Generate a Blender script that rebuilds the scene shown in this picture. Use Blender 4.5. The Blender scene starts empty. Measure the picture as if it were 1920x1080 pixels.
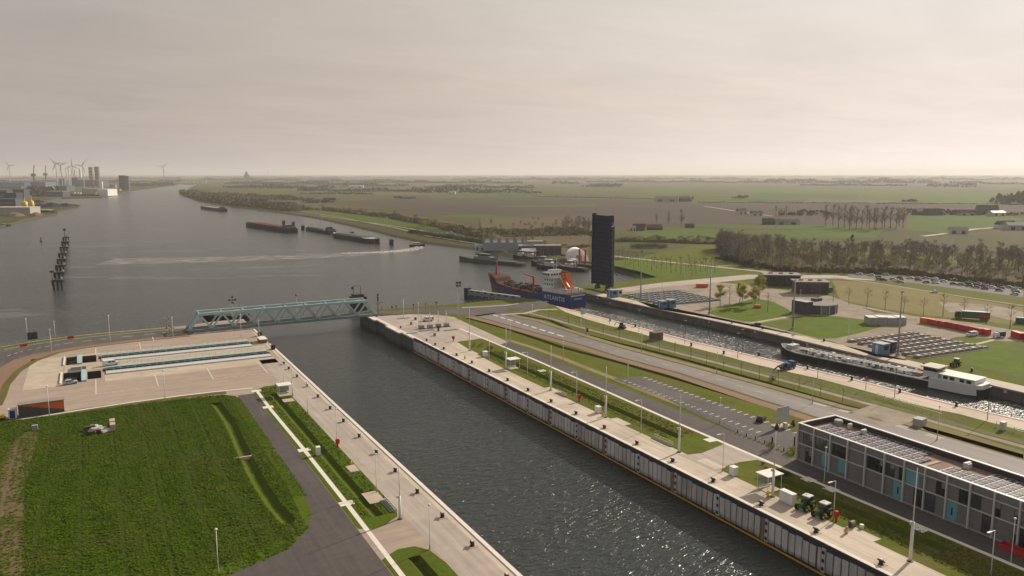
import bpy, bmesh, math, random
from mathutils import Vector, Matrix
from mathutils.geometry import tessellate_polygon
import numpy as np
random.seed(11)
rnd = random.uniform
R = math.radians
sc = bpy.context.scene
COL = sc.collection

# ------------------------------------------------------------------ camera
# World frame: Y runs along the new lock (away from the camera), X across it,
# z = 0 is the quay level, metres throughout.
HC, FPX = 68.0, 1465.0
PITCH, AZ = math.atan(216.0 / 1465.0), R(-28.379)
cd = bpy.data.cameras.new('camera'); cam = bpy.data.objects.new('camera', cd); COL.objects.link(cam)
cam.location = (0, 0, HC); cam.rotation_euler = (R(90) - PITCH, 0, AZ)
cd.sensor_width = 36; cd.lens = FPX / 1920 * 36; cd.clip_start = 1; cd.clip_end = 90000
sc.camera = cam
HAZE = 7.4e-5

# ------------------------------------------------------------------ sky and sun
SUN_EL = 27.5
SUN_D = Vector((0.96 * math.cos(R(SUN_EL)), 0.28 * math.cos(R(SUN_EL)), math.sin(R(SUN_EL)))).normalized()
w = bpy.data.worlds.new('World'); sc.world = w; w.use_nodes = True
nt = w.node_tree; N = nt.nodes; LK = nt.links
for n in list(N): N.remove(n)
def wn(t, **k):
    n = N.new(t)
    for a, b in k.items(): setattr(n, a, b)
    return n
sky = wn('ShaderNodeTexSky', sky_type='NISHITA'); sky.sun_disc = False
sky.sun_elevation = R(SUN_EL); sky.sun_rotation = math.atan2(SUN_D.x, SUN_D.y)
sky.altitude = 0; sky.air_density = 0.05; sky.dust_density = 0.08; sky.ozone_density = 0.2
bg1 = wn('ShaderNodeBackground'); bg1.inputs[1].default_value = 0.05
LK.new(sky.outputs[0], bg1.inputs[0])
# thin high cloud veil: brighter towards the sun, streaked, over the whole sky
geo = wn('ShaderNodeTexCoord')
sep = wn('ShaderNodeSeparateXYZ'); LK.new(geo.outputs['Generated'], sep.inputs[0])
def mth(op, a, b=None, c=None, clamp=False):
    n = wn('ShaderNodeMath', operation=op); n.use_clamp = clamp
    for i, s in enumerate((a, b, c)):
        if s is None: continue
        if isinstance(s, (int, float)): n.inputs[i].default_value = s
        else: LK.new(s, n.inputs[i])
    return n.outputs[0]
zc = mth('MAXIMUM', sep.outputs[2], 0.02)
den = mth('ADD', zc, 0.07)
cx = mth('DIVIDE', sep.outputs[0], den); cy = mth('DIVIDE', sep.outputs[1], den)
cmb = wn('ShaderNodeCombineXYZ'); LK.new(cx, cmb.inputs[0]); LK.new(cy, cmb.inputs[1])
mp = wn('ShaderNodeMapping'); mp.inputs['Rotation'].default_value = (0, 0, R(35)); mp.inputs['Scale'].default_value = (0.8, 1.35, 1)
LK.new(cmb.outputs[0], mp.inputs[0])
nz = wn('ShaderNodeTexNoise'); nz.inputs['Scale'].default_value = 1.1; nz.inputs['Detail'].default_value = 7; nz.inputs['Roughness'].default_value = 0.62
nz.inputs['Distortion'].default_value = 0.6
LK.new(mp.outputs[0], nz.inputs['Vector'])
streak = wn('ShaderNodeMapRange'); streak.inputs[1].default_value = 0.33; streak.inputs[2].default_value = 0.66; streak.inputs[3].default_value = 0.945; streak.inputs[4].default_value = 1.045
LK.new(nz.outputs[0], streak.inputs[0])
dotn = wn('ShaderNodeVectorMath', operation='DOT_PRODUCT'); LK.new(geo.outputs['Generated'], dotn.inputs[0]); dotn.inputs[1].default_value = SUN_D
ramp = wn('ShaderNodeValToRGB'); cr = ramp.color_ramp
cr.elements[0].position = 0.0; cr.elements[0].color = (0.36, 0.345, 0.34, 1)
cr.elements[1].position = 1.0; cr.elements[1].color = (0.86, 0.815, 0.765, 1)
for p_, c_ in ((0.52, (0.395, 0.364, 0.345, 1)), (0.66, (0.455, 0.415, 0.378, 1)), (0.79, (0.57, 0.515, 0.445, 1)), (0.91, (0.755, 0.70, 0.625, 1))):
    e = cr.elements.new(p_); e.color = c_
LK.new(mth('MULTIPLY_ADD', dotn.outputs[1], 0.5, 0.5), ramp.inputs[0])
# warm dusty band near the horizon
hz = mth('POWER', mth('SUBTRACT', 1.0, mth('MINIMUM', mth('MULTIPLY', zc, 3.6), 1.0)), 1.25)
mixh = wn('ShaderNodeMix', data_type='RGBA', blend_type='MULTIPLY')
LK.new(hz, mixh.inputs[0]); LK.new(ramp.outputs[0], mixh.inputs[6]); mixh.inputs[7].default_value = (1.06, 0.91, 0.72, 1)
mixs = wn('ShaderNodeVectorMath', operation='SCALE'); LK.new(mixh.outputs[2], mixs.inputs[0]); LK.new(streak.outputs[0], mixs.inputs['Scale'])
bg2 = wn('ShaderNodeBackground'); bg2.inputs[1].default_value = 0.82
LK.new(mixs.outputs[0], bg2.inputs[0])
addw = wn('ShaderNodeAddShader'); LK.new(bg1.outputs[0], addw.inputs[0]); LK.new(bg2.outputs[0], addw.inputs[1])
wo = wn('ShaderNodeOutputWorld'); LK.new(addw.outputs[0], wo.inputs[0])
sl = bpy.data.lights.new('sun', 'SUN'); sl.energy = 5.0; sl.angle = R(0.6); sl.color = (1.0, 0.88, 0.73)
so = bpy.data.objects.new('sun', sl); COL.objects.link(so); so.location = (300, 100, 200)
so.rotation_euler = SUN_D.to_track_quat('Z', 'Y').to_euler()
vs = sc.view_settings
vs.view_transform = 'Standard'; vs.look = 'None'; vs.gamma = 1; vs.exposure = 0.2; vs.use_curve_mapping = False
sc.cycles.max_bounces = 6; sc.cycles.diffuse_bounces = 2; sc.cycles.glossy_bounces = 3; sc.cycles.transparent_max_bounces = 12
sc.cycles.sample_clamp_direct = 6; sc.cycles.sample_clamp_indirect = 4; sc.cycles.volume_bounces = 0; sc.cycles.use_denoising = True; sc.cycles.caustics_reflective = False; sc.cycles.caustics_refractive = False

# ------------------------------------------------------------------ helpers
CA, SA = math.cos(AZ), math.sin(AZ)
ZR = -2.2   # level of the older quays beyond the old lock
def spot(px, py, z=0.0):
    """survey: where the sight line through a point of the photo meets height z"""
    u, v = px - 960, py - 540
    fw = FPX * math.cos(PITCH) - v * math.sin(PITCH); dn = FPX * math.sin(PITCH) + v * math.cos(PITCH)
    t = (HC - z) / dn
    X, Y = u * t, fw * t
    p = (X * CA - Y * SA, X * SA + Y * CA)
    if z == 0.0 and p[0] > 231: k = (HC - ZR) / HC; p = (p[0] * k, p[1] * k)
    return p
def S(z, *pts): return [spot(x, y, z) for x, y in pts]

ORD = 'first second third fourth fifth sixth seventh eighth ninth tenth eleventh twelfth thirteenth fourteenth fifteenth sixteenth seventeenth eighteenth nineteenth twentieth twenty-first twenty-second twenty-third twenty-fourth'.split()

def tag(o, label=None, cat=None, group=None, kind=None):
    if label: o['label'] = label
    if cat: o['category'] = cat
    if group: o['group'] = group
    if kind: o['kind'] = kind
    return o
def thing(name, label, cat, loc=(0, 0, 0), rz=0.0, group=None):
    o = bpy.data.objects.new(name, None); COL.objects.link(o)
    o.empty_display_size = 0.5; o.location = (*loc, 0) if len(loc) == 2 else loc; o.rotation_euler = (0, 0, rz)
    return tag(o, label, cat, group)
KIDS = {}
def link(name, me, parent=None):
    o = bpy.data.objects.new(name, me); COL.objects.link(o)
    if parent is not None:
        o.parent = parent; KIDS.setdefault(parent.name, []).append(o)
    return o
def copy_tree(root, loc, rz=None, label=None, group=None, scale=None):
    """a copy of a thing with copies of its parts and sub-parts (meshes shared)"""
    r = root.copy(); COL.objects.link(r); r.location = (*loc, 0) if len(loc) == 2 else loc
    if rz is not None: r.rotation_euler = (0, 0, rz)
    if scale is not None: r.scale = scale if hasattr(scale, '__len__') else (scale,) * 3
    if label: r['label'] = label
    if group: r['group'] = group
    def rec(src, dst):
        for ch in KIDS.get(src.name, []):
            c = ch.copy(); COL.objects.link(c); c.parent = dst
            KIDS.setdefault(dst.name, []).append(c); rec(ch, c)
    rec(root, r)
    return r

class MB:
    def __init__(s): s.v = []; s.f = []
    def add(s, vs_, fs):
        b = len(s.v); s.v += [tuple(p) for p in vs_]; s.f += [tuple(i + b for i in f) for f in fs]; return s
    def box(s, x0, y0, z0, x1, y1, z1):
        return s.add([(x0, y0, z0), (x1, y0, z0), (x1, y1, z0), (x0, y1, z0), (x0, y0, z1), (x1, y0, z1), (x1, y1, z1), (x0, y1, z1)],
                     [(0, 3, 2, 1), (4, 5, 6, 7), (0, 1, 5, 4), (1, 2, 6, 5), (2, 3, 7, 6), (3, 0, 4, 7)])
    def cbox(s, c, d, rz=0.0):
        m = Matrix.Rotation(rz, 3, 'Z'); h = [k / 2 for k in d]; c = Vector(c)
        P = [c + m @ Vector((a * h[0], b * h[1], e * h[2])) for e in (-1, 1) for a, b in ((-1, -1), (1, -1), (1, 1), (-1, 1))]
        return s.add(P, [(0, 3, 2, 1), (4, 5, 6, 7), (0, 1, 5, 4), (1, 2, 6, 5), (2, 3, 7, 6), (3, 0, 4, 7)])
    def bar(s, p, q, w, h=None):
        """a beam of rectangular section from p to q"""
        p, q = Vector(p), Vector(q); d = (q - p).normalized(); h = h or w
        side = d.cross(Vector((0, 0, 1)))
        side = Vector((1, 0, 0)) if side.length < 1e-4 else side.normalized()
        up = side.cross(d)
        P = [e + side * (a * w / 2) + up * (b * h / 2) for e in (p, q) for a, b in ((-1, -1), (1, -1), (1, 1), (-1, 1))]
        return s.add(P, [(0, 3, 2, 1), (4, 5, 6, 7), (0, 1, 5, 4), (1, 2, 6, 5), (2, 3, 7, 6), (3, 0, 4, 7)])
    def cyl(s, p, q, r0, r1=None, n=8, caps=True):
        p, q = Vector(p), Vector(q); d = (q - p).normalized(); r1 = r0 if r1 is None else r1
        a = d.orthogonal().normalized(); b = d.cross(a)
        P = []
        for e, r in ((p, r0), (q, r1)):
            P += [e + (a * math.cos(2 * math.pi * i / n) + b * math.sin(2 * math.pi * i / n)) * r for i in range(n)]
        F = [(i, (i + 1) % n, n + (i + 1) % n, n + i) for i in range(n)]
        if caps: F += [tuple(range(n - 1, -1, -1)), tuple(range(n, 2 * n))]
        return s.add(P, F)
    def lathe(s, prof, c=(0, 0, 0), n=10):
        P = []; F = []
        for r, z in prof: P += [(c[0] + r * math.cos(2 * math.pi * i / n), c[1] + r * math.sin(2 * math.pi * i / n), c[2] + z) for i in range(n)]
        for k in range(len(prof) - 1):
            F += [(k * n + i, k * n + (i + 1) % n, (k + 1) * n + (i + 1) % n, (k + 1) * n + i) for i in range(n)]
        F += [tuple(range(n - 1, -1, -1)), tuple((len(prof) - 1) * n + i for i in range(n))]
        return s.add(P, F)
    def prism(s, poly, z0, z1):
        n = len(poly); ar = sum(poly[i][0] * poly[(i + 1) % n][1] - poly[(i + 1) % n][0] * poly[i][1] for i in range(n))
        if ar < 0: poly = poly[::-1]
        P = [(x, y, z0) for x, y in poly] + [(x, y, z1) for x, y in poly]
        return s.add(P, [tuple(range(n - 1, -1, -1)), tuple(range(n, 2 * n))] + [(i, (i + 1) % n, n + (i + 1) % n, n + i) for i in range(n)])
    def side_prism(s, prof, x0, x1, top_in=0.0, zref=None):
        """profile in (y, z) extruded across x, upper points pulled inwards by top_in"""
        n = len(prof); zs = [z for _, z in prof]; zr = zref if zref is not None else min(zs); zt = max(zs)
        def ins(z): return top_in * max(0.0, (z - zr) / (zt - zr)) if zt > zr else 0
        P = [(x0 + ins(z), y, z) for y, z in prof] + [(x1 - ins(z), y, z) for y, z in prof]
        return s.add(P, [tuple(range(n)), tuple(range(2 * n - 1, n - 1, -1))] + [(i, n + i, n + (i + 1) % n, (i + 1) % n) for i in range(n)])
    def quad(s, a, b, c, d): return s.add([a, b, c, d], [(0, 1, 2, 3)])
    def loft(s, rings, close=True, cap=True):
        n = len(rings[0]); P = [p for r in rings for p in r]; F = []
        m = n if close else n - 1
        for k in range(len(rings) - 1):
            F += [(k * n + i, k * n + (i + 1) % n, (k + 1) * n + (i + 1) % n, (k + 1) * n + i) for i in range(m)]
        if cap: F += [tuple(range(n - 1, -1, -1)), tuple((len(rings) - 1) * n + i for i in range(n))]
        return s.add(P, F)
    def mesh(s, name, mat, smooth=False):
        me = bpy.data.meshes.new(name); me.from_pydata(s.v, [], s.f); me.update()
        if mat is not None: me.materials.append(mat)
        if smooth: me.polygons.foreach_set('use_smooth', [True] * len(me.polygons))
        return me
    def build(s, name, mat, parent=None, smooth=False): return link(name, s.mesh(name, mat, smooth), parent)

# ------------------------------------------------------------------ materials
def srgb(r, g, b):
    f = lambda c: c / 12.92 if c <= 0.04045 else ((c + 0.055) / 1.055) ** 2.4
    return (f(r / 255), f(g / 255), f(b / 255))
def M(name, c1, c2=None, scale=0.5, rough=0.8, bump=0.0, bdist=0.1, c3=None, bscale=0.02, bamt=0.5, stretch=(1, 1, 1), rot=0.0, detail=6,
      metal=0.0, rand=0.0, local=False, spec=0.35):
    m = bpy.data.materials.new(name); m.use_nodes = True; t = m.node_tree; n = t.nodes; b = n['Principled BSDF']
    b.inputs['Roughness'].default_value = rough; b.inputs['Metallic'].default_value = metal; b.inputs['Specular IOR Level'].default_value = min(spec, 0.04 if rough >= 0.89 else 0.12 if rough >= 0.79 else spec)
    if c2 is None: c2 = tuple(c * 0.82 for c in c1)
    if local:
        src = n.new('ShaderNodeTexCoord').outputs['Object']
    else:
        src = n.new('ShaderNodeNewGeometry').outputs['Position']
    mpn = n.new('ShaderNodeMapping'); mpn.inputs['Scale'].default_value = stretch; mpn.inputs['Rotation'].default_value = (0, 0, rot); t.links.new(src, mpn.inputs[0])
    nz = n.new('ShaderNodeTexNoise'); nz.inputs['Scale'].default_value = scale; nz.inputs['Detail'].default_value = detail; nz.inputs['Roughness'].default_value = 0.6
    t.links.new(mpn.outputs[0], nz.inputs['Vector'])
    rp = n.new('ShaderNodeMapRange'); rp.inputs[1].default_value = 0.3; rp.inputs[2].default_value = 0.7; t.links.new(nz.outputs[0], rp.inputs[0])
    mx = n.new('ShaderNodeMix'); mx.data_type = 'RGBA'; t.links.new(rp.outputs[0], mx.inputs[0])
    mx.inputs[6].default_value = (*c1, 1); mx.inputs[7].default_value = (*c2, 1)
    out = mx.outputs[2]
    if c3 is not None:
        nb = n.new('ShaderNodeTexNoise'); nb.inputs['Scale'].default_value = bscale; nb.inputs['Detail'].default_value = 5; t.links.new(mpn.outputs[0], nb.inputs['Vector'])
        rb = n.new('ShaderNodeMapRange'); rb.inputs[1].default_value = 0.45; rb.inputs[2].default_value = 0.68; rb.inputs[4].default_value = bamt; t.links.new(nb.outputs[0], rb.inputs[0])
        m2 = n.new('ShaderNodeMix'); m2.data_type = 'RGBA'; t.links.new(rb.outputs[0], m2.inputs[0]); t.links.new(out, m2.inputs[6]); m2.inputs[7].default_value = (*c3, 1)
        out = m2.outputs[2]
    if rand:
        oi = n.new('ShaderNodeObjectInfo'); rr = n.new('ShaderNodeMapRange'); rr.inputs[3].default_value = 1 - rand; rr.inputs[4].default_value = 1 + rand
        t.links.new(oi.outputs['Random'], rr.inputs[0])
        hs = n.new('ShaderNodeHueSaturation'); t.links.new(rr.outputs[0], hs.inputs['Value']); t.links.new(out, hs.inputs['Color'])
        r2 = n.new('ShaderNodeMath'); r2.operation = 'MULTIPLY_ADD'; r2.inputs[1].default_value = -rand * 0.1; r2.inputs[2].default_value = 0.5 + rand * 0.05
        t.links.new(oi.outputs['Random'], r2.inputs[0]); t.links.new(r2.outputs[0], hs.inputs['Hue'])
        out = hs.outputs[0]
    t.links.new(out, b.inputs['Base Color'])
    if bump:
        bp = n.new('ShaderNodeBump'); bp.inputs['Strength'].default_value = bump; bp.inputs['Distance'].default_value = bdist
        t.links.new(nz.outputs[0], bp.inputs['Height']); t.links.new(bp.outputs[0], b.inputs['Normal'])
    return m

def streaks(m, amt=0.3, st=(1.6, 0.05, 1), rot=0.0, lo=0.72, hi=1.08):
    """tyre wear and run-off marks: long stretched noise multiplied into a material"""
    t = m.node_tree; n = t.nodes; b = n['Principled BSDF']; src = b.inputs['Base Color'].links[0].from_socket
    g = n.new('ShaderNodeNewGeometry'); mp = n.new('ShaderNodeMapping'); mp.inputs['Rotation'].default_value = (0, 0, rot); mp.inputs['Scale'].default_value = st; t.links.new(g.outputs['Position'], mp.inputs[0])
    z = n.new('ShaderNodeTexNoise'); z.inputs['Scale'].default_value = 0.5; z.inputs['Detail'].default_value = 6; z.inputs['Roughness'].default_value = 0.7; t.links.new(mp.outputs[0], z.inputs['Vector'])
    r_ = n.new('ShaderNodeMapRange'); r_.inputs[1].default_value = 0.34; r_.inputs[2].default_value = 0.62; r_.inputs[3].default_value = lo; r_.inputs[4].default_value = hi; t.links.new(z.outputs[0], r_.inputs[0])
    mx = n.new('ShaderNodeMix'); mx.data_type = 'RGBA'; mx.blend_type = 'MULTIPLY'; mx.inputs[0].default_value = min(1, amt * 3); t.links.new(src, mx.inputs[6]); t.links.new(r_.outputs[0], mx.inputs[7]); t.links.new(mx.outputs[2], b.inputs['Base Color'])
    return m
def joints(m, bw, bh, mort, cj, amt=0.6, offset=0.5, rot=0.0):
    """slab joints laid over a material: a brick pattern multiplied in"""
    t = m.node_tree; n = t.nodes; b = n['Principled BSDF']; src = b.inputs['Base Color'].links[0].from_socket
    g = n.new('ShaderNodeNewGeometry'); mp = n.new('ShaderNodeMapping'); mp.inputs['Rotation'].default_value = (0, 0, rot); t.links.new(g.outputs['Position'], mp.inputs[0])
    br = n.new('ShaderNodeTexBrick'); br.offset = offset; br.inputs['Scale'].default_value = 1; br.inputs['Brick Width'].default_value = bw; br.inputs['Row Height'].default_value = bh
    br.inputs['Mortar Size'].default_value = mort; br.inputs['Color1'].default_value = (1, 1, 1, 1); br.inputs['Color2'].default_value = (0.9, 0.9, 0.9, 1); br.inputs['Mortar'].default_value = (cj, cj, cj, 1)
    t.links.new(mp.outputs[0], br.inputs['Vector'])
    mx = n.new('ShaderNodeMix'); mx.data_type = 'RGBA'; mx.blend_type = 'MULTIPLY'; mx.inputs[0].default_value = amt
    t.links.new(src, mx.inputs[6]); t.links.new(br.outputs[0], mx.inputs[7]); t.links.new(mx.outputs[2], b.inputs['Base Color'])
    return m

QUAY = joints(M('quay_concrete', (0.58, 0.50, 0.41), (0.51, 0.435, 0.355), 0.35, 0.85, c3=(0.34, 0.29, 0.235), bscale=0.06, bamt=0.55), 13.9, 4.4, 0.05, 0.62, 0.5, 0.0, R(90))
PAVE = joints(M('paving_stone', (0.375, 0.30, 0.243), (0.32, 0.257, 0.208), 0.25, 0.85, c3=(0.38, 0.315, 0.26), bscale=0.035, bamt=0.6), 6.0, 3.0, 0.03, 0.8, 0.4)
LIGHTPAD = joints(M('light_concrete', (0.50, 0.425, 0.33), (0.44, 0.375, 0.29), 0.3, 0.85, c3=(0.40, 0.34, 0.265), bscale=0.05), 6.0, 5.0, 0.05, 0.75, 0.5, 0.0)
LANEPAVE = M('lane_paving', (0.42, 0.365, 0.315), (0.365, 0.315, 0.27), 0.4, 0.85, c3=(0.30, 0.26, 0.22), bscale=0.08)
KERBW = M('kerb_white', (0.70, 0.66, 0.60), (0.60, 0.56, 0.5), 0.6)
ASPH = M('asphalt_service', (0.098, 0.086, 0.083), (0.078, 0.069, 0.067), 0.5, 0.8, c3=(0.12, 0.108, 0.105), bscale=0.05)
ROADM = M('asphalt_main', (0.165, 0.145, 0.132), (0.135, 0.12, 0.11), 0.4, 0.75, c3=(0.25, 0.225, 0.205), bscale=0.08, stretch=(1, 0.15, 1))
DARKROAD = M('asphalt_dark', (0.10, 0.092, 0.09), (0.08, 0.074, 0.072), 0.5, 0.8, c3=(0.14, 0.125, 0.115), bscale=0.06)
GRASS = M('grass_short', (0.108, 0.128, 0.010), (0.076, 0.100, 0.008), 0.9, 0.9, 0.6, 0.25, c3=(0.115, 0.10, 0.030), bscale=0.07, bamt=0.75, detail=9)
GRASS2 = M('grass_lush', (0.082, 0.122, 0.009), (0.058, 0.094, 0.007), 0.8, 0.9, 0.7, 0.3, c3=(0.085, 0.09, 0.022), bscale=0.06, bamt=0.6, detail=9)
LAWN = M('lawn_bright', (0.095, 0.142, 0.009), (0.075, 0.118, 0.007), 0.6, 0.9, 0.4, 0.2, c3=(0.11, 0.115, 0.028), bscale=0.05, bamt=0.6, detail=8)
DRYG = M('dry_grass', (0.205, 0.168, 0.072), (0.165, 0.142, 0.06), 0.35, 0.9, 0.4, 0.2, c3=(0.14, 0.135, 0.055), bscale=0.03, bamt=0.7, detail=8)
CROPB = M('crop_soil', (0.048, 0.072, 0.008), (0.032, 0.052, 0.006), 1.2, 0.95, 0.8, 0.3, c3=(0.075, 0.06, 0.025), bscale=0.03, bamt=0.35, detail=9)
SOIL = M('bare_soil', (0.165, 0.118, 0.068), (0.115, 0.09, 0.048), 0.35, 0.95, 0.5, 0.2, c3=(0.075, 0.08, 0.02), bscale=0.1, bamt=0.95, stretch=(1.6, 0.5, 1))
REDPATH = M('red_brown_path', (0.235, 0.150, 0.102), (0.20, 0.128, 0.088), 0.5, 0.85, c3=(0.17, 0.13, 0.085), bscale=0.07)
BROWNPATH = M('brown_path', (0.27, 0.205, 0.145), (0.225, 0.175, 0.12), 0.6, 0.9, c3=(0.16, 0.135, 0.06), bscale=0.06)
VERGE = M('rough_verge', (0.125, 0.105, 0.035), (0.095, 0.09, 0.026), 0.5, 0.95, 0.5, 0.2, c3=(0.16, 0.125, 0.06), bscale=0.06)
GRAVEL = M('gravel_yard', (0.33, 0.28, 0.228), (0.275, 0.235, 0.19), 0.3, 0.9, c3=(0.19, 0.17, 0.11), bscale=0.06)
PAINTW = M('road_paint', (0.62, 0.60, 0.56), (0.52, 0.5, 0.46), 1.0)
DITCHG = M('ditch_grass', (0.075, 0.098, 0.010), (0.052, 0.074, 0.008), 0.8, 0.95, 0.5, 0.25)
BANK = M('stone_bank', (0.115, 0.105, 0.075), (0.08, 0.075, 0.055), 0.4, 0.9, 0.6, 0.3, c3=(0.09, 0.09, 0.04), bscale=0.05)
WALLD = M('wet_concrete', (0.105, 0.098, 0.088), (0.07, 0.066, 0.06), 0.25, 0.8, stretch=(1, 1, 0.25), c3=(0.14, 0.125, 0.105), bscale=0.1)
PILE = M('sheet_pile', (0.16, 0.165, 0.168), (0.12, 0.124, 0.126), 0.5, 0.7, stretch=(1, 1, 0.15), c3=(0.10, 0.09, 0.08), bscale=0.2)
PANEL = M('wall_panel', (0.72, 0.70, 0.675), (0.60, 0.585, 0.565), 0.5, 0.75, stretch=(1, 1, 0.2), c3=(0.42, 0.385, 0.345), bscale=0.22, bamt=0.7)
BLACK = M('black_paint', (0.012, 0.012, 0.013), (0.02, 0.02, 0.021), 1.0, 0.5)
DARKS = M('dark_steel', (0.035, 0.036, 0.040), (0.05, 0.05, 0.052), 0.8, 0.55)
RUST = M('tan_steel', (0.27, 0.195, 0.135), (0.2, 0.145, 0.10), 0.7, 0.7)
YEL = M('ochre_rail', (0.50, 0.27, 0.02), (0.40, 0.21, 0.02), 0.8, 0.6)
YELP = M('yellow_paint', (0.72, 0.47, 0.02), (0.62, 0.40, 0.02), 0.8, 0.5)
REDP = M('red_paint', (0.52, 0.025, 0.02), (0.42, 0.022, 0.02), 0.8, 0.5)
ORANGE = M('orange_paint', (0.62, 0.13, 0.025), (0.52, 0.11, 0.02), 0.6, 0.5)
WHITE = M('white_paint', (0.74, 0.73, 0.70), (0.66, 0.65, 0.62), 0.6, 0.45)
OFFW = M('offwhite', (0.56, 0.55, 0.52), (0.48, 0.47, 0.45), 0.5, 0.6)
GREY = M('grey_paint', (0.32, 0.325, 0.325), (0.27, 0.275, 0.275), 0.5, 0.55)
POLE = M('galvanised', (0.72, 0.71, 0.68), (0.62, 0.61, 0.59), 0.8, 0.5)
TEAL = M('teal_paint', (0.36, 0.49, 0.485), (0.31, 0.435, 0.435), 0.3, 0.5, c3=(0.40, 0.50, 0.485), bscale=0.15)
TEALD = M('teal_dark', (0.17, 0.235, 0.24), (0.14, 0.20, 0.205), 0.4, 0.6)
NAVY = M('navy_plate', (0.011, 0.020, 0.058), (0.008, 0.014, 0.042), 0.3, 0.55, spec=0.2)
BLUEP = M('ship_blue', (0.012, 0.05, 0.225), (0.01, 0.04, 0.18), 0.15, 0.4)
BLUEC = M('cabin_blue', (0.10, 0.23, 0.35), (0.085, 0.2, 0.31), 0.5, 0.55)
MAROON = M('ship_maroon', (0.085, 0.022, 0.016), (0.06, 0.018, 0.014), 0.2, 0.55, c3=(0.11, 0.045, 0.03), bscale=0.1)
REDHULL = M('hull_red', (0.16, 0.028, 0.02), (0.12, 0.024, 0.018), 0.2, 0.55)
GLASS = M('dark_glass', (0.02, 0.024, 0.024), (0.014, 0.018, 0.018), 0.3, 0.08, spec=0.6)
RUBBER = M('rubber', (0.02, 0.02, 0.02), None, 1, 0.8)
GREENT = M('tractor_green', (0.02, 0.10, 0.022), (0.016, 0.08, 0.02), 0.8, 0.45)
GREENC = M('container_green', (0.02, 0.145, 0.07), (0.016, 0.12, 0.06), 0.3, 0.55)
REDC = M('container_red', (0.50, 0.03, 0.022), (0.40, 0.028, 0.02), 0.3, 0.55)
BRICKG = M('grey_brick', (0.20, 0.192, 0.188), (0.16, 0.154, 0.150), 1.4, 0.85, detail=8, c3=(0.20, 0.19, 0.185), bscale=0.3)
AQUA = M('aqua_panel', (0.13, 0.36, 0.40), (0.115, 0.33, 0.37), 0.3, 0.35)
ALU = M('aluminium', (0.55, 0.55, 0.545), (0.48, 0.48, 0.475), 0.5, 0.4)
ROOFM = M('roof_felt', (0.24, 0.165, 0.125), (0.19, 0.135, 0.105), 0.4, 0.85, c3=(0.14, 0.10, 0.08), bscale=0.2)
SOLAR = M('solar_panel', (0.060, 0.050, 0.066), (0.048, 0.040, 0.055), 0.8, 0.45, spec=0.15)
DARKB = M('dark_cladding', (0.030, 0.032, 0.036), (0.04, 0.042, 0.045), 0.4, 0.6)
ROOFG = M('grey_roof', (0.27, 0.245, 0.225), (0.22, 0.2, 0.185), 0.3, 0.8)
WOODG = M('grey_shed', (0.36, 0.375, 0.385), (0.30, 0.315, 0.325), 0.4, 0.6)
BRICKR = M('red_brick', (0.20, 0.085, 0.06), (0.16, 0.07, 0.05), 0.8, 0.85)
TILE = M('dark_tiles', (0.05, 0.045, 0.045), (0.07, 0.055, 0.05), 0.8, 0.8)
BARK = M('bark', (0.115, 0.092, 0.072), (0.085, 0.068, 0.054), 1.5, 0.95, rand=0.25)
TWIG = M('bare_twigs', (0.25, 0.208, 0.172), (0.20, 0.168, 0.14), 0.3, 0.95, rand=0.28)
TWIGR = M('reddish_twigs', (0.28, 0.21, 0.158), (0.225, 0.17, 0.128), 0.3, 0.95, rand=0.28)
BUD = M('budding_leaves', (0.42, 0.38, 0.10), (0.33, 0.30, 0.08), 0.6, 0.9, rand=0.2)
EARLY = M('early_leaves', (0.27, 0.255, 0.115), (0.21, 0.205, 0.09), 0.4, 0.9, rand=0.3)
EVERG = M('evergreen_leaves', (0.055, 0.075, 0.03), (0.042, 0.06, 0.025), 0.5, 0.9, rand=0.25)
BLOSSOM = M('white_blossom', (0.45, 0.43, 0.38), (0.30, 0.29, 0.22), 0.8, 0.9, rand=0.15)
LEAFC = M('crop_leaves', (0.125, 0.200, 0.005), (0.070, 0.135, 0.004), 0.25, 0.85, c3=(0.15, 0.155, 0.025), bscale=0.06)

for m_ in (QUAY, LANEPAVE, ASPH, DARKROAD): streaks(m_, 0.22)
streaks(PAVE, 0.22, (0.08, 1.1, 1)); streaks(LIGHTPAD, 0.2, (0.3, 0.5, 1)); streaks(ROADM, 0.3, (1.2, 0.03, 1)); streaks(GRAVEL, 0.25, (0.3, 0.2, 1)); streaks(PANEL, 0.3, (1, 1.2, 0.12), 0, 0.6, 1.05); streaks(WALLD, 0.3, (1, 1.2, 0.12), 0, 0.6, 1.1); streaks(GRASS, 0.25, (0.6, 0.12, 1), 0, 0.75, 1.1); streaks(LAWN, 0.25, (0.25, 0.25, 1), 0, 0.75, 1.1)
def translucent(m, f=0.45):
    """leaves let light through"""
    t = m.node_tree; n = t.nodes; b = n['Principled BSDF']; o = next(q for q in n if q.type == 'OUTPUT_MATERIAL'); src = b.inputs['Base Color'].links[0].from_socket
    tl = n.new('ShaderNodeBsdfTranslucent'); t.links.new(src, tl.inputs[0]); mx = n.new('ShaderNodeMixShader'); mx.inputs[0].default_value = f
    t.links.new(b.outputs[0], mx.inputs[1]); t.links.new(tl.outputs[0], mx.inputs[2]); t.links.new(mx.outputs[0], o.inputs['Surface']); return m
for m_ in (BUD, EARLY, LEAFC, EVERG): translucent(m_)
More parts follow.
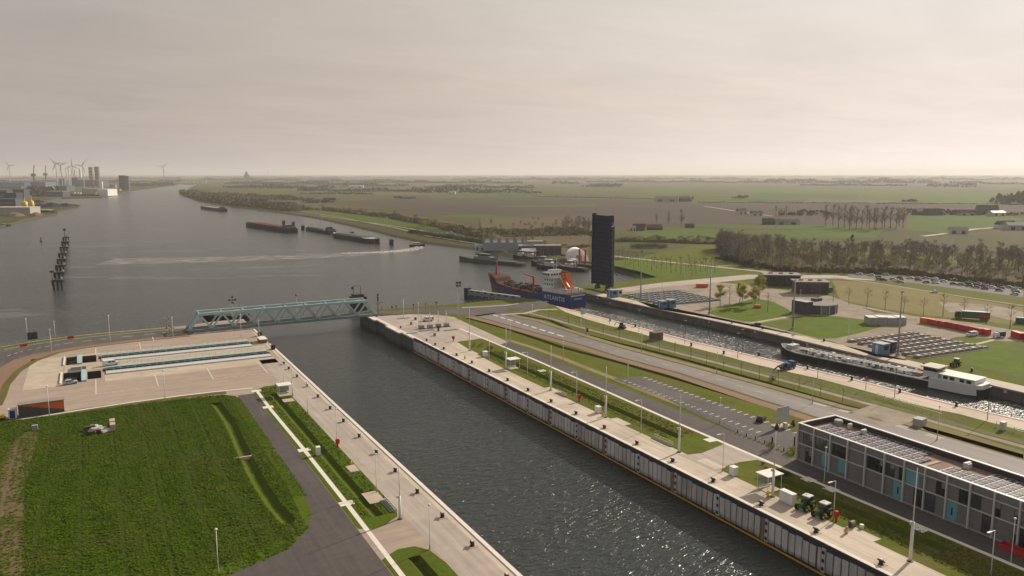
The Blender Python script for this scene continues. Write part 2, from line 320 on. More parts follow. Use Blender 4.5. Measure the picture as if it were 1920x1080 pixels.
def tide(m, z0, z1, col, amt=0.85):
    """algae and wet staining on the lowest part of a wall above the water"""
    t = m.node_tree; n = t.nodes; b = n['Principled BSDF']; src = b.inputs['Base Color'].links[0].from_socket
    g = n.new('ShaderNodeNewGeometry'); s_ = n.new('ShaderNodeSeparateXYZ'); t.links.new(g.outputs['Position'], s_.inputs[0])
    z = n.new('ShaderNodeTexNoise'); z.inputs['Scale'].default_value = 0.8; z.inputs['Detail'].default_value = 5; t.links.new(g.outputs['Position'], z.inputs['Vector'])
    a = n.new('ShaderNodeMath'); a.operation = 'MULTIPLY_ADD'; a.inputs[1].default_value = 1.3; t.links.new(z.outputs[0], a.inputs[0]); t.links.new(s_.outputs[2], a.inputs[2])
    r_ = n.new('ShaderNodeMapRange'); r_.inputs[1].default_value = z0 + 0.65; r_.inputs[2].default_value = z1 + 0.65; r_.inputs[3].default_value = amt; r_.inputs[4].default_value = 0.0; t.links.new(a.outputs[0], r_.inputs[0])
    mx = n.new('ShaderNodeMix'); mx.data_type = 'RGBA'; t.links.new(r_.outputs[0], mx.inputs[0]); t.links.new(src, mx.inputs[6]); mx.inputs[7].default_value = (*col, 1); t.links.new(mx.outputs[2], b.inputs['Base Color'])
    return m
tide(PANEL, -5.4, -4.3, (0.10, 0.095, 0.06)); tide(PILE, -5.6, -4.2, (0.05, 0.052, 0.035)); tide(WALLD, -5.6, -4.0, (0.04, 0.042, 0.03))
GLASS2 = M('blue_glass', (0.05, 0.06, 0.065), (0.035, 0.043, 0.046), 0.5, 0.08, spec=0.8); BLIND = M('pale_blind', (0.20, 0.20, 0.19), (0.16, 0.16, 0.155), 0.5, 0.5)
def water_mat():
    m = bpy.data.materials.new('water'); m.use_nodes = True; t = m.node_tree; n = t.nodes; b = n['Principled BSDF']
    b.inputs['Base Color'].default_value = (0.026, 0.034, 0.031, 1); b.inputs['Roughness'].default_value = 0.2; b.inputs['IOR'].default_value = 1.33
    g = n.new('ShaderNodeNewGeometry')
    def noise(sc_, st, rot, det=3, dist=0.0):
        mp = n.new('ShaderNodeMapping'); mp.inputs['Scale'].default_value = st; mp.inputs['Rotation'].default_value = (0, 0, rot); t.links.new(g.outputs['Position'], mp.inputs[0])
        z = n.new('ShaderNodeTexNoise'); z.inputs['Scale'].default_value = sc_; z.inputs['Detail'].default_value = det; z.inputs['Distortion'].default_value = dist; z.inputs['Roughness'].default_value = 0.55
        t.links.new(mp.outputs[0], z.inputs['Vector']); return z.outputs[0]
    a = noise(0.72, (0.5, 1.4, 1), R(-28), 3, 0.4); c = noise(1.9, (0.6, 1.3, 1), R(-20), 2)
    big = noise(0.011, (0.4, 1.6, 1), R(25), 5, 1.0)
    mr = n.new('ShaderNodeMapRange'); mr.inputs[1].default_value = 0.36; mr.inputs[2].default_value = 0.66; mr.inputs[3].default_value = 1.0; mr.inputs[4].default_value = 0.66; t.links.new(big, mr.inputs[0])
    ad = n.new('ShaderNodeMath'); ad.operation = 'MULTIPLY_ADD'; ad.inputs[1].default_value = 0.10; t.links.new(c, ad.inputs[0]); t.links.new(a, ad.inputs[2])
    bp = n.new('ShaderNodeBump'); bp.inputs['Distance'].default_value = 1.0; t.links.new(mr.outputs[0], bp.inputs['Strength']); t.links.new(ad.outputs[0], bp.inputs['Height'])
    t.links.new(bp.outputs[0], b.inputs['Normal'])
    return m
WATER = water_mat()
def foam_mat(name='foam', scale=0.5, lo=0.42, hi=0.62, amt=0.9, st=(1, 1, 1), rot=0.0, col=(0.62, 0.60, 0.57)):
    m = bpy.data.materials.new(name); m.use_nodes = True; t = m.node_tree; n = t.nodes; b = n['Principled BSDF']
    b.inputs['Base Color'].default_value = (*col, 1); b.inputs['Roughness'].default_value = 0.7
    g = n.new('ShaderNodeNewGeometry'); mp = n.new('ShaderNodeMapping'); mp.inputs['Scale'].default_value = st; mp.inputs['Rotation'].default_value = (0, 0, rot); t.links.new(g.outputs['Position'], mp.inputs[0])
    z = n.new('ShaderNodeTexNoise'); z.inputs['Scale'].default_value = scale; z.inputs['Detail'].default_value = 6; t.links.new(mp.outputs[0], z.inputs['Vector'])
    mr = n.new('ShaderNodeMapRange'); mr.inputs[1].default_value = lo; mr.inputs[2].default_value = hi; mr.inputs[4].default_value = amt; t.links.new(z.outputs[0], mr.inputs[0])
    t.links.new(mr.outputs[0], b.inputs['Alpha'])
    return m
FOAM = foam_mat(); STREAK = foam_mat('water_streak', 0.05, 0.48, 0.72, 0.32, (0.35, 2.2, 1), R(25), (0.55, 0.53, 0.51))

# ------------------------------------------------------------------ ground, water, roads
LAYER = 0.014
def tess(outer, holes):
    loops = [[Vector((x, y, 0)) for x, y in outer]] + [[Vector((x, y, 0)) for x, y in h] for h in holes]
    flat = [p for l in loops for p in l]
    tris = []
    for t in tessellate_polygon(loops):
        a, b, c = (flat[i] for i in t)
        if (b - a).cross(c - a).z < 0: t = (t[0], t[2], t[1])
        tris.append(tuple(t))
    return flat, tris
ZOFF = 0.0
def sheet(name, pts, z, mat, holes=(), kind='structure', parent=None):
    z += ZOFF
    fl, tr = tess(pts, holes); b = MB(); b.add([(p.x, p.y, z) for p in fl], tr)
    o = b.build(name, mat, parent)
    if parent is None: o['kind'] = kind
    return o
def land(name, pts, z0, z1, mat, wallmat, holes=()):
    sheet(name, pts, z1, mat, holes)
    b = MB(); n = len(pts)
    for i in range(n):
        p, q = pts[i], pts[(i + 1) % n]
        b.quad((*p, z0), (*q, z0), (*q, z1), (*p, z1))
    o = b.build(name + '_wall', wallmat); o['kind'] = 'structure'
def ribbon_pts(pts, wd):
    L_, R_ = [], []
    for i, p in enumerate(pts):
        a = Vector(pts[max(0, i - 1)]); c = Vector(pts[min(len(pts) - 1, i + 1)])
        d = (c - a).normalized(); nn = Vector((-d.y, d.x)) * (wd / 2)
        L_.append((p[0] + nn.x, p[1] + nn.y)); R_.append((p[0] - nn.x, p[1] - nn.y))
    return L_ + R_[::-1]
def ribbon(name, pts, wd, z, mat): return sheet(name, ribbon_pts(pts, wd), z, mat)
def ditch(name, pts, wd, depth=1.1, mat=None):
    """an open ditch of V section; returns the outline that the ground around it leaves out"""
    b = MB(); rings = []
    for i, p in enumerate(pts):
        a = Vector(pts[max(0, i - 1)]); c = Vector(pts[min(len(pts) - 1, i + 1)]); d = (c - a).normalized(); nn = Vector((-d.y, d.x))
        rings.append([(p[0] + nn.x * k * wd, p[1] + nn.y * k * wd, -dz) for k, dz in ((0.5, 0.0), (0.12, depth), (-0.12, depth), (-0.5, 0.0))])
    b.loft(rings, close=False, cap=False)
    for r in (rings[0], rings[-1]): b.add(r, [(0, 1, 2, 3)])
    o = b.build(name, mat or DITCHG); o['kind'] = 'structure'
    return ribbon_pts(pts, wd)
ZW = -6.0
ZP = -4.0
sheet('water', [(-28000, -300), (28000, -300), (28000, 26000), (-28000, 26000)], ZW, WATER)

# --- the quay platform left of the new lock
EDGE_L, EDGE_R = 60.6, 115.9
shoreN = [(34.7, 373.5), (3.2, 373), (-12.5, 371.5), (-23.6, 367.5), (-34, 362), (-60, 345)]
pits = [[(0.5, 298.3), (57.2, 298.3), (57.2, 301.9), (0.5, 301.9)], [(-0.5, 319.8), (54.5, 319.8), (54.5, 323.2), (-0.5, 323.2)],
        [(-11.4, 287.4), (-6.0, 287.4), (-6.0, 302.5), (-11.4, 302.5)], [(-4.2, 289.5), (0.0, 289.5), (0.0, 301), (-4.2, 301)],
        [(-11.0, 315), (-7.2, 315), (-7.2, 328.5), (-11, 328.5)], [(-5.9, 316), (-1.2, 316), (-1.2, 328), (-5.9, 328)]]
dF = ditch('field_ditch', [(29.6, 241), (29.9, 232), (30.3, 220), (29.9, 206), (29.4, 190), (29.1, 172), (29.6, 158), (30.6, 148)], 3.2, 0.75)
dQ = ditch('quay_ditch', [(46.6, 243), (46.7, 200), (46.6, 170), (46.8, 143)], 2.4, 0.65)
dQ2 = ditch('quay_ditch', [(47.0, 124), (47.0, 100), (47.0, 70)], 2.4, 1.0)
land('quay_platform', [(EDGE_L, -60), (EDGE_L, 378), (48, 378)] + shoreN + [(-200, 250), (-200, -60)], -14, 0, PAVE, WALLD, pits + [dF, dQ, dQ2])
for p in pits:
    b = MB(); n = len(p)
    for i in range(n): b.quad((*p[i], 0), (*p[(i + 1) % n], 0), (*p[(i + 1) % n], -9), (*p[i], -9))
    b.build('recess_wall', WALLD)['kind'] = 'structure'
sheet('quay_lane', [(51.2, -60), (58.7, -60), (58.7, 290), (51.2, 290)], LAYER, LANEPAVE)
sheet('quay_edge_band', [(58.7, -60), (59.9, -60), (59.9, 345), (58.7, 345)], LAYER, QUAY)
MB().box(59.9, -60, 0.0, 60.75, 316, 0.16).build('quay_kerb', KERBW)['kind'] = 'structure'
MB().box(59.9, 328, 0.0, 60.75, 350, 0.16).build('quay_kerb', KERBW)['kind'] = 'structure'
MB().box(61.0, -60, -0.75, 61.25, 300, -0.6).build('fender_rail', OFFW)['kind'] = 'structure'
sheet('quay_lawn', [(41.4, 246), (42.4, 249.5), (46, 252.6), (50.3, 252.6), (51.2, 249), (51.2, 144.5), (50.2, 141.2), (47, 138.8), (43.8, 138.0), (41.5, 139.5)], LAYER, GRASS2, [dQ])
sheet('quay_lawn', [(41.5, 60), (41.5, 125.5), (43.4, 126.8), (45.5, 128), (48.6, 127.6), (50.4, 125), (51.2, 119), (51.2, 60)], LAYER, GRASS2, [dQ2])
ribbon('concrete_path', [(43.0, 60), (42.8, 119), (43.0, 152), (43.0, 190), (42.6, 226), (42.8, 248)], 0.95, 2 * LAYER, KERBW)
for x, y in ((42.7, 248.4), (42.4, 229), (43.0, 188), (43.0, 152)):
    sheet('path_slab', [(x - 1.5, y - 1.1), (x + 1.5, y - 1.1), (x + 1.5, y + 1.1), (x - 1.5, y + 1.1)], 3 * LAYER, KERBW)
for a, b_, c, d in ((47.6, 231.6, 50.8, 235), (48.8, 168.2, 51, 172.6), (47.2, 149.3, 50.6, 155.4)):
    sheet('concrete_pad', [(a, b_), (c, b_), (c, d), (a, d)], 2 * LAYER, LIGHTPAD)
fieldpts = [(-29, 250), (-12.8, 249.2), (15, 250.9), (33, 248.7), (36.0, 245.5), (36.5, 240), (36.4, 166), (35.5, 151), (33, 144), (27.8, 137.6), (16.9, 132.8), (-20, 128), (-60, 126), (-90, 150), (-90, 250)]
sheet('service_road', [(36.6, 246), (41.4, 246), (41.4, 119), (41.4, 60), (-90, 60), (-90, 126), (-20, 128), (16.9, 132.8), (27.8, 137.6), (33, 144), (35.5, 151), (36.4, 166), (36.5, 240)], LAYER, ASPH)
sheet('crop_field', fieldpts, 2 * LAYER, CROPB, [dF])
soil_pts = S(0, (0, 872), (18, 838), (52, 806), (78, 812), (62, 850), (46, 905), (44, 1000), (46, 1079), (0, 1079))
sheet('soil_track', soil_pts, 3 * LAYER, SOIL)
sheet('field_verge', [(36.5, 244), (36.4, 166), (35.5, 151), (33, 144), (27.8, 137.6), (16.9, 132.8), (-20, 128), (-60, 126), (-60, 130), (-20, 131.5), (15, 136), (25.5, 140.5), (30.5, 146), (33.4, 153), (34.2, 166), (34.2, 242)], 3 * LAYER, GRASS2)
sheet('field_verge', [(-40, 249.8), (-12.8, 249.4), (15, 251.2), (34, 249.5), (34, 252.6), (15, 254.4), (-5, 253.2), (-14, 252.3), (-40, 252.3)], 3 * LAYER, VERGE)
ribbon('edge_path', S(0, (30, 787.5), (100, 777), (160, 767.5), (250, 754), (340, 742), (400, 735), (474, 727.5)), 0.9, 4 * LAYER, KERBW)
for x0, y0, x1, y1 in ((-22.3, 284, -11.5, 331.2), (-11.3, 303.4, 58.2, 314.8), (1.0, 283.6, 57, 293), (-6, 328.6, 54, 331)):
    sheet('recess_slab', [(x0, y0), (x1, y0), (x1, y1), (x0, y1)], LAYER, LIGHTPAD)
outer = [(-60, 340), (-34, 356.5), (-23.6, 361.8), (-12.5, 366.2), (3.2, 367.9), (23.9, 368.3), (36, 368.3)]
inner = [(-36, 312), (-33, 318), (-31.2, 322.5), (-28, 333.3), (-22.5, 340), (-12.1, 345.7), (2.8, 350.2), (22.7, 352.3), (36, 353)]
sheet('bridge_road', outer + inner[::-1], LAYER, DARKROAD)
pin = [(-28.2, 270), (-27.9, 280.5), (-28.0, 295.9), (-26.0, 314.5), (-21.9, 329.1), (-13.8, 340.4), (-4.8, 345.0), (12.5, 348.0), (34, 349.2)]
sheet('cycle_path', [(-31.5, 270), (-31.5, 296), (-33, 312)] + inner[1:] + pin[::-1], LAYER, REDPATH)
sheet('road_verge', [(x - 0.4, y - 0.6) for x, y in pin] + [(x + 1.8 if x < -20 else x + 0.6, y - 1.9) for x, y in pin][::-1], 2 * LAYER, VERGE)
sheet('road_verge', [(-60, 340.5), (-34, 356.8), (-23.6, 362.1), (-12.5, 366.5), (3.2, 368.2), (30, 368.6), (30, 371.5), (3, 371.5), (-13, 370), (-24, 366), (-34, 360.5), (-60, 344)], 2 * LAYER, GRASS)
mid = [(-30.5, 342), (-26, 348.5), (-20, 353), (-12.3, 356.3), (2.8, 359.2), (22.7, 360.6), (34, 361)]
for k in range(14):
    t = k / 14 * (len(mid) - 1); i = int(t); f = t - i
    p = Vector(mid[i]).lerp(Vector(mid[i + 1]), f); q = Vector(mid[i]).lerp(Vector(mid[i + 1]), min(1, f + 0.22))
    ribbon('lane_marking', [tuple(p), tuple(q)], 0.35, 2 * LAYER, PAINTW)
for off in (0.96,):
    ribbon('edge_marking', [(x * off, y - 1.2) for x, y in outer[1:]], 0.3, 2 * LAYER, PAINTW)
def paint(p, q, wd=0.3): ribbon('bay_marking', [p, q], wd, 2 * LAYER, PAINTW)
for a, b_ in (((179.5, 711), (180, 739)), ((290, 702), (297, 724)), ((388, 690), (400, 711)), ((485, 681), (502, 699)), ((179.5, 653), (179.5, 663)), ((261, 642), (264, 655)), ((286, 632), (288, 640))):
    paint(spot(*a), spot(*b_))
for a, b_, n in (((180, 739), (297, 724), 8), ((400, 711), (502, 699), 6)):
    for k in range(n):
        p, q = Vector(spot(*a)), Vector(spot(*b_)); paint(tuple(p.lerp(q, k / n)), tuple(p.lerp(q, (k + 0.55) / n)), 0.22)

# --- the strip between the two locks
def ln(*a): return S(0, *a)
d1 = ditch('lawn_ditch', [(131.2, 262), (131.0, 220), (131.0, 185), (131.2, 151)], 2.6, 0.75)
d1b = ditch('lawn_ditch', [(131.8, 122.6), (132.6, 118.5), (133.0, 112), (133.2, 80)], 2.6, 1.1)
pd2 = ln((876, 596), (950, 616), (1050, 650), (1160, 679), (1275, 712), (1425, 757), (1450, 765))
d2 = ditch('road_ditch', pd2, 2.6, 1.4)
pd3 = ln((968, 589), (1032, 601), (1079, 622), (1157, 643), (1200, 653), (1275, 672), (1425, 714), (1575, 758), (1615, 768))
d3 = ditch('road_ditch', pd3, 2.4, 1.4)
oldL = [(206, 372), (211.5, 362), (209, 338), (211.2, 309.4), (213.4, 239.4), (216.3, 213), (220.6, 171), (222.4, 137), (224.9, 117.5), (235, 20), (240, -60)]
land('lock_island', [(EDGE_R, -60), (EDGE_R, 371.5), (121, 371.5), (138, 371), (165, 369), (181, 371), (198, 369.5)] + oldL, -14, 0, GRASS, WALLD, [d1, d1b, d2, d3])
sheet('quay_pavement', [(EDGE_R + 0.8, -60), (124.3, -60), (124.4, 125), (124.4, 144), (124.2, 229), (125.6, 262), (128, 282), (128, 300), (EDGE_R + 0.8, 300)], LAYER, QUAY)
MB().box(EDGE_R - 0.12, -60, 0.0, EDGE_R + 0.8, 368, 0.14).build('quay_kerb', KERBW)['kind'] = 'structure'
sheet('quay_plaza', [(116.8, 296), (116.8, 352)] + ln((712, 591), (760, 589), (820, 590.5), (851, 594.5), (886, 611), (953, 641), (938, 646), (905, 634.5), (878, 638), (850, 642), (838, 651), (825, 655)), 2 * LAYER, LANEPAVE)
for y in (264, 205, 169, 133, 92):
    sheet('quay_pad', [(123.6, y - 3.4), (126.6, y - 3.4), (126.6, y + 3.2), (123.6, y + 3.2)], 3 * LAYER, QUAY)
sheet('crossing', ln((1268, 851), (1290, 852.5), (1315, 850), (1340, 840), (1358, 832.5), (1449, 871), (1420, 862.5), (1390, 866), (1365, 872.5), (1352, 881), (1354, 891)), 2 * LAYER, LANEPAVE)
cp = ln((862, 616), (905, 634), (1000, 673.5), (1100, 717.5)) + [(138.3, 160), (138.1, 126), (138.2, 72), (138.2, -60)]
ribbon('concrete_path', cp, 1.05, 3 * LAYER, KERBW)
for x, y in ((1018, 695), (1333, 825), (1518, 899), (1560, 917), (1728, 991)):
    X, Y = spot(x, y); sheet('path_slab', [(X - 1.6, Y - 1.3), (X + 1.0, Y - 1.3), (X + 1.0, Y + 1.3), (X - 1.6, Y + 1.3)], 4 * LAYER, KERBW)
sheet('service_road', ln((938, 646), (953, 641)) + [(146.4, 217), (146.4, 147.5), (145.4, 125), (145.4, -60), (138.9, -60), (138.9, 150), (140.2, 207)], 2 * LAYER, ASPH)
ribbon('brown_path', ln((952, 637), (1000, 652), (1050, 670), (1100, 690), (1150, 709), (1200, 730)) + [(150.2, 160), (150.0, 143)], 2.5, LAYER, BROWNPATH)
sheet('car_park', ln((1150, 711), (1178, 707), (1207, 705.5)) + [(161.3, 204.5), (161.3, 155), (160.5, 140), (155, 131), (146.6, 131), (146.6, 141)] + ln((1300, 775), (1240, 742)), 2 * LAYER, DARKROAD)
for k in range(27):
    y = 203 - 2.55 * k
    ribbon('bay_marking', [(159.6, y), (161.4, y)], 0.35, 3 * LAYER, PAINTW)
    if y > 142: ribbon('bay_marking', [(151.4, y), (153.0, y)], 0.35, 3 * LAYER, PAINTW)
rlow = ln((890, 592), (950, 608), (1000, 622), (1100, 649), (1160, 668), (1275, 699), (1425, 748), (1475, 763)) + [(176.4, 145), (175, 125), (174, 60), (174, -60)]
rup = ln((925, 587), (1000, 602), (1050, 618), (1100, 634), (1160, 652), (1275, 683), (1425, 724), (1575, 767)) + [(190.6, 140), (192, 110), (194, 60), (196, -60)]
sheet('main_road', rlow + rup[::-1], 2 * LAYER, ROADM)
sheet('cycle_path', [(x - 5.2, y - 1) for x, y in rlow] + [(x - 1.2, y) for x, y in rlow][::-1], LAYER, REDPATH, kind='structure')
sheet('road_shoulder', [(x - 0.9, y) for x, y in rlow] + [(x - 0.05, y) for x, y in rlow][::-1], LAYER, VERGE)
sheet('cycle_path', [(x + 1.2, y) for x, y in rup] + [(x + 4.2, y + 0.5) for x, y in rup][::-1], LAYER, BROWNPATH)
for k in range(9):
    p, q = Vector(spot(925, 590.5)), Vector(spot(1062, 633)); ribbon('lane_marking', [tuple(p.lerp(q, k / 9)), tuple(p.lerp(q, (k + 0.66) / 9))], 1.1, 3 * LAYER, PAINTW)
for k in range(26):
    Y = 275 - k * 8.5
    xs = [(a, b_) for a, b_ in zip(rlow, rup)]
    def at(l, yy):
        for a, b_ in zip(l, l[1:]):
            if b_[1] <= yy <= a[1]: return a[0] + (b_[0] - a[0]) * (a[1] - yy) / (a[1] - b_[1])
        return None
    a, b_ = at(rlow, Y), at(rup, Y); a2, b2 = at(rlow, Y - 4.2), at(rup, Y - 4.2)
    if None in (a, b_, a2, b2): continue
    ribbon('lane_marking', [((a + b_) / 2, Y), ((a2 + b2) / 2, Y - 2.6)], 0.16, 3 * LAYER, PAINTW)
    if 120 < Y < 160:
        for f in (0.86, 0.93): ribbon('lane_marking', [(a + (b_ - a) * f, Y), (a2 + (b2 - a2) * f, Y - 4.2)], 0.35, 3 * LAYER, PAINTW)
path2 = ln((990, 586), (1032, 597), (1079, 611), (1157, 632), (1275, 663), (1350, 682), (1425, 702), (1540, 733), (1619, 755), (1698, 776), (1778, 799), (1916, 837)) + [(206, 60), (208, -60)]
ribbon('foot_path', path2, 2.3, 2 * LAYER, GRAVEL)
sheet('gravel_patch', ln((1590, 774), (1640, 758), (1700, 777), (1720, 786), (1694, 796), (1660, 800), (1620, 790)), 3 * LAYER, GRAVEL)
sheet('dry_verge', ln((1712, 792), (1740, 792), (1790, 806), (1919, 846), (1919, 868), (1800, 832), (1735, 806)), LAYER, DRYG)
sheet('fence_verge', [(x + 2.0, y) for x, y in path2] + [(x + 5.0, y) for x, y in path2][::-1], LAYER, M('pale_grass', (0.15, 0.15, 0.075), (0.115, 0.12, 0.055), 0.7, 0.95))
q2 = ln((1060, 585), (1105, 600), (1140, 610), (1197, 624), (1255, 641), (1312, 655), (1358, 667), (1420, 684), (1540, 711), (1619, 732), (1698, 754), (1738, 764), (1798, 776), (1857, 792), (1916, 806)) + [(222, 20), (226, -60)]
sheet('old_quay', q2 + [(x - 0.9, y) for x, y in oldL][2:][::-1], LAYER, QUAY)
for dx, nm, mt in ((0.0, 'old_quay_kerb', KERBW), (-1.0, 'old_quay_safety_line', M('safety_pink', (0.40, 0.15, 0.12), (0.34, 0.13, 0.11), 0.6))):
    b = MB(); pts = oldL[2:]
    for p, q in zip(pts, pts[1:]): b.quad((p[0] + dx - 0.9, p[1], 3 * LAYER), (q[0] + dx - 0.9, q[1], 3 * LAYER), (q[0] + dx - 0.05, q[1], 3 * LAYER), (p[0] + dx - 0.05, p[1], 3 * LAYER))
    b.build(nm, mt)['kind'] = 'structure'
sheet('bridge_road', ln((704, 584), (780, 580), (870, 574.5), (975, 566.5), (1030, 566)) + [(212, 356), (208, 342)] + ln((1000, 580), (958, 592), (930, 588.5), (890, 594), (850, 589), (790, 588), (706, 593)), 2 * LAYER, DARKROAD)
sheet('lawn_island', ln((946, 583), (958, 578.5), (976, 578), (972, 582), (958, 585)), 3 * LAYER, GRASS2)
ribbon('foot_path', ln((866, 577), (905, 575), (948, 572.5), (972, 569)), 2.2, 3 * LAYER, LANEPAVE)
ribbon('foot_path', ln((940, 590), (985, 587.5), (1010, 581), (1045, 580)), 3.0, 3 * LAYER, LANEPAVE)

# --- the far side of the old lock
KR = (HC - ZR) / HC
oldR = [(x * KR, y * KR) for x, y in [(254, -60), (254, 133), (253.6, 171), (253.8, 204), (254, 247), (252, 281), (249.8, 311), (247.8, 345), (247.2, 392)]]
bay = [(x * KR, y * KR) for x, y in [(275, 394), (300, 398), (318, 402), (331, 404), (347, 432), (355, 470), (356, 492)]]
rim = [(367.5, 508), (440, 540), (530, 590), (670, 520), (670, -60)]
land('far_quay', oldR + bay[:-1] + rim, -14, ZR, GRASS, WALLD)
ZOFF = ZR
out = [(370, 520), (442, 556), (534, 606), (690, 530), (690, -60)]
b = MB()
for i in range(len(rim) - 1): b.quad((*rim[i], ZR), (*out[i], ZP - 0.3), (*out[i + 1], ZP - 0.3), (*rim[i + 1], ZR))
b.build('dike_slope', GRASS)['kind'] = 'structure'
b = MB(); bb = [(341.7, 417), (358, 446), (366.5, 485.2), (367.5, 508)]; bo = [(325, 424), (343, 453), (351, 490), (351, 518)]
for i in range(3): b.quad((*bb[i], ZR + 0.02), (*bb[i + 1], ZR + 0.02), (*bo[i + 1], ZW - 0.3), (*bo[i], ZW - 0.3))
b.build('grass_bank', GRASS2)['kind'] = 'structure'
sheet('old_quay', oldR[::-1] + [(x + 7.5, y) for x, y in oldR], LAYER, QUAY)
sheet('gravel_yard', ln((1150, 545), (1240, 531), (1330, 528), (1420, 536), (1500, 548), (1560, 556), (1640, 586), (1790, 600), (1919, 622), (1919, 640), (1870, 640), (1862, 635), (1800, 631), (1733, 643), (1690, 660), (1700, 676), (1640, 668), (1560, 640), (1470, 624), (1330, 596), (1225, 578)), LAYER, GRAVEL)
sheet('harbour_road', ln((1150, 542), (1240, 530), (1400, 515), (1560, 516), (1640, 522), (1640, 526), (1560, 522), (1420, 522), (1330, 531), (1240, 538), (1160, 549)), 2 * LAYER, LANEPAVE)
sheet('mown_lawn', ln((1326, 586), (1345, 578), (1417, 559), (1450, 566), (1478, 580), (1486, 589), (1465, 598), (1425, 604), (1395, 603), (1345, 593)), 2 * LAYER, LAWN)
sheet('mown_lawn', ln((1418, 607), (1460, 600), (1512, 591), (1570, 593), (1640, 602), (1652, 613), (1610, 625), (1565, 635), (1535, 635), (1480, 621)), 2 * LAYER, LAWN)
sheet('mown_lawn', ln((1702, 655), (1733, 645), (1800, 634), (1860, 636.5), (1740, 668), (1716, 666)), 2 * LAYER, LAWN)
sheet('mown_lawn', ln((1744, 669), (1866, 638), (1919, 645), (1919, 708), (1850, 692)), 2 * LAYER, LAWN)
ribbon('foot_path', ln((1738, 668.5), (1800, 653), (1864, 637)), 1.6, 3 * LAYER, LIGHTPAD)
ribbon('foot_path', ln((1410, 605.5), (1460, 597), (1490, 591)), 1.8, 3 * LAYER, LIGHTPAD)
sheet('dry_meadow', ln((1560, 526), (1640, 529), (1760, 551), (1919, 577), (1919, 612), (1800, 597), (1740, 592), (1650, 578), (1575, 562)), 2 * LAYER, DRYG)
sheet('sand_patch', ln((1760, 566), (1860, 572), (1919, 585), (1919, 606), (1850, 590), (1780, 585)), 3 * LAYER, GRAVEL)
ribbon('foot_path', ln((1560, 520), (1640, 530), (1740, 546), (1830, 560), (1919, 573)), 3.0, 3 * LAYER, GRAVEL)
ribbon('foot_path', ln((1500, 549), (1600, 572), (1700, 592), (1800, 609), (1919, 625)), 4.0, 3 * LAYER, GRAVEL)
sheet('parking_strip', ln((1590, 514), (1700, 519), (1820, 532), (1919, 545), (1919, 558), (1820, 545), (1700, 530), (1590, 520)), 3 * LAYER, DARKROAD)
ribbon('access_road', ln((1150, 480), (1240, 490), (1340, 500), (1420, 508), (1500, 516)), 5.0, 2 * LAYER, LANEPAVE)
ribbon('access_road', ln((1345, 499), (1400, 497), (1500, 502)), 4.0, 2 * LAYER, LANEPAVE)

ZOFF = 0.0
# --- the polder: one great sheet from the canal banks to the horizon
shR = S(ZP, (1060, 491), (980, 481), (900, 465), (800, 452.5), (740, 440), (700, 430), (600, 408), (540, 399), (470, 391), (400, 381), (372, 376), (352, 366), (349, 358), (360, 350), (372, 345.5))
shL = S(ZP, (340, 345), (335, 345.5), (300, 351), (242, 358.5), (190, 370), (115, 371), (62, 380), (100, 383), (148, 385), (146, 389), (108, 395), (107, 401), (78, 404), (45, 411.5), (0, 424))
POLD = M('polder_grass', (0.066, 0.068, 0.022), (0.054, 0.058, 0.018), 0.02, 0.95, c3=(0.105, 0.088, 0.046), bscale=0.0035, bamt=0.9, stretch=(1, 0.5, 1))
land('polder', [(300, -60), (300, 380), (364, 440), (374, 482), (372, 515)] + shR + shL + [(-300, 1230), (-26000, 1100), (-26000, 25500), (26000, 25500), (26000, -60)], -12, ZP, POLD, BANK)
b = MB()
for i in range(len(shR) - 3):
    p, q = Vector(shR[i]), Vector(shR[i + 1]); b.quad((*p, ZP + 0.03), (p.x - 5, p.y - 3, ZW - 0.2), (q.x - 5, q.y - 3, ZW - 0.2), (*q, ZP + 0.03))
b.build('canal_bank', BANK)['kind'] = 'structure'
FB = M('field_ploughed', (0.072, 0.057, 0.045), (0.060, 0.048, 0.038), 0.01, 0.95, c3=(0.085, 0.068, 0.053), bscale=0.004, stretch=(1, 0.3, 1))
FB2 = M('field_brown', (0.088, 0.068, 0.052), (0.072, 0.056, 0.044), 0.01, 0.95, stretch=(1, 0.3, 1))
FG = M('field_green', (0.066, 0.108, 0.010), (0.055, 0.092, 0.009), 0.015, 0.95, c3=(0.10, 0.12, 0.035), bscale=0.006)
FO = M('field_olive', (0.078, 0.084, 0.026), (0.066, 0.072, 0.022), 0.015, 0.95, c3=(0.13, 0.115, 0.06), bscale=0.006)
nfield = [0]
FIELD_MATS = None
def field(mat, *p):
    nfield[0] += 1; sheet('field', S(ZP, *p), ZP + 0.05 + 0.013 * nfield[0], mat)
field(FB, (640, 378), (760, 371), (1100, 372), (1340, 381), (1480, 386), (1480, 402), (1250, 400), (1100, 404), (960, 402), (830, 402), (720, 390))
field(FO, (560, 367), (760, 366), (760, 371), (640, 378), (560, 376))
field(FG, (750, 367), (1000, 366.5), (1240, 371), (1420, 378), (1420, 382), (1240, 376), (1000, 371), (760, 371))
field(FG, (935, 386), (1120, 383), (1120, 387), (940, 388.5))
field(FG, (808, 404), (900, 402.5), (985, 408), (1000, 411), (960, 411), (860, 408))
field(FB2, (960, 402), (1250, 400), (1330, 420), (1180, 428), (1000, 413))
field(FB, (1180, 389), (1560, 393), (1690, 402), (1700, 417), (1560, 421), (1300, 420))
field(FG, (1296, 421), (1560, 421.5), (1640, 428), (1540, 431), (1310, 426))
field(FG, (1190, 434), (1270, 427), (1390, 433), (1540, 431), (1660, 430), (1640, 446), (1480, 450), (1340, 450), (1200, 447))
field(FB2, (1296, 426.5), (1480, 428.5), (1440, 433), (1380, 431))
field(FG, (1240, 352), (1500, 352), (1919, 362), (1919, 376), (1700, 378), (1240, 372), (1100, 362))
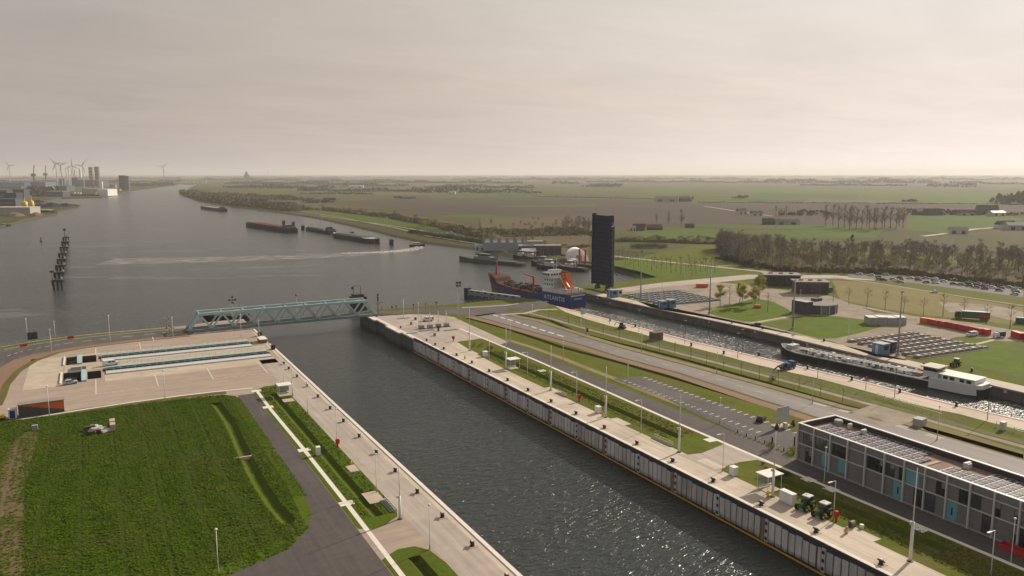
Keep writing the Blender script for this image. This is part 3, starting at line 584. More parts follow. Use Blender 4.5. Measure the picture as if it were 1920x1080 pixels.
field(FO, (1240, 343), (1700, 344), (1919, 350), (1919, 356), (1500, 351), (1240, 350))
field(FB, (1420, 380), (1700, 380), (1919, 383), (1919, 400), (1700, 402), (1560, 393), (1420, 386))
field(FG, (1700, 403), (1860, 403), (1919, 410), (1919, 425), (1780, 440), (1700, 432))
field(FO, (1150, 455), (1250, 455), (1350, 462), (1350, 478), (1240, 476), (1150, 470))
field(FG, (1150, 484), (1240, 488), (1340, 500), (1420, 512), (1340, 527), (1240, 524), (1190, 508), (1150, 497)) if False else None
field(FO, (420, 358), (640, 352), (900, 352), (1240, 358), (1240, 364), (900, 362), (560, 366), (430, 366))
field(FB2, (500, 372), (560, 368), (640, 370), (640, 377), (560, 378))
field(FO, (900, 345), (1240, 345), (1240, 350), (900, 350))
field(FG, (560, 392), (640, 398), (760, 416), (830, 424), (820, 430), (740, 424), (640, 408), (560, 396))
rs = random.Random(77)
FAR_F = [FG, FB, FO, FB2, M('field_winter_wheat', (0.052, 0.092, 0.014), (0.045, 0.08, 0.012), .01, .95), M('field_stubble', (0.125, 0.108, 0.062), (0.105, 0.092, 0.052), .01, .95), FO]
for k in range(64):
    y0 = 336 + 46 * rs.random() ** 1.8; x0 = rs.uniform(430, 1880); w_ = rs.uniform(50, 190); h_ = rs.uniform(.9, 2.6) * (1 + (y0 - 336) / 12); sl = rs.uniform(-.004, .022); sk = rs.uniform(-12, 25) * (h_ / 4)
    if 372 < y0 + h_ / 2 < 420 and 640 < x0 + w_ / 2 < 1560: continue
    if y0 > 362 and x0 < 760: continue
    field(rs.choice(FAR_F), (x0, y0), (x0 + w_, y0 + w_ * sl), (x0 + w_ + sk, y0 + w_ * sl + h_), (x0 + sk, y0 + h_))
ribbon('farm_road', S(ZP, (1320, 387), (1390, 398), (1450, 406)), 7, ZP + 0.6, LANEPAVE)
ribbon('farm_road', S(ZP, (1730, 444), (1780, 438), (1830, 430), (1919, 424)), 8, ZP + 0.6, LANEPAVE)
ribbon('farm_road', S(ZP, (600, 405), (680, 416), (760, 428), (830, 440)), 3, ZP + 0.6, LANEPAVE)
ribbon('dike_road', S(ZP, (470, 388.5), (560, 396.5), (640, 408.5), (740, 428), (800, 443), (900, 459)), 4, ZP + 0.7, GRAVEL)
WOODF = M('wood_floor', (0.085, 0.068, 0.046), (0.062, 0.054, 0.034), 0.3, 0.95, 0.4, 0.3, c3=(0.07, 0.075, 0.028), bscale=0.05)
sheet('wood_floor', S(0, (1340, 478), (1362, 490), (1400, 502), (1480, 512), (1590, 513), (1700, 516), (1820, 528), (1925, 543), (1925, 500), (1700, 488), (1480, 482), (1345, 470)), ZR + 2 * LAYER, WOODF)
field(WOODF, (1340, 478), (1346, 460), (1440, 452), (1600, 458), (1700, 462), (1930, 468), (1930, 500), (1700, 490), (1480, 486))
SCRUB = M('scrub_ground', (0.12, 0.092, 0.058), (0.09, 0.075, 0.042), 0.08, 0.95, 0.4, 0.3, c3=(0.085, 0.085, 0.032), bscale=0.02)
field(SCRUB, (900, 412), (1040, 408), (1104, 410), (1104, 482), (1060, 480), (985, 468), (905, 455))
field(SCRUB, (352, 364), (372, 372), (400, 378), (470, 387), (560, 394), (562, 378), (480, 366), (400, 358))
field(SCRUB, (600, 394), (660, 400), (720, 408), (780, 418), (840, 430), (900, 444), (940, 453), (905, 430), (830, 414), (740, 400), (640, 391))
meadow = S(0, (1150, 487), (1240, 494), (1340, 504), (1400, 513), (1330, 522), (1240, 522), (1195, 508), (1150, 498))
sheet('mown_lawn', meadow, ZR + 2 * LAYER, LAWN)

# --- wakes, painted glint and wind sheen on the water
def foam(name, pts, wds, mat, z=ZW + 0.05):
    b = MB(); rings = []
    for i, p in enumerate(pts):
        a = Vector(pts[max(0, i - 1)]); c = Vector(pts[min(len(pts) - 1, i + 1)]); d = (c - a).normalized(); nn = Vector((-d.y, d.x)) * wds[i] / 2
        rings.append([(p[0] + nn.x, p[1] + nn.y, z), (p[0] - nn.x, p[1] - nn.y, z)])
    b.loft(rings, close=False, cap=False); tag(b.build(name, mat), 'painted pale sheen on ruffled water' if 'wind' in name else 'white painted patches of foam and glint on the water', None, None, 'stuff')
foam('wake_and_glint', S(ZW, (787, 460.5), (785, 464.5), (768, 468.5), (735, 471.5), (690, 473.5), (640, 475)), [4, 13, 18, 16, 13, 9], FOAM)
foam('wake_and_glint', S(ZW, (770, 470), (720, 474), (640, 478), (520, 483), (380, 487), (200, 490)), [14, 26, 34, 40, 46, 50], foam_mat('old_wake', 0.22, 0.40, 0.75, 0.45, (0.4, 1, 1), R(20)), ZW + 0.03)
foam('wake_and_glint', S(ZW, (1078, 579), (1110, 586), (1180, 604), (1280, 632), (1380, 655)), [10, 12, 14, 14, 8], foam_mat('prop_foam_glint', 1.1, 0.46, 0.66, 0.5, (0.6, 1.4, 1), R(-28)))  # propeller foam; its white also paints the sun glint on the old lock water
foam('wake_and_glint', S(ZW, (1850, 752), (1880, 758), (1919, 770)), [4, 8, 10], foam_mat('prop_foam_glint_pale', 1.0, 0.47, 0.68, 0.55, (0.6, 1.4, 1), R(-28)))  # stern foam, likewise brightening the glinting water by colour
rs = random.Random(31)
WIND = foam_mat('wind_sheen', 0.10, 0.44, 0.78, 0.30, (0.5, 2.4, 1), R(30), (0.50, 0.475, 0.45))  # pale see-through colour for the brighter sky reflection on ruffled water
for px, py, L_, wd in ((25, 590, 70, 16), (60, 583, 40, 10), (110, 470, 60, 14), (190, 462, 90, 16), (260, 452, 80, 18), (300, 430, 90, 20), (250, 405, 120, 22), (330, 415, 90, 18), (400, 470, 120, 16), (520, 500, 110, 12), (560, 470, 60, 14), (420, 520, 130, 12), (250, 520, 120, 12), (170, 500, 90, 12), (310, 385, 120, 24), (230, 378, 120, 22), (640, 510, 80, 10), (480, 440, 60, 14)):
    X, Y = spot(px, py, ZW); a = AZ + rs.uniform(-.15, .25); d = Vector((math.cos(a), math.sin(a))) * L_; pts = [(X + d.x * f + rs.uniform(-3, 3), Y + d.y * f + rs.uniform(-4, 4)) for f in (-.6, -.3, 0, .3, .6)]
    foam('wind_sheen', pts, [wd * .2, wd * .8, wd, wd * .7, wd * .15], WIND, ZW + 0.02)
foam('bow_foam', S(ZW, (904, 543), (912, 549), (935, 557)), [1.0, 1.6, 1.0], FOAM)

# ------------------------------------------------------------------ lock wall with fender panels
t = thing('lock_wall', 'long lock wall of pale upright fender panels above an ochre rubbing rail', 'lock wall', (EDGE_R, 0, 0))
MB().box(-0.30, 60, -0.92, -0.02, 299, -0.1).build('coping_shade', DARKS, t)  # dark strip painted for the coping's overhang and the shadow beneath it
MB().box(-0.26, 60, -6.4, -0.02, 299, -5.45).build('wall_foot', BLACK, t)
MB().box(-0.2, 60, -5.45, -0.02, 299, -0.92).build('wall_backing', DARKS, t)
MB().box(-1.2, 60, -5.75, -0.85, 299, -5.5).build('rubbing_rail', YEL, t)
pan = [MB().box(-0.46, -0.715 + d, -5.4 + a, -0.2, 0.715 - d, -1.0 + c).mesh('panel', PANEL) for a, c, d in ((0, 0, 0), (0.1, -0.25, .02), (0.0, 0.04, 0), (-.05, -.1, .05))]
lad = MB().box(-0.52, -0.42, -5.5, -0.2, 0.42, -0.8).mesh('ladder_niche', OFFW)
hol = MB().box(-0.60, -0.26, -0.32, -0.5, 0.26, 0.32).mesh('bollard_hole', BLACK)
tan = MB().box(-0.50, -0.42, -5.6, -0.2, 0.42, -0.95).mesh('tan_post', RUST)
y = 66.0; kb = 0; rs = random.Random(2)
while y < 296:
    # one 13.9 m bay: fender panels, a ladder niche with holes, and a tan post in every second bay
    for k in range(7): o = link('panel', pan[rs.randrange(4)], t); o.location.y = y + 0.9 + 1.68 * k; o.location.x = rs.uniform(-.03, .0)
    o = link('ladder_niche', lad, t); o.location.y = y + 12.35
    for z in (-1.6, -3.2, -4.8):
        h = link('bollard_hole', hol, o); h.location = (0, 0, z)
    if kb % 2 == 0: o = link('tan_post', tan, t); o.location.y = y + 13.35
    else: o = link('panel', pan[3], t); o.location.y = y + 13.3; o.scale.y = .55
    y += 13.9; kb += 1
t = thing('pile_wall', 'grey sheet pile wall with stepped bays near the truss bridge', 'quay wall', (EDGE_R, 0, 0))
for y0, y1, x in ((299.5, 312, -0.4), (312.3, 330, -1.7), (330.3, 345, -0.4), (345.3, 368, -1.7)):
    b = MB(); n = int((y1 - y0) / 1.4)
    for k in range(n):
        yy = y0 + (y1 - y0) * k / n; st = (y1 - y0) / n
        b.add([(x, yy, -6.4), (x, yy + st * 0.4, -6.4), (x - 0.45, yy + st * 0.5, -6.4), (x - 0.45, yy + st * 0.9, -6.4), (x, yy + st, -6.4),
               (x, yy, -0.5), (x, yy + st * 0.4, -0.5), (x - 0.45, yy + st * 0.5, -0.5), (x - 0.45, yy + st * 0.9, -0.5), (x, yy + st, -0.5)],
              [(i, i + 1, i + 6, i + 5) for i in range(4)])
    b.box(x + 0.05, y0, -6.4, 0.1, y1, -0.55)
    b.build('pile_bay', PILE, t)
    MB().box(x - 0.6, y0, -0.5, -0.13, y1, 0.1).build('coping', KERBW, t)

# ------------------------------------------------------------------ bollards
def make_bollard():
    t = thing('bollard', 'x x x x', 'bollard')
    MB().box(-0.9, -0.75, 0.0, 0.9, 0.75, 0.06).build('base_slab', LIGHTPAD, t)
    MB().lathe([(0.55, 0.06), (0.42, 0.12), (0.34, 0.55), (0.46, 0.75), (0.42, 0.9), (0.12, 0.96)], n=10).build('body', BLACK, t, True)
    MB().cyl((0, -0.75, 0.72), (0, 0.75, 0.72), 0.14, 0.14, 8).build('horn', BLACK, t)
    MB().cyl((0, 0, 0.955), (0, 0, 1.1), 0.22, 0.2, 8).build('cap', WHITE, t)
    return t
proto = make_bollard(); first = True
for k in range(14):
    lab = f'{ORD[k]} black mooring bollard on the left lock quay, counting from the bridge'
    Y = 278.5 - 13.42 * k if k else 279.5
    Y = [279.5, 271.5, 259.3, 245.7, 232.1, 218.4, 205.0, 190.7, 177.0, 163.6, 149.9, 136.4, 122.6, 109][k]
    if first: proto.location = (57.9, Y, 0.02); proto['label'] = lab; proto['group'] = 'mooring bollards along the left quay'; first = False
    else: copy_tree(proto, (57.9, Y, 0.02), label=lab)
for k in range(18):
    Y = [322, 291.8, 282.8, 274.3, 262.2, 248.9, 235.0, 221.5, 207.8, 193.8, 180.2, 166.2, 152.0, 138.2, 124.4, 110.2, 96.3, 82.3][k]
    copy_tree(proto, (118.0, Y, 0.02), label=f'{ORD[k]} black mooring bollard on the right lock quay, counting from the bridge', group='mooring bollards along the right quay')

# ------------------------------------------------------------------ masts and lamps
def make_mast(h, hs, r=0.3, box=True):
    t = thing('light_mast', 'x x x x', 'mast')
    MB().cyl((0, 0, 0), (0, 0, hs), r, r * 0.9, 10).build('lower_tube', POLE, t, True)
    MB().cyl((0, 0, hs), (0, 0, h), r * 0.36, r * 0.28, 8).build('upper_tube', POLE, t, True)
    MB().cyl((0, 0, 0), (0, 0, 0.12), r * 1.9, r * 1.9, 8).build('foot_plate', DARKS, t)
    if box:
        MB().cbox((-0.42, 0, hs - 0.1), (0.5, 0.45, 0.5)).build('junction_box', OFFW, t)
    return t
mp_ = make_mast(14.6, 6.2); used = False
for k, (X, Y, sc_) in enumerate(((125.7, 267.1, 1.14), (124.7, 235.2, 1), (124.6, 204.9, 1), (123.9, 174, 1), (123.7, 142.6, 1), (123.6, 112.4, 0.98), (123.7, 80.7, 1.18))):
    lab = 'tall pale light mast on the right quay, ' + ('beside the far tip of the lawn', 'next to the far white shelter', 'above the bench, third from the lawn tip', 'fourth from the far lawn tip', 'near the paved crossing', 'in front of the near shelter', 'nearest the camera')[k]
    if not used: mp_.location = (X, Y, 0); mp_.scale = (1, 1, sc_); mp_['label'] = lab; mp_['group'] = 'light masts along the right quay'; used = True
    else: copy_tree(mp_, (X, Y, 0), label=lab, scale=(1, 1, sc_))
copy_tree(mp_, (50.2, 139.7, 0), label='tall pale light mast on the left quay at the near tip of the lawn strip', group='light masts along the left quay', scale=(0.9, 0.9, 0.77))
copy_tree(mp_, (51.5, 237.5, 0), label='tall pale light mast beside the shelter on the left quay', group='light masts along the left quay', scale=(0.6, 0.6, 0.7))

def make_lamp(h, arm, r=0.09):
    t = thing('lamp_post', 'x x x x', 'lamp post')
    MB().cyl((0, 0, 0), (0, 0, h), r, r * 0.7, 6).build('pole', POLE, t, True)
    if arm:
        MB().bar((0.05, 0, h), (-arm, 0, h + 0.05), 0.09).build('arm', POLE, t)
        MB().box(-arm - 0.7, -0.16, h - 0.06, -arm + 0.35, 0.16, h + 0.13).build('lamp_head', WHITE, t)
    else:
        MB().lathe([(0.1, 0), (0.24, 0.1), (0.26, 0.3), (0.14, 0.4)], (0, 0, h - 0.1), 8).build('lamp_head', WHITE, t, True)
    MB().cyl((0, 0, 0), (0, 0, 0.8), r * 1.7, r * 1.5, 6).build('base_sleeve', GREY, t)
    return t
lampA = make_lamp(9.0, 1.4); lampB = make_lamp(8.0, 0)
rows = [(lampA, 125.1, 220.7, 'bent arm lamp post behind the right quay between the shelter and the bench', 1.0, 0),
        (lampA, 125.4, 191.2, 'bent arm lamp post with the red life ring box beside the right quay bench', 1.0, 0),
        (lampA, 124.4, 158.6, 'bent arm lamp post on the right quay lawn beyond the barrier rack', 1.0, 0),
        (lampA, 124.3, 128.1, 'bent arm lamp post at the paved crossing of the right quay', 1.0, 0),
        (lampA, 125.5, 98.5, 'bent arm lamp post next to the second green tractor', 0.9, 0),
        (lampA, 131.3, 71.0, 'bent arm lamp post nearest the camera on the shaded lawn', 0.9, 0),
        (lampB, 126.6, 252.0, 'plain lamp post beside the white box at the lawn tip', 0.95, 0),
        (lampB, 148.3, 276.0, 'farthest plain lamp post along the brown path', 0.9, 0),
        (lampB, 149.6, 237.4, 'second plain lamp post along the brown path from the bridge', 0.85, 0),
        (lampB, 150.5, 199.4, 'plain lamp post at the far end of the car park', 0.78, 0),
        (lampB, 147.9, 154.3, 'plain lamp post on the near edge of the car park', 0.9, 0),
        (lampB, 139.4, 112.4, 'slim lamp post in front of the third bay of the brick building', 1.0, 0),
        (lampB, 139.0, 72.0, 'slim lamp post in front of the brick building near the red barrier', 1.0, 0),
        (lampB, 50.4, 154.6, 'slim lamp post beside the large concrete pad on the left quay', 1.05, 0),
        (lampB, 50.9, 186.6, 'slim lamp post with a red box beside the left quay lawn', 1.2, 0),
        (lampB, 51.2, 217.5, 'slim lamp post midway along the left quay lawn', 1.12, 0),
        (lampB, 50.7, 246.2, 'slim lamp post beside the far end of the left quay lawn', 1.0, 0),
        (lampB, 50.6, 125.2, 'slim lamp post at the near lawn patch of the left quay', 1.05, 0),
        (lampB, 15.4, 135.0, 'white lamp post on the near edge of the green crop field', 0.95, 0),
        (lampB, 16.6, 252.5, 'white lamp post on the far edge of the green crop field', 1.1, 0),
        (lampB, -13.7, 250.3, 'white lamp post in front of the orange and grey shed', 1.05, 0),
        (lampB, 4.1, 347.9, 'tall white lamp post between the curved road and the gate recesses', 1.4, 0),
        (lampB, -16.0, 338.5, 'white lamp post on the inside of the curved road', 1.15, 0),
        (lampB, -25.2, 365.5, 'white lamp post on the water side of the curved road beside the dark sign', 1.2, 0),
        (lampB, -15.6, 366.6, 'short white lamp post on the water side of the curved road', 0.95, 0),
        (lampB, 27.3, 346.3, 'white lamp post near the left end of the truss bridge', 1.1, 0),
        (lampB, 52.6, 335.5, 'white lamp post between the truss bridge and the upper gate recess', 1.2, 0),
        (lampB, 57.5, 322.0, 'white lamp post beside the end of the upper gate recess', 1.1, 0)]
for px, py, sc_, lab in ((1344, 699, 0.9, 'plain lamp post on the roadside opposite the car park'), (1523, 757, 1.0, 'plain lamp post on the roadside opposite the brick building'), (1203, 659, 0.9, 'plain lamp post on the roadside beyond the car park'),
                         (1089, 622, 0.8, 'plain lamp post on the roadside, second from the bridge junction'), (998, 597, 0.8, 'plain lamp post at the road junction'), (1757, 825, 1.1, 'plain lamp post on the roadside behind the brick building'),
                         (859, 598, 1.5, 'lamp post on the plaza edge next to the black board mast'), (785, 612, 1.3, 'lamp post on the plaza left of the white van'), (757, 594, 1.0, 'lamp post by the right end of the truss bridge')):
    X, Y = spot(px, py); rows.append((lampB, X, Y, lab, sc_, 0))
ul = set()
for pr, X, Y, lab, s_, rz in rows:
    gp = 'bent arm lamp posts on the right quay' if pr is lampA else 'plain lamp posts of the lock complex'
    if pr not in ul: pr.location = (X, Y, 0); pr.scale = (1, 1, s_); pr['label'] = lab; pr['group'] = gp; ul.add(pr)
    else: copy_tree(pr, (X, Y, 0), label=lab, group=gp, scale=(1, 1, s_))
# dark thin lamp posts along the old quay
t = thing('quay_lamp', 'dark slim quay lamp beside the blue water mark, farthest along the old quay', 'lamp post', spot(1143, 607), 0, 'dark lamp posts on the old quay')
MB().cyl((0, 0, 0), (0, 0, 9.5), 0.10, 0.07, 6).build('pole', DARKS, t); MB().box(-0.7, -0.12, 9.45, 0.7, 0.12, 9.6).build('lamp_head', GREY, t)
for k, (px, py) in enumerate(((1198, 622), (1284, 645), (1383, 672), (1391, 664), (1533, 708), (1552, 701), (1677, 746), (1851, 788))):
    copy_tree(t, (*spot(px, py), 0), label='dark slim quay lamp on the old lock quay, ' + ORD[k + 1] + ' from the tanker stern')
# tall grey masts on the far quay
t = thing('tall_mast', 'tall grey light mast on the far quay beside the raised navy bridge', 'mast', spot(1201, 562), 0, 'tall grey masts on the far quay')
MB().cyl((0, 0, 0), (0, 0, 25), 0.42, 0.2, 8).build('tube', M('mast_grey', (0.30, 0.31, 0.32), None, 1, 0.5), t, True); MB().box(-0.9, -0.2, 24.4, 0.9, 0.2, 24.9).build('lamp_head', GREY, t)
MB().cyl((0, 0, 0), (0, 0, 1.2), 0.75, 0.7, 8).build('base_collar', GREY, t)
for (px, py), lab, s_ in (((1330, 589), 'tall grey light mast on the far quay in front of the budding trees', 0.95), ((1486, 618), 'tall grey light mast on the far quay at the lawn before the grey pavilion', 0.92), ((1683, 667), 'tall grey light mast on the far quay next to the blue cabin', 1.02)):
    copy_tree(t, (*spot(px, py), 0), label=lab, scale=(1, 1, s_))

# ------------------------------------------------------------------ truss bridge
t = thing('truss_bridge', 'pale teal steel truss bridge spanning the new lock', 'bridge', (0, 0, 0))
X0, X1, NB = 34.4, 118.0, 9
bay_ = (X1 - X0) / NB; YN, YF, ZD, ZT = 355.2, 362.6, 0.75, 7.7
MB().box(X0 - 1, YN + 0.5, 0.15, X1 + 1, YF - 0.5, 0.7).build('deck', DARKS, t)
MB().box(X0 - 1, YN + 0.6, 0.704, X1 + 1, YF - 0.6, 0.76).build('deck_surface', DARKROAD, t)
for Yt in (YN, YF):
    MB().box(X0 - 0.5, Yt - 0.35, 0.1, X1 + 0.5, Yt + 0.35, 1.15).build('lower_chord', TEALD, t)
    MB().box(X0 + bay_ * 0.42, Yt - 0.42, ZT - 0.55, X1 - bay_ * 0.42, Yt + 0.42, ZT + 0.55).build('upper_chord', TEAL, t)
    for k in range(NB):
        a, m_, c = X0 + k * bay_, X0 + (k + 0.5) * bay_, X0 + (k + 1) * bay_
        w1 = 1.15 if k == 0 else 0.7; w2 = 1.15 if k == NB - 1 else 0.7
        MB().bar((a, Yt, 1.1), (m_, Yt, ZT - 0.4), 0.6, w1).build('diagonal', TEAL, t)
        MB().bar((m_, Yt, ZT - 0.4), (c, Yt, 1.1), 0.6, w2).build('diagonal', TEAL, t)
    b = MB()
    for k in range(60):
        x = X0 + (X1 - X0) * k / 59; b.bar((x, Yt + (0.7 if Yt == YN else -0.7), 0.76), (x, Yt + (0.7 if Yt == YN else -0.7), 1.9), 0.06)
    b.bar((X0, Yt + (0.7 if Yt == YN else -0.7), 1.9), (X1, Yt + (0.7 if Yt == YN else -0.7), 1.9), 0.07)
    o = b.build('railing', TEALD, t); o['kind'] = 'stuff'
for k in range(NB):
    m_ = X0 + (k + 0.5) * bay_
    MB().bar((m_, YN + 0.42, ZT), (m_, YF - 0.42, ZT), 0.35, 0.5).build('cross_beam', TEAL, t)
for k in range(NB - 1):
    m_, c = X0 + (k + 0.5) * bay_, X0 + (k + 1.5) * bay_
    MB().bar((m_, YN + 0.5, ZT - 0.1), (c, YF - 0.5, ZT - 0.1), 0.2).build('wind_brace', TEAL, t)

def signal_mast(name, loc, lab, h, boards, mat=OFFW):
    t = thing(name, lab, 'signal mast', loc)
    MB().cyl((0, 0, 0), (0, 0, h), 0.18, 0.12, 8).build('pole', mat, t)
    for (x, z, s_) in boards: MB().box(x - s_ / 2, -0.3, z - s_ / 2, x + s_ / 2, 0.0, z + s_ / 2).build('lamp_board', BLACK, t)
    if len(boards) > 2:
        MB().box(-1.9, -0.06, h - 3.9, 1.9, 0.06, h - 3.75).build('cross_arm', mat, t)
    return t
signal_mast('signal_mast', (54.4, 366.5, 0), 'pole with a cross of black signal lamps behind the left half of the truss bridge', 12.5, [(0, 12.6, 0.75), (-1.25, 11.2, 0.8), (0, 11.2, 0.8), (1.25, 11.2, 0.8), (0, 9.9, 0.8)])
MB().cbox((54.4, 366.3, 4.6), (1.4, 1.0, 1.8)).build('signal_cabinet', OFFW); tag(bpy.data.objects['signal_cabinet'], 'white cabinet on the pole behind the bridge truss', 'cabinet')
signal_mast('signal_mast', spot(709, 590), 'pole with three black signal lamps stacked at the right end of the truss bridge', 9.6, [(0, 9.7, 0.75), (0, 8.4, 0.75), (0, 7.2, 0.75)], DARKS)
signal_mast('signal_mast', spot(860, 600), 'thin tall pole carrying two black boards on the plaza by the old lock', 18.0, [(-0.75, 17.6, 1.0), (0.75, 17.6, 1.0), (-0.75, 16.2, 0.9), (0.75, 16.2, 0.9)], GREY)
X, Y = 82.4, 364
t = thing('warning_ball', 'pink red ball on a thin staff above the middle of the truss bridge', 'marker', (X, Y, 0.76)); MB().cyl((0, 0, 0), (0, 0, 10.2), 0.06, 0.06, 6).build('staff', POLE, t)
MB().lathe([(0.1, 0), (0.5, 0.25), (0.65, 0.65), (0.5, 1.05), (0.1, 1.3)], (0, 0, 10.2), 10).build('ball', M('pink_red', (0.45, 0.09, 0.10)), t, True)

# left end of bridge: road barriers, sign board, black work vessel etc. are further on
def barrier(loc, rz, lab):
    t = thing('road_barrier', lab, 'barrier', loc, rz)
    MB().box(-0.4, -0.3, 0, 0.4, 0.3, 1.2).build('drive_box', OFFW, t)
    for k in range(6): MB().box(-0.06, -0.09, 1.2 + k * 0.95, 0.06, 0.09, 1.2 + (k + 1) * 0.95).build('boom_stripe', REDP if k % 2 == 0 else WHITE, t)
    MB().cbox((0, 0.25, 2.4), (0.7, 0.1, 0.7)).build('warning_light', REDP, t)
for (px, py), lab in (((313, 624), 'raised red and white road barrier left of the truss bridge'), ((318, 621), 'raised red and white road barrier closest to the left bridge end'), ((322, 624), 'raised striped barrier on the quay side at the left bridge end'), ((717, 588), 'raised red and white road barrier at the right bridge end')):
    barrier(spot(px, py), 0, lab)
for (px, py), lab in (((133, 636), 'red and white marker cone board beside the curved road'), ((45, 651), 'low red barrier block at the water side of the curved road')):
    t = thing('road_marker', lab, 'road marker', spot(px, py)); MB().box(-1.2, -0.15, 0.3, 1.2, 0.15, 1.3).build('board', REDP, t); MB().box(-1.0, -0.4, 0, 1.0, 0.4, 0.3).build('foot', OFFW, t)
t = thing('sign_board', 'dark grey back of a road sign on two posts beside the curved road', 'sign', spot(62, 643), R(10))
MB().box(-1.7, -0.06, 1.4, 1.7, 0.06, 4.4).build('panel', DARKS, t)
for x in (-1.2, 1.2): MB().cyl((x, 0.12, 0), (x, 0.12, 4.2), 0.08, 0.08, 6).build('post', GREY, t)
# shore railing along the curved road and on to the bridge
def railing(name, pts, lab, h=1.15, step=2.6, mat=GREY, cat='railing', r=0.035, rails=2):
    t = thing(name, lab, cat)
    post = MB().cyl((0, 0, 0), (0, 0, h), r * 1.3, r * 1.3, 5).mesh('post', mat)
    b = MB()
    for p, q in zip(pts, pts[1:]):
        L_ = math.hypot(q[0] - p[0], q[1] - p[1]); n = max(1, round(L_ / step))
        for k in range(n):
            f = k / n; o = link('post', post, t); o.location = (p[0] + (q[0] - p[0]) * f, p[1] + (q[1] - p[1]) * f, 0)
        for i in range(rails):
            z = h * (1 - i * 0.45); b.bar((*p, z), (*q, z), r * 1.6)
    o = b.build('rail', mat, t); return t
railing('shore_railing', [(x, y - 0.8) for x, y in shoreN], 'long thin railing between the curved road and the wide water', 1.2, 3.2)
railing('shore_railing', [(121, 370.5), (138, 370), (165, 368.2), (181, 370), (198, 368.6)], 'long thin railing along the water behind the plaza', 1.3, 3.0)

# ------------------------------------------------------------------ rolling gate recesses on the platform
def gate(name, y0, xa, xb, lab):
    t = thing(name, lab, 'lock gate', (0, y0, 0))
    MB().box(xa, -4.4, 0.02, xb, -0.1, 0.28).build('gate_deck', M('gate_deck_pale', (0.50, 0.52, 0.53), (0.42, 0.44, 0.455), 0.3, 0.6), t)
    MB().box(xa, -4.75, 0.02, xb, -4.45, 0.18).build('deck_edge', GREY, t)
    MB().box(xa, 3.7, 0.02, xb, 5.6, 0.55).build('walkway_beam', TEAL, t)
    n = int((xb - xa) / 4.4)
    for k in range(n):
        x = xa + (xb - xa) * (k + 0.5) / n
        MB().box(x - 1.7, 3.62, 0.1, x + 1.7, 3.7, 0.5).build('beam_panel', TEALD, t)
        MB().box(x - 1.9, -4.2, 0.284, x + 1.9, -2.4, 0.34).build('hatch_plate', OFFW, t)
    post = MB().cyl((0, 0, 0), (0, 0, 1.25), 0.05, 0.05, 5).mesh('rail_post', TEAL)
    for yy, zz in ((5.4, 0.55), (-0.4, 0.28)):
        for k in range(2 * n + 1):
            o = link('rail_post', post, t); o.location = (xa + (xb - xa) * k / (2 * n), yy, zz)
        b = MB()
        for h in (0.65, 1.22): b.bar((xa, yy, zz + h), (xb, yy, zz + h), 0.07)
        b.build('handrail', TEAL, t)
    return t
gate('rolling_gate', 298.3, 1.5, 56.6, 'pale deck and teal walkway of the rolling lock gate in the nearer recess')
gate('rolling_gate', 319.8, 0.5, 53.5, 'pale deck and teal walkway of the rolling lock gate in the farther recess')
for lab, xa, xb, ya, yb, xw in (('open machine pit with teal cross walk at the end of the nearer gate recess', -11.4, 0, 287.4, 302.5, -5.1), ('open machine pit with teal cross walk at the end of the farther gate recess', -11, -1.2, 315, 328.5, -6.55)):
    t = thing('machine_pit', lab, 'gate machinery', (xw, (ya + yb) / 2, 0)); h = (yb - ya) / 2
    MB().box(-0.8, -h - 0.6, 0.02, 0.8, h + 0.6, 0.55).build('cross_walk', TEAL, t)
    for s_ in (-0.75, 0.75):
        b = MB()
        for k in range(7): y = -h + 2 * h * k / 6; b.cyl((s_, y, 0.55), (s_, y, 1.6), 0.05, 0.05, 5)
        b.bar((s_, -h, 1.6), (s_, h, 1.6), 0.07); b.build('handrail', TEAL, t)['kind'] = 'stuff'
    MB().box(xa - xw - 0.75, -h - 0.7, 0.02, xa - xw - 0.35, h + 0.7, 0.4).build('kerb', KERBW, t)
    for k in range(3): MB().box(xa - xw + 0.8, -h + 1.2 + k * h * 0.6, -5, xa - xw + 4, -h + 1.2 + k * h * 0.6 + h * 0.35, -1.2).build('winch', DARKS, t)
t = thing('hatch_cover', 'dark rectangular hatch cover on the pale slab between the gate recesses', 'hatch', spot(147, 694)); MB().box(-2.4, -3.0, 0.02, 2.4, 3.0, 0.5).build('cover', DARKS, t); MB().box(-2.6, -3.3, 0.02, 2.6, -3.02, 0.56).build('rim', OFFW, t)
t = thing('winch_house', 'olive grey concrete head block beside the lock edge at the upper gate', 'gate head', (58.6, 322, 0)); MB().box(-1.4, -3, 0, 1.2, 3, 1.5).build('block', M('head_olive', (0.15, 0.14, 0.115)), t); MB().box(-1.6, -3.3, 1.5, 1.5, 3.3, 1.65).build('cap', KERBW, t)
for k, (px, py, lab) in enumerate(((487, 630, 'black boxed winch on the left lock edge nearest the truss bridge'), (512, 655, 'black boxed winch on the left lock edge between the two gates'))):
    t = thing('edge_winch', lab, 'winch', spot(px, py)); MB().box(-0.7, -0.9, 0, 0.7, 0.9, 1.8).build('housing', BLACK, t); MB().cyl((0, -1.1, 0.9), (0, 1.1, 0.9), 0.35, 0.35, 8).build('drum', DARKS, t)

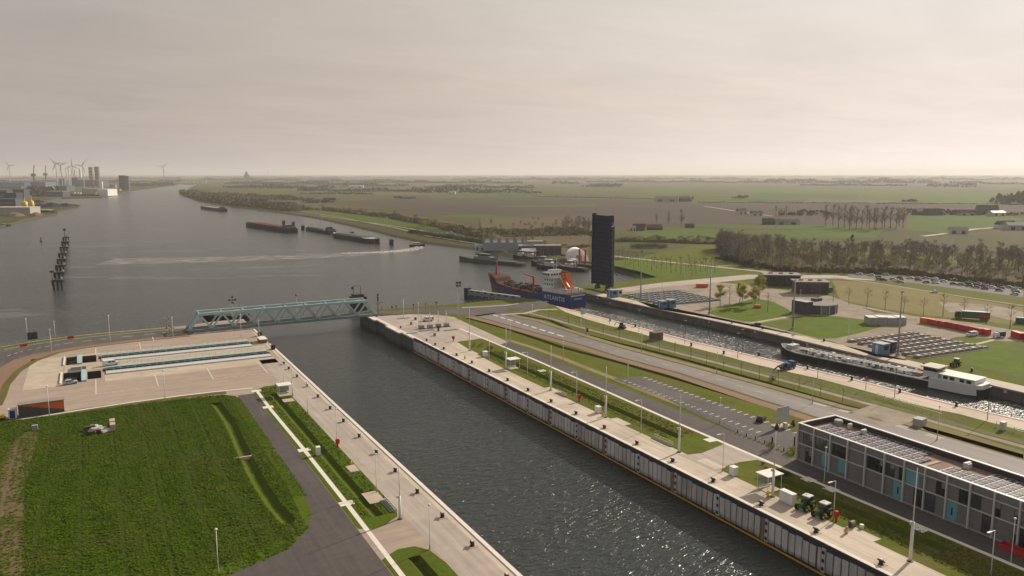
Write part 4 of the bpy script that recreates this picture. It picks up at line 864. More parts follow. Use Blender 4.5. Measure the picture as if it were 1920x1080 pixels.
# ------------------------------------------------------------------ small quay furniture
def shelter(loc, lab, w_=3.6, d=3.0, h=3.4, rz=0):
    t = thing('mooring_shelter', lab, 'shelter', loc, rz)
    MB().box(-w_ / 2 - .35, -d / 2 - .35, h, w_ / 2 + .35, d / 2 + .35, h + 0.16).build('roof', WHITE, t)
    for x in (-w_ / 2, w_ / 2):
        for y in (-d / 2, d / 2): MB().cyl((x, y, 0.1), (x, y, h), 0.07, 0.07, 6).build('post', POLE, t)
    MB().box(-w_ / 2, -d / 2, 0, w_ / 2, d / 2, 0.12).build('floor_slab', LIGHTPAD, t)
    MB().box(-w_ / 2 + 0.1, d / 2 - 0.5, 0.5, w_ / 2 - 0.1, d / 2 - 0.1, 0.62).build('bench', OFFW, t)
    MB().box(-w_ / 2, d / 2 - 0.03, 0.9, w_ / 2, d / 2 + 0.03, 2.4).build('back_pane', M('pale_pane', (0.30, 0.32, 0.31), None, 1, 0.2), t)
    return t
shelter((49.4, 239.5, 0), 'white roofed shelter on posts beside the left quay lawn')
shelter((127.6, 235.5, 0), 'white roofed shelter on posts beside the far right quay mast')
shelter((125.9, 115.6, 0), 'white roofed shelter on posts behind the near right quay mast', 4.0, 3.0, 3.6)
def cabinet(loc, lab, w_, d, h, mat=WHITE, rz=0, cat='cabinet'):
    t = thing('cabinet', lab, cat, loc, rz)
    MB().box(-w_ / 2, -d / 2, 0.12, w_ / 2, d / 2, h).build('body', mat, t); MB().box(-w_ / 2 - .08, -d / 2 - .08, 0, w_ / 2 + .08, d / 2 + .08, 0.12).build('plinth', GREY, t)
    MB().box(-w_ / 2 - .05, -d / 2 - .05, h, w_ / 2 + .05, d / 2 + .05, h + 0.08).build('lid', mat, t)
    MB().box(-w_ / 2 - 0.02, -d * 0.38, 0.3, -w_ / 2 - 0.001, d * 0.38, h - 0.2).build('door', mat, t)
    return t
cabinet((45.2, 183.0, 0), 'white box cabinet standing in the left quay lawn', 0.9, 1.2, 2.0)
cabinet((127.0, 256.0, 0), 'white box cabinet beside the far tip of the right quay lawn', 1.6, 1.8, 1.9)
cabinet((124.4, 178.4, 0), 'white box cabinet next to the fourth right quay mast', 1.3, 1.5, 1.9)
cabinet((124.9, 125.2, 0), 'white box cabinet at the lawn tip beyond the near shelter', 1.4, 1.5, 2.0)
cabinet((123.9, 108.6, 0), 'large white twin door cabinet between the near shelter and the green tractors', 1.3, 3.4, 2.4)
cabinet((*spot(1230, 637), 0), 'small brown grey hut on the old lock quay', 4.4, 3.6, 3.2, M('hut_brown', (0.14, 0.12, 0.11)), 0, 'hut')
cabinet((*spot(1724, 797), 0), 'pale grey square block on the dry verge behind the brick building', 3.2, 2.4, 1.9, M('block_grey', (0.42, 0.42, 0.41)), 0.2, 'concrete block')
for k, (px, py, lab) in enumerate(((518, 725, 'yellow hydrant group at the far end of the left quay lawn'), (658, 871, 'yellow and brown hose stand beside the left quay lamp'), (872, 673, 'yellow hydrant beside the lamp at the right lawn tip'), (1130, 781, 'yellow hydrant at the foot of the fourth right quay mast'), (1440, 932, 'bright yellow bin by the near right quay shelter'), (1587, 1000, 'yellow hydrant group below the red box on the right quay'))):
    t = thing('hydrant', lab, 'hydrant', spot(px, py)); MB().cyl((0, 0, 0), (0, 0, 1.1), 0.32, 0.26, 8).build('barrel', YELP, t, True); MB().cyl((0, 0, 1.1), (0, 0, 1.3), 0.36, 0.2, 8).build('cap', RUST if k % 2 else YELP, t)
    MB().cyl((-0.5, 0.1, 0.7), (0.5, 0.1, 0.7), 0.12, 0.12, 6).build('outlet', RUST, t)
for X, Y, lab in ((125.3, 97.7, 'red life ring box on its post beside the green tractors'), (125.6, 190.2, 'red life ring box on the lamp post by the right quay bench'), (50.8, 185.8, 'red life ring box beside the left quay lawn'), (*spot(850, 640), 'red life ring box at the far tip of the right quay lawn')):
    t = thing('life_ring_box', lab, 'life ring box', (X, Y, 0)); MB().box(-0.16, -0.16, 0, 0.16, 0.16, 1.0).build('post', REDP, t)
    MB().add([(-0.42, -0.25, 1.0), (0.42, -0.25, 1.0), (0.55, -0.3, 1.9), (0.3, -0.28, 2.25), (-0.3, -0.28, 2.25), (-0.55, -0.3, 1.9)] + [(x, 0.25, z) for x, z in ((-0.42, 1.0), (0.42, 1.0), (0.55, 1.9), (0.3, 2.25), (-0.3, 2.25), (-0.55, 1.9))],
             [(0, 1, 2, 3, 4, 5), (11, 10, 9, 8, 7, 6)] + [(i, 6 + i, 6 + (i + 1) % 6, (i + 1) % 6) for i in range(6)]).build('box', REDP, t)
t = thing('mooring_rig', 'brown rope reel stand with a white drum on the right quay edge of the lawn', 'rope reel', (126.0, 94.6, 0)); MB().cyl((-0.5, 0, 0.8), (0.5, 0, 0.8), 0.55, 0.55, 10).build('reel', RUST, t); MB().box(-0.7, -0.3, 0, -0.55, 0.3, 1.3).build('leg', DARKS, t); MB().box(0.55, -0.3, 0, 0.7, 0.3, 1.3).build('leg', DARKS, t); MB().cyl((1.3, -1.2, 0), (1.3, -1.2, 0.8), 0.4, 0.4, 8).build('drum', WHITE, t)
def bench(loc, lab, L_=6.0, rz=R(90)):
    t = thing('barrier_rack', lab, 'rack', loc, rz)
    for k in range(7): MB().bar((-L_ / 2 + L_ * k / 6, -0.5, 0), (-L_ / 2 + L_ * k / 6, -0.5, 1.1), 0.06).build('upright', POLE, t)
    for z in (0.5, 1.1): MB().bar((-L_ / 2, -0.5, z), (L_ / 2, -0.5, z), 0.07).build('rail', POLE, t)
    MB().box(-L_ / 2, -0.45, 0.02, L_ / 2, 0.6, 0.12).build('tray', DARKS, t)
bench((124.6, 150.2, 0), 'low metal rack with rails on the right quay beside the nearer lawn end', 7.5)
bench((124.6, 199.0, 0), 'low metal rack with rails on the right quay below the third mast', 5.5)
bench((50.0, 146.5, 0), 'low metal rack on the left quay lawn beside the tall mast', 6.5)
# pier wall of dark posts in front of the building
t = thing('bollard_fence', 'row of short dark and white stakes between the car park and the road', 'stakes')
for k in range(15):
    X, Y = 146.9 + 0.02 * k, 146.5 - 1.55 * k; o = MB().cyl((X, Y, 0), (X, Y, 0.9), 0.16, 0.14, 6).build('stake', WHITE if k % 2 else BLACK, t)
t = thing('stone_heap', 'heap of grey and pale stone slabs dumped on the green crop field', 'stone heap', (*spot(188, 806), 0.05)); rs = random.Random(4)
for k in range(16):
    MB().cbox((rs.uniform(-2.6, 2.0), rs.uniform(-3.2, 3.0), 0.35 + rs.uniform(0, 0.5)), (rs.uniform(1.0, 2.6), rs.uniform(0.7, 1.6), rs.uniform(0.25, 0.6)), rs.uniform(0, 3)).build('slab', rs.choice((LIGHTPAD, GREY, DARKS, OFFW, ASPH)), t)
for y in (-1.6, 1.9): MB().cbox((3.0, y, 0.9), (1.3, 2.6, 1.7)).build('pale_block', LIGHTPAD, t)
cabinet((*spot(66, 806), 0.05), 'small white frame box with a dark opening on the field edge', 1.3, 1.0, 1.2, GREY, 0, 'box')
t = thing('ditch_weir', 'small pale concrete weir across the dark field ditch', 'weir', (29.3, 190, 0)); MB().box(-1.6, -0.25, -0.9, 1.6, 0.25, 0.12).build('sill', LIGHTPAD, t); MB().box(-2.6, -0.4, 0.03, -1.4, 0.4, 0.16).build('slab', LIGHTPAD, t)

# orange and grey shed at the left edge
X, Y = spot(71, 783)
t = thing('storage_shed', 'long shed with a slanted orange and dark grey front at the field edge', 'shed', (-15.6, 252.2, 0), R(2))
MB().box(-5.6, 0, 0, 5.6, 3.2, 3.5).build('body', GREY, t)
MB().box(-5.8, -0.2, 3.5, 5.8, 3.4, 3.66).build('roof', ROOFG, t)
MB().add([(-5.55, -0.05, 3.4), (5.55, -0.05, 0.9), (5.55, -0.05, 3.4)], [(0, 1, 2)]).add([(-5.55, -0.005, 3.4), (5.55, -0.005, 0.9), (5.55, -0.005, 3.4)], [(2, 1, 0)]).build('orange_panel', ORANGE, t)
MB().add([(-5.55, -0.05, 0.1), (5.55, -0.05, 0.1), (5.55, -0.05, 0.88), (-5.55, -0.05, 3.38)], [(0, 1, 2, 3)]).build('grey_panel', M('shed_dark', (0.085, 0.09, 0.092)), t)
MB().box(5.6, 0.2, 0.1, 5.66, 3.0, 3.3).build('end_panel', WHITE, t)
t = thing('portable_toilet', 'blue and white portable cabin beside the orange shed', 'cabin', (-22.6, 252.6, 0)); MB().box(-1.0, -0.9, 0, 1.0, 0.9, 2.6).build('body', WHITE, t); MB().box(-0.65, -0.95, 0.15, 0.65, -0.9, 2.3).build('door', BLUEP, t); MB().box(-1.1, -1.0, 2.6, 1.1, 1.0, 2.72).build('roof', OFFW, t)
t = thing('work_trailer', 'low dark trailer with a yellow load left of the blue cabin', 'trailer', (-25.6, 251.6, 0)); MB().box(-1.4, -1, 0.5, 1.4, 1, 0.8).build('bed', DARKS, t); MB().box(-1.1, -0.8, 0.8, 1.1, 0.8, 1.5).build('load', YELP, t)
for x in (-0.8, 0.8): MB().cyl((x, -1.15, 0.4), (x, -0.95, 0.4), 0.4, 0.4, 10).build('wheel', RUBBER, t)
MB().box(-1.6, -1.2, 0.3, -0.5, -1.05, 1.1).build('tail_board', REDP, t)

# ------------------------------------------------------------------ brick building with solar roof
t = thing('office_building', 'long two storey grey brick building with aqua panels and solar roof', 'building', (145.5, 125.4, 0))
BL, BW, BH = 84.0, 12.5, 8.2
MB().box(0.0, -BL, 0, BW, 0, BH - 0.6).build('wall', BRICKG, t)
MB().box(0.35, -BL + 0.3, BH - 0.596, BW - 0.35, -0.3, BH - 0.45).build('roof', ROOFM, t)
for nm, (x0, y0, x1, y1) in (('front', (-0.12, -BL, 0.3, 0.12)), ('back', (BW - 0.3, -BL, BW + 0.12, 0.12)), ('end', (0.3, -0.3, BW - 0.3, 0.12))):
    MB().box(x0, y0, BH - 0.6, x1, y1, 9.0).build('parapet', BRICKG if nm == 'front' else DARKB, t)
    MB().box(x0 - 0.1, y0 - (0 if nm != 'end' else 0.06), 9.0, x1 + 0.1, y1 + 0.06, 9.14).build('coping', WHITE, t) if nm != 'end' else MB().box(x0 - 0.1 + 0.24, y0 - 0.06, 9.0, x1 - 0.14, y1 + 0.06, 9.14).build('coping', WHITE, t)
MB().box(-0.45, -BL, 0.0, -0.02, 0.1, 0.28).build('plinth', GREY, t)
pitch_ = 4.62; nb_ = 18
colm = MB().box(-0.42, -0.14, 0.0, 0.0, 0.14, 9.0).mesh('column', ALU)
for k in range(nb_ + 1):
    o = link('column', colm, t); o.location = (-0.1, -k * pitch_ - 0.1, 0)
for z in (4.15, 7.35): MB().box(-0.3, -BL, z, -0.02, 0.1, z + 0.2).build('floor_band', ALU, t)
MB().box(-0.02 - 0.28, 0.02, 4.15, BW, 0.2, 4.35).build('floor_band', ALU, t); MB().box(-0.3, 0.02, 7.35, BW, 0.2, 7.55).build('floor_band', ALU, t)
def wpart(k, f0, f1, z0, z1, kind):
    ya, yb = -k * pitch_ - 0.1 - f0 * pitch_, -k * pitch_ - 0.1 - f1 * pitch_
    m_ = {'g': (GLASS, GLASS, GLASS2)[int(k * 7 + f0 * 31 + z0) % 3], 'a': AQUA, 'd': AQUA}[kind]
    nm = {'g': 'window', 'a': 'aqua_panel', 'd': 'aqua_door'}[kind]
    b = MB().box(-0.06, yb, z0, 0.02, ya, z1); o = b.build(nm, m_, t)
    if kind == 'g':
        n = max(1, round((ya - yb) / 0.95)); b = MB()
        for j in range(n + 1): yy = ya + (yb - ya) * j / n; b.box(-0.10, yy - 0.03, z0, -0.055, yy + 0.03, z1)
        b.box(-0.10, yb, z0 - 0.06, -0.055, ya, z0); b.build('window_frame', DARKS, o)
        if int(k * 5 + f1 * 17) % 3 == 0: MB().box(-0.066, yb + 0.05, z0 + (z1 - z0) * (.45 + .1 * (k % 3)), -0.061, yb + (ya - yb) / n - .04, z1 - 0.02).build('blind', BLIND, o)
    if kind == 'd':
        MB().box(-0.075, (ya + yb) / 2 - 0.16, z0 + 0.9, -0.062, (ya + yb) / 2 + 0.16, z0 + 2.5).build('door_light', GLASS, o)
U0, U1, L0, L1 = 4.5, 7.2, 0.35, 3.9
for k, ups, los in ((0, [(.3, .92, 'g')], [(.5, .92, 'g')]), (1, [(.1, .95, 'g')], [(.52, .92, 'a')]), (2, [(.1, .95, 'g')], [(.5, .92, 'a')]), (3, [], []), (4, [(.08, .95, 'g')], []),
                    (5, [(.05, .5, 'g'), (.72, .96, 'g')], [(.5, .97, 'd')]), (6, [(.06, .70, 'a')], [(.5, .96, 'g')]), (7, [(.5, .98, 'g')], [(.04, .5, 'g')]), (8, [(.52, .97, 'g')], [(.04, .5, 'd')]), (9, [(.04, .45, 'g')], [(.55, .95, 'g')]),
                    (10, [(.04, .24, 'g'), (.78, .98, 'g')], [(.78, .97, 'g')]), (11, [(.5, .95, 'g')], [(.05, .45, 'g')]), (12, [(.5, .95, 'g')], [(.52, .97, 'd')]), (13, [(.28, .95, 'a')], [(.05, .4, 'g')]),
                    (14, [(.3, .92, 'a')], [(.5, .9, 'g')]), (15, [(.1, .9, 'g')], [(.3, .8, 'g')]), (16, [(.1, .5, 'g')], [(.5, .97, 'd')]), (17, [(.3, .9, 'g')], [(.1, .6, 'g')])):
    for f0, f1, kd in ups: wpart(k, f0, f1, U0, U1, kd)
    for f0, f1, kd in los: wpart(k, f0, f1, L0 if kd != 'a' else 1.0, L1, kd)
# the short end: four tall windows upstairs
for k in range(3):
    x = 1.0 + k * 3.8; o = MB().box(x, 0.0, U0, x + 2.4, 0.06, U1).build('window', GLASS, t)
MB().box(0.1, -0.6, 9.0, 0.25, -0.2, 9.2)
pnl = MB().add([(-0.8, -0.95, 0.05), (0.8, -0.95, 0.2), (0.8, 0.78, 0.2), (-0.8, 0.78, 0.05), (-0.8, -0.95, 0.0), (0.8, -0.95, 0.15), (0.8, 0.78, 0.15), (-0.8, 0.78, 0.0)],
               [(0, 1, 2, 3), (7, 6, 5, 4), (0, 4, 5, 1), (1, 5, 6, 2), (2, 6, 7, 3), (3, 7, 4, 0)]).mesh('solar_panel', SOLAR)
frm = MB().box(-0.84, 0.80, -0.05, 0.84, 1.0, 0.16).box(0.82, -0.98, -0.02, 0.94, 0.8, 0.19).box(-0.82, -0.1, 0.1, 0.82, -0.02, 0.175).mesh('panel_frame', OFFW)
npan = 0
for r_ in range(36):
    Y = -3.2 - r_ * 2.2
    if any(a < -Y < b_ for a, b_ in ((27.5, 33), (56, 61))): continue
    for c in range(6):
        if r_ < 3 and c > 3: continue
        if any(a < -Y < b_ for a, b_ in ((26, 39), (49, 61))) and c > 3: continue
        o = link('solar_panel', pnl, t); o.location = (1.5 + c * 1.82, Y, BH - 0.35); link('panel_frame', frm, o)
for y in (-29.5, -58.5): MB().box(0.5, y - 0.45, BH - 0.44, 8.5, y + 0.45, BH - 0.30).build('walk_boards', M('roof_boards', (0.42, 0.33, 0.24)), t)
b = MB().lathe([(1.1, 0), (1.1, 0.9), (0.9, 1.2)], (10.6, -2.6, BH - 0.45), 12); b.build('roof_tank', GREY, t)
for x, y, s_ in ((10.4, -6.0, 0.8), (9.6, -10.4, 1.0), (10.4, -34.5, 1.2), (9.8, -54.5, 0.9), (10.7, -51, 0.7)):
    o = MB().box(x - s_ / 2, y - s_ / 2, BH - 0.45, x + s_ / 2, y + s_ / 2, BH + 0.6).build('roof_unit', ALU, t); MB().box(x - s_ * 0.75, y - s_ * .2, BH + 0.6, x + s_ * .75, y + s_ * 0.2, BH + 0.8).build('cowl', WHITE, o)
MB().box(8.4, -54.2, BH - 0.44, 11.5, -48.5, BH - 0.2).build('roof_hatch', BLACK, t)
t = thing('site_barriers', 'ring of red and white plastic barriers by the brick building wall', 'barriers', (143.2, 72.8, 0))
for k, (x, y, rz) in enumerate(((-0.9, 2.2, 90), (-0.9, 0.2, 90), (-0.9, -1.8, 90), (0.1, -2.9, 0), (0.9, 2.2, 90), (0.9, 0.2, 90), (0.9, -1.8, 90), (0.1, 3.3, 0))):
    MB().cbox((x, y, 0.55), (1.9, 0.16, 0.95), R(rz)).build('barrier_board', REDP, t)
# billboards, car park island
t = thing('info_boards', 'pair of pale upright information boards at the car park end', 'sign', spot(1467, 800))
for x in (-1.15, 1.15):
    MB().box(x - 1.0, -0.1, 1.9, x + 1.0, 0.1, 5.6).build('board', M('board_pale', (0.46, 0.50, 0.55)), t); MB().box(x - 0.1, -0.08, 0, x + 0.1, 0.08, 1.9).build('post', GREY, t)
MB().box(-2.6, -1.2, 0.03, 2.6, 1.4, 0.3).build('base', LIGHTPAD, t)
for x in (-3.0, 3.2): MB().lathe([(0.5, 0), (0.7, 0.4), (0.1, 1.7)], (x, -0.8, 0), 8).build('cone_stand', DARKS, t)
for (px, py), lab in (((1472, 804), 'small pale box below the information boards'), ((1509, 800), 'low dark stone group beside the information boards')):
    cabinet((*spot(px, py), 0), lab, 0.9, 0.9, 1.6 if px < 1500 else 0.7, OFFW if px < 1500 else GREY)
for (px, py), lab in (((1447, 843), 'brown gate post at the car park entrance nearest the stakes'), ((1489, 842), 'brown gate post by the corner of the brick building')):
    t = thing('gate_post', lab, 'post', spot(px, py)); MB().box(-0.14, -0.14, 0, 0.14, 0.14, 3.2).build('post', M('post_brown', (0.10, 0.055, 0.04)), t); MB().box(-0.2, -0.2, 3.2, 0.2, 0.2, 3.3).build('cap', DARKS, t)
railing('car_park_railing', [(150.3, 207), (150.2, 190), (150.0, 165), (147.6, 146)], 'thin post railing along the left side of the car park', 1.1, 2.4)
railing('green_fence', [(x + 4.6, y) for x, y in path2[:9]], 'thin wire fence between the foot path and the old lock quay', 1.5, 3.2, GREY, 'fence', 0.03, 3)
railing('white_fence', ln((1645, 746), (1700, 762), (1765, 781)), 'white topped fence along the foot path behind the brick building', 1.6, 2.5, WHITE, 'fence', 0.06, 2)
railing('white_fence', ln((1868, 800), (1919, 816)), 'white topped fence at the right edge beyond the foot path', 1.6, 2.5, WHITE, 'fence', 0.06, 2)
cabinet((*spot(1880, 806), 0), 'pale cabinet on legs beside the far right fence', 1.5, 1.0, 2.2, OFFW)

# ------------------------------------------------------------------ raised lift bridge
t = thing('lift_bridge', 'raised navy blue steel bridge leaf standing upright by the old lock', 'bridge', (270.5, 378.4, 0))
LW, LH = 18.0, 42.0
MB().box(0.2, 0, 3.0, 2.4, LW, 3.0 + LH).build('deck_leaf', NAVY, t)
rib = MB().box(-0.5, 0.3, -0.22, 0.2, LW - 0.3, 0.22).mesh('cross_rib', M('navy_rib', (0.020, 0.032, 0.075), (0.014, 0.024, 0.058)))
for k in range(16): o = link('cross_rib', rib, t); o.location.z = 4.6 + k * 2.55
sti = MB().box(-0.12, -0.1, 3.2, 0.2, 0.1, 2.8 + LH).mesh('stiffener', NAVY)
for k in range(5): o = link('stiffener', sti, t); o.location.y = 2.8 + k * 3.0
for y in (-0.35, LW - 0.15): MB().box(-0.7, y, 2.6, 2.2, y + 0.5, 3.3 + LH + (0.6 if y > 0 else 0)).build('edge_girder', NAVY, t)
# footway bracket on the near edge: lattice seen against the fields
for k in range(11):
    z = 4 + k * 3.4
    MB().bar((0.6, -0.4, z), (0.6, -2.4, z + 1.6), 0.14).build('lattice_bar', GREY, t); MB().bar((0.6, -2.4, z + 1.6), (0.6, -0.4, z + 3.2), 0.14).build('lattice_bar', GREY, t)
MB().box(0.45, -2.7, 0.0, 0.75, -2.35, 39).build('footway_rail', BLACK, t); MB().box(1.4, -2.4, 3.0, 1.5, -0.4, 39.5).build('footway_mesh', M('mesh_grey', (0.30, 0.32, 0.34)), t)
MB().box(0.3, -2.6, 38.6, 0.8, -0.3, 39.2).build('end_lamp', WHITE, t)
for y in (3.2, LW - 4.2): MB().add([(-0.6, y, 0), (3.4, y, 0), (2.4, y, 3.1), (0.2, y, 3.1), (-0.6, y + 1.0, 0), (3.4, y + 1.0, 0), (2.4, y + 1.0, 3.1), (0.2, y + 1.0, 3.1)], [(0, 1, 2, 3), (7, 6, 5, 4), (0, 4, 5, 1), (1, 5, 6, 2), (2, 6, 7, 3), (3, 7, 4, 0)]).build('hinge_stand', DARKS, t)
def cabin(loc, lab, w_, d, h, mat, rz=0, trim=OFFW, door=True):
    t = thing('control_cabin', lab, 'cabin', loc, rz)
    MB().box(-w_ / 2, -d / 2, 0, w_ / 2, d / 2, h).build('body', mat, t); MB().box(-w_ / 2 - .15, -d / 2 - .15, h, w_ / 2 + .15, d / 2 + .15, h + 0.15).build('roof', GREY, t)
    MB().box(-w_ / 2 - .03, -d * .1, 0.1, -w_ / 2 - .002, d * .15, h - 0.4).build('door', trim, t)
    MB().box(-w_ * .3, -d / 2 - .04, h * .45, w_ * .3, -d / 2 - .002, h * .85).build('window', GLASS, t)
    MB().box(-w_ / 2 - .03, -d * .44, 0.6, -w_ / 2 - .002, -d * .2, h - 0.5).build('panel', mat, t)
    return t
cabin((*spot(1148, 557), 0), 'blue grey control cabin at the foot of the raised navy bridge', 4, 5, 4.2, BLUEC)
cabin((*spot(1160, 556), 0), 'pale cabin right beside the raised navy bridge', 3, 3, 4.0, OFFW)
cabin((*spot(1242, 577), 0), 'left one of two bright blue cabins on the old lock wall', 3.6, 3.6, 3.6, BLUEC)
cabin((*spot(1257, 576), 0), 'right one of two bright blue cabins on the old lock wall', 4.4, 4.0, 4.0, BLUEC)
cabin((*spot(1651, 663), 0), 'blue cabin beside the tall mast at the second old lock gate', 4.6, 4.6, 4.2, BLUEC)
cabin((*spot(1668, 660), 0), 'dark cabin between the blue cabin and the tall mast', 2.6, 4.0, 4.4, DARKB)

# ------------------------------------------------------------------ old lock gate recesses (right bank)
def recess(ang_px, n, lab, L_, sp, mat1, mat2):
    X, Y = spot(*ang_px); t = thing('gate_recess', lab, 'lock gate', (X, Y, 0), R(-3))
    for k in range(n):
        y = -k * sp
        MB().box(0, y - 0.9, 0.03, L_, y + 0.9, 0.75).build('gate_beam', mat1, t)
        MB().box(0, y - 2.1, 0.05, L_, y - 1.3, 0.16).build('gap_cover', DARKS if k % 2 else WALLD, t)
        m_ = int(L_ / 4)
        for j in range(m_): MB().box(j * 4 + 0.6, y - 0.8, 0.754, j * 4 + 2.6, y + 0.8, 1.1).build('deck_box', mat2 if (j + k) % 2 else GREY, t)
        b = MB()
        for j in range(m_ * 2): b.cyl((j * 2, y + 1.0, 0), (j * 2, y + 1.0, 1.5), 0.06, 0.06, 5)
        for z in (0.9, 1.5): b.bar((0, y + 1.0, z), (L_, y + 1.0, z), 0.08)
        o = b.build('guard_rail', mat2, t); o['kind'] = 'stuff'
    return t
recess((1168, 555), 7, 'rows of grey blue gate beams and rails by the blue cabins of the old lock', 40, 6.0, M('beam_blue_grey', (0.26, 0.275, 0.28)), M('rail_grey_blue', (0.32, 0.335, 0.34)))
recess((1592, 642), 7, 'rows of brown and grey gate beams behind the dark cabin of the old lock', 42, 5.2, M('beam_brown_grey', (0.27, 0.215, 0.195)), M('rail_pinkish', (0.36, 0.32, 0.30)))
# facing of the old lock wall
t = thing('old_lock_wall', 'dark stained concrete wall of the old lock behind the tank barge', 'quay wall', (240, 0, 0))
WP = M('old_wall_panel', (0.15, 0.135, 0.12), (0.10, 0.092, 0.082), .35, .8, stretch=(1, 1, .2), c3=(0.19, 0.17, 0.15), bscale=.12); wpm = MB().box(-0.22, -3.42, -4.1, 0.0, 3.42, -0.5).mesh('wall_panel', WP); plm = MB().box(-0.35, -0.55, -1.6, -0.2, 0.55, -0.5).mesh('white_plate', OFFW); k = 0
for p, q in zip(oldR, oldR[1:]):
    if q[1] < 60: continue
    d = Vector(q) - Vector(p); n = max(1, round(d.length / 7.0)); rz = math.atan2(d.y, d.x) - R(90)
    for j in range(n):
        c = Vector(p) + d * ((j + .5) / n); o = link('wall_panel', wpm, t); o.location = (c.x - 240 - .02 * (k % 3), c.y, 0); o.rotation_euler = (0, 0, rz); o.scale = (1, d.length / n / 7.0, 1); k += 1
        if k % 4 == 1: o = link('white_plate', plm, t); o.location = (c.x - 240, c.y + 2, 0)
    b = MB(); b.bar((p[0] - 240.1, p[1], -.25), (q[0] - 240.1, q[1], -.25), .9, .5); b.build('coping', M('coping_pale', (0.36, 0.33, 0.29)) if 'coping_pale' not in bpy.data.materials else bpy.data.materials['coping_pale'], t)
# jetty with pale blue fender frames beside the tanker
X0_, Y0_ = 195.1, 418.1
t = thing('guide_jetty', 'grey blue guide jetty of stepped fender frames in front of the tanker bow', 'jetty', (195.1, 418.1, 0), math.atan2(382.6 - 418.1, 209.5 - 195.1))
LJ = 40
MB().box(-1.0, -1.2, -6.4, 1.6, 2.4, 0.2).build('end_pier', BLACK, t)
MB().box(1.8, -0.6, -6.4, LJ, 1.8, -3.6).build('dark_base', DARKS, t)
jb = M('jetty_blue_grey', (0.27, 0.31, 0.325), (0.22, 0.255, 0.27), 0.4)
MB().box(1.8, -0.9, -3.5, LJ, 2.2, -2.3).build('fender_beam', jb, t)
MB().box(1.8, -0.5, -2.2, LJ, 1.8, -0.9).build('upper_beam', jb, t)
for k in range(7): MB().box(3.5 + k * 5.3, -0.62, -2.0, 5.6 + k * 5.3, -0.5, -1.2).build('dark_slot', BLACK, t)
for k in range(8): MB().box(2.2 + k * 5.3, -1.2, -4.4, 3.0 + k * 5.3, -0.9, -2.0).build('fender_post', jb, t)
t = thing('bay_jetty', 'dark slotted jetty in the small bay right of the raised bridge', 'jetty', spot(1152, 517, -7), -0.55)
MB().box(0, -1, -5.6, 26, 1, -4.2).build('beam', DARKS, t)
for k in range(6): MB().box(1 + k * 4.6, -1.3, -7.2, 2 + k * 4.6, 1.3, -3.2).build('pier', BLACK, t)
MB().box(25, -2, -7.2, 27, 2, -1.5).build('end_pier', BLACK, t)
# small old-quay bollards
t = thing('quay_bollard', 'small dark bollard on the old lock quay, first from the tanker stern', 'bollard', (*spot(1144, 602), 0), 0, 'small dark bollards on the old quay')
MB().lathe([(0.5, 0), (0.35, 0.3), (0.35, 0.9), (0.6, 1.1), (0.4, 1.3)], n=8).build('body', BLACK, t, True); MB().cyl((0, 0, 1.3), (0, 0, 1.42), 0.3, 0.25, 8).build('cap', GREY, t)
for k, (px, py) in enumerate(((1191, 613), (1241, 628), (1296, 649), (1357, 664), (1423, 667), (1514, 692), (1597, 713), (1687, 736), (1793, 762))):
    copy_tree(t, (*spot(px, py), 0), label='small dark bollard on the old lock quay, ' + ORD[k + 1] + ' from the tanker stern')
for k, (px, py) in enumerate(((1272, 584), (1320, 594), (1372, 606), (1430, 617), (1545, 640), (1732, 686), (1822, 697))):
    copy_tree(t, (*spot(px, py), 0), label='small dark bollard on the far old lock wall, ' + ORD[k] + ' right of the two blue cabins', group='small dark bollards on the far wall')
t = thing('round_sign', 'red round signal disc on a post beside the old quay', 'sign', spot(1623, 731)); MB().cyl((0, 0, 0), (0, 0, 3.4), 0.08, 0.08, 6).build('post', DARKS, t); MB().cyl((0, -0.1, 3.8), (0, 0.05, 3.8), 0.6, 0.6, 12).build('disc', REDP, t)
t = thing('blue_sign', 'pale blue square board on posts at the old lock quay', 'sign', spot(1093, 594)); MB().box(-1.3, -0.08, 1.2, 1.3, 0.08, 3.6).build('board', M('pale_blue', (0.34, 0.48, 0.55)), t); MB().box(-0.1, 0.1, 0, 0.1, 0.2, 3).build('post', GREY, t)
t = thing('traffic_light', 'black signal head on a short white post beside the main road', 'signal', spot(1101, 629)); MB().box(-0.12, -0.12, 0, 0.12, 0.12, 1.4).build('post', WHITE, t); MB().box(-0.3, -0.25, 1.4, 0.3, 0.25, 3.2).build('signal_head', BLACK, t)

# gate machinery on the plaza beside the truss bridge
for k, (px, py, h) in enumerate(((790, 616, 6.5), (806, 615, 6.8), (822, 613, 7.0), (837, 612, 7.0))):
    t = thing('gate_guide_post', f'thick white post on a grey box on the plaza, {ORD[k]} from the truss bridge', 'post', spot(px, py)); MB().box(-1.1, -0.8, 0, 1.1, 0.8, 1.6).build('foot_box', GREY, t); MB().cyl((0, 0, 1.6), (0, 0, h), 0.24, 0.2, 8).build('post', WHITE, t); MB().box(-1.5, -1.6, 0.02, 1.5, -0.8, 0.25).build('cable_duct', DARKS, t)
for k, (px, py, w_, lab) in enumerate(((772, 625, 5, 'dark flat floor hatch on the plaza nearest the lock edge'), (800, 620, 7, 'long dark floor grating below the white plaza posts'), (845, 619, 6, 'brown floor grating right of the white plaza posts'), (757, 597, 6, 'dark floor grating at the foot of the truss bridge'))):
    t = thing('floor_grating', lab, 'grating', (*spot(px, py), 0.03)); MB().box(-w_ / 2, -0.7, 0, w_ / 2, 0.7, 0.12).build('grating', M('grate_brown', (0.12, 0.095, 0.085)) if k == 2 else DARKS, t); MB().box(-w_ / 2 - .3, -1.0, 0, w_ / 2 + .3, -0.72, 0.16).build('frame', GREY, t)
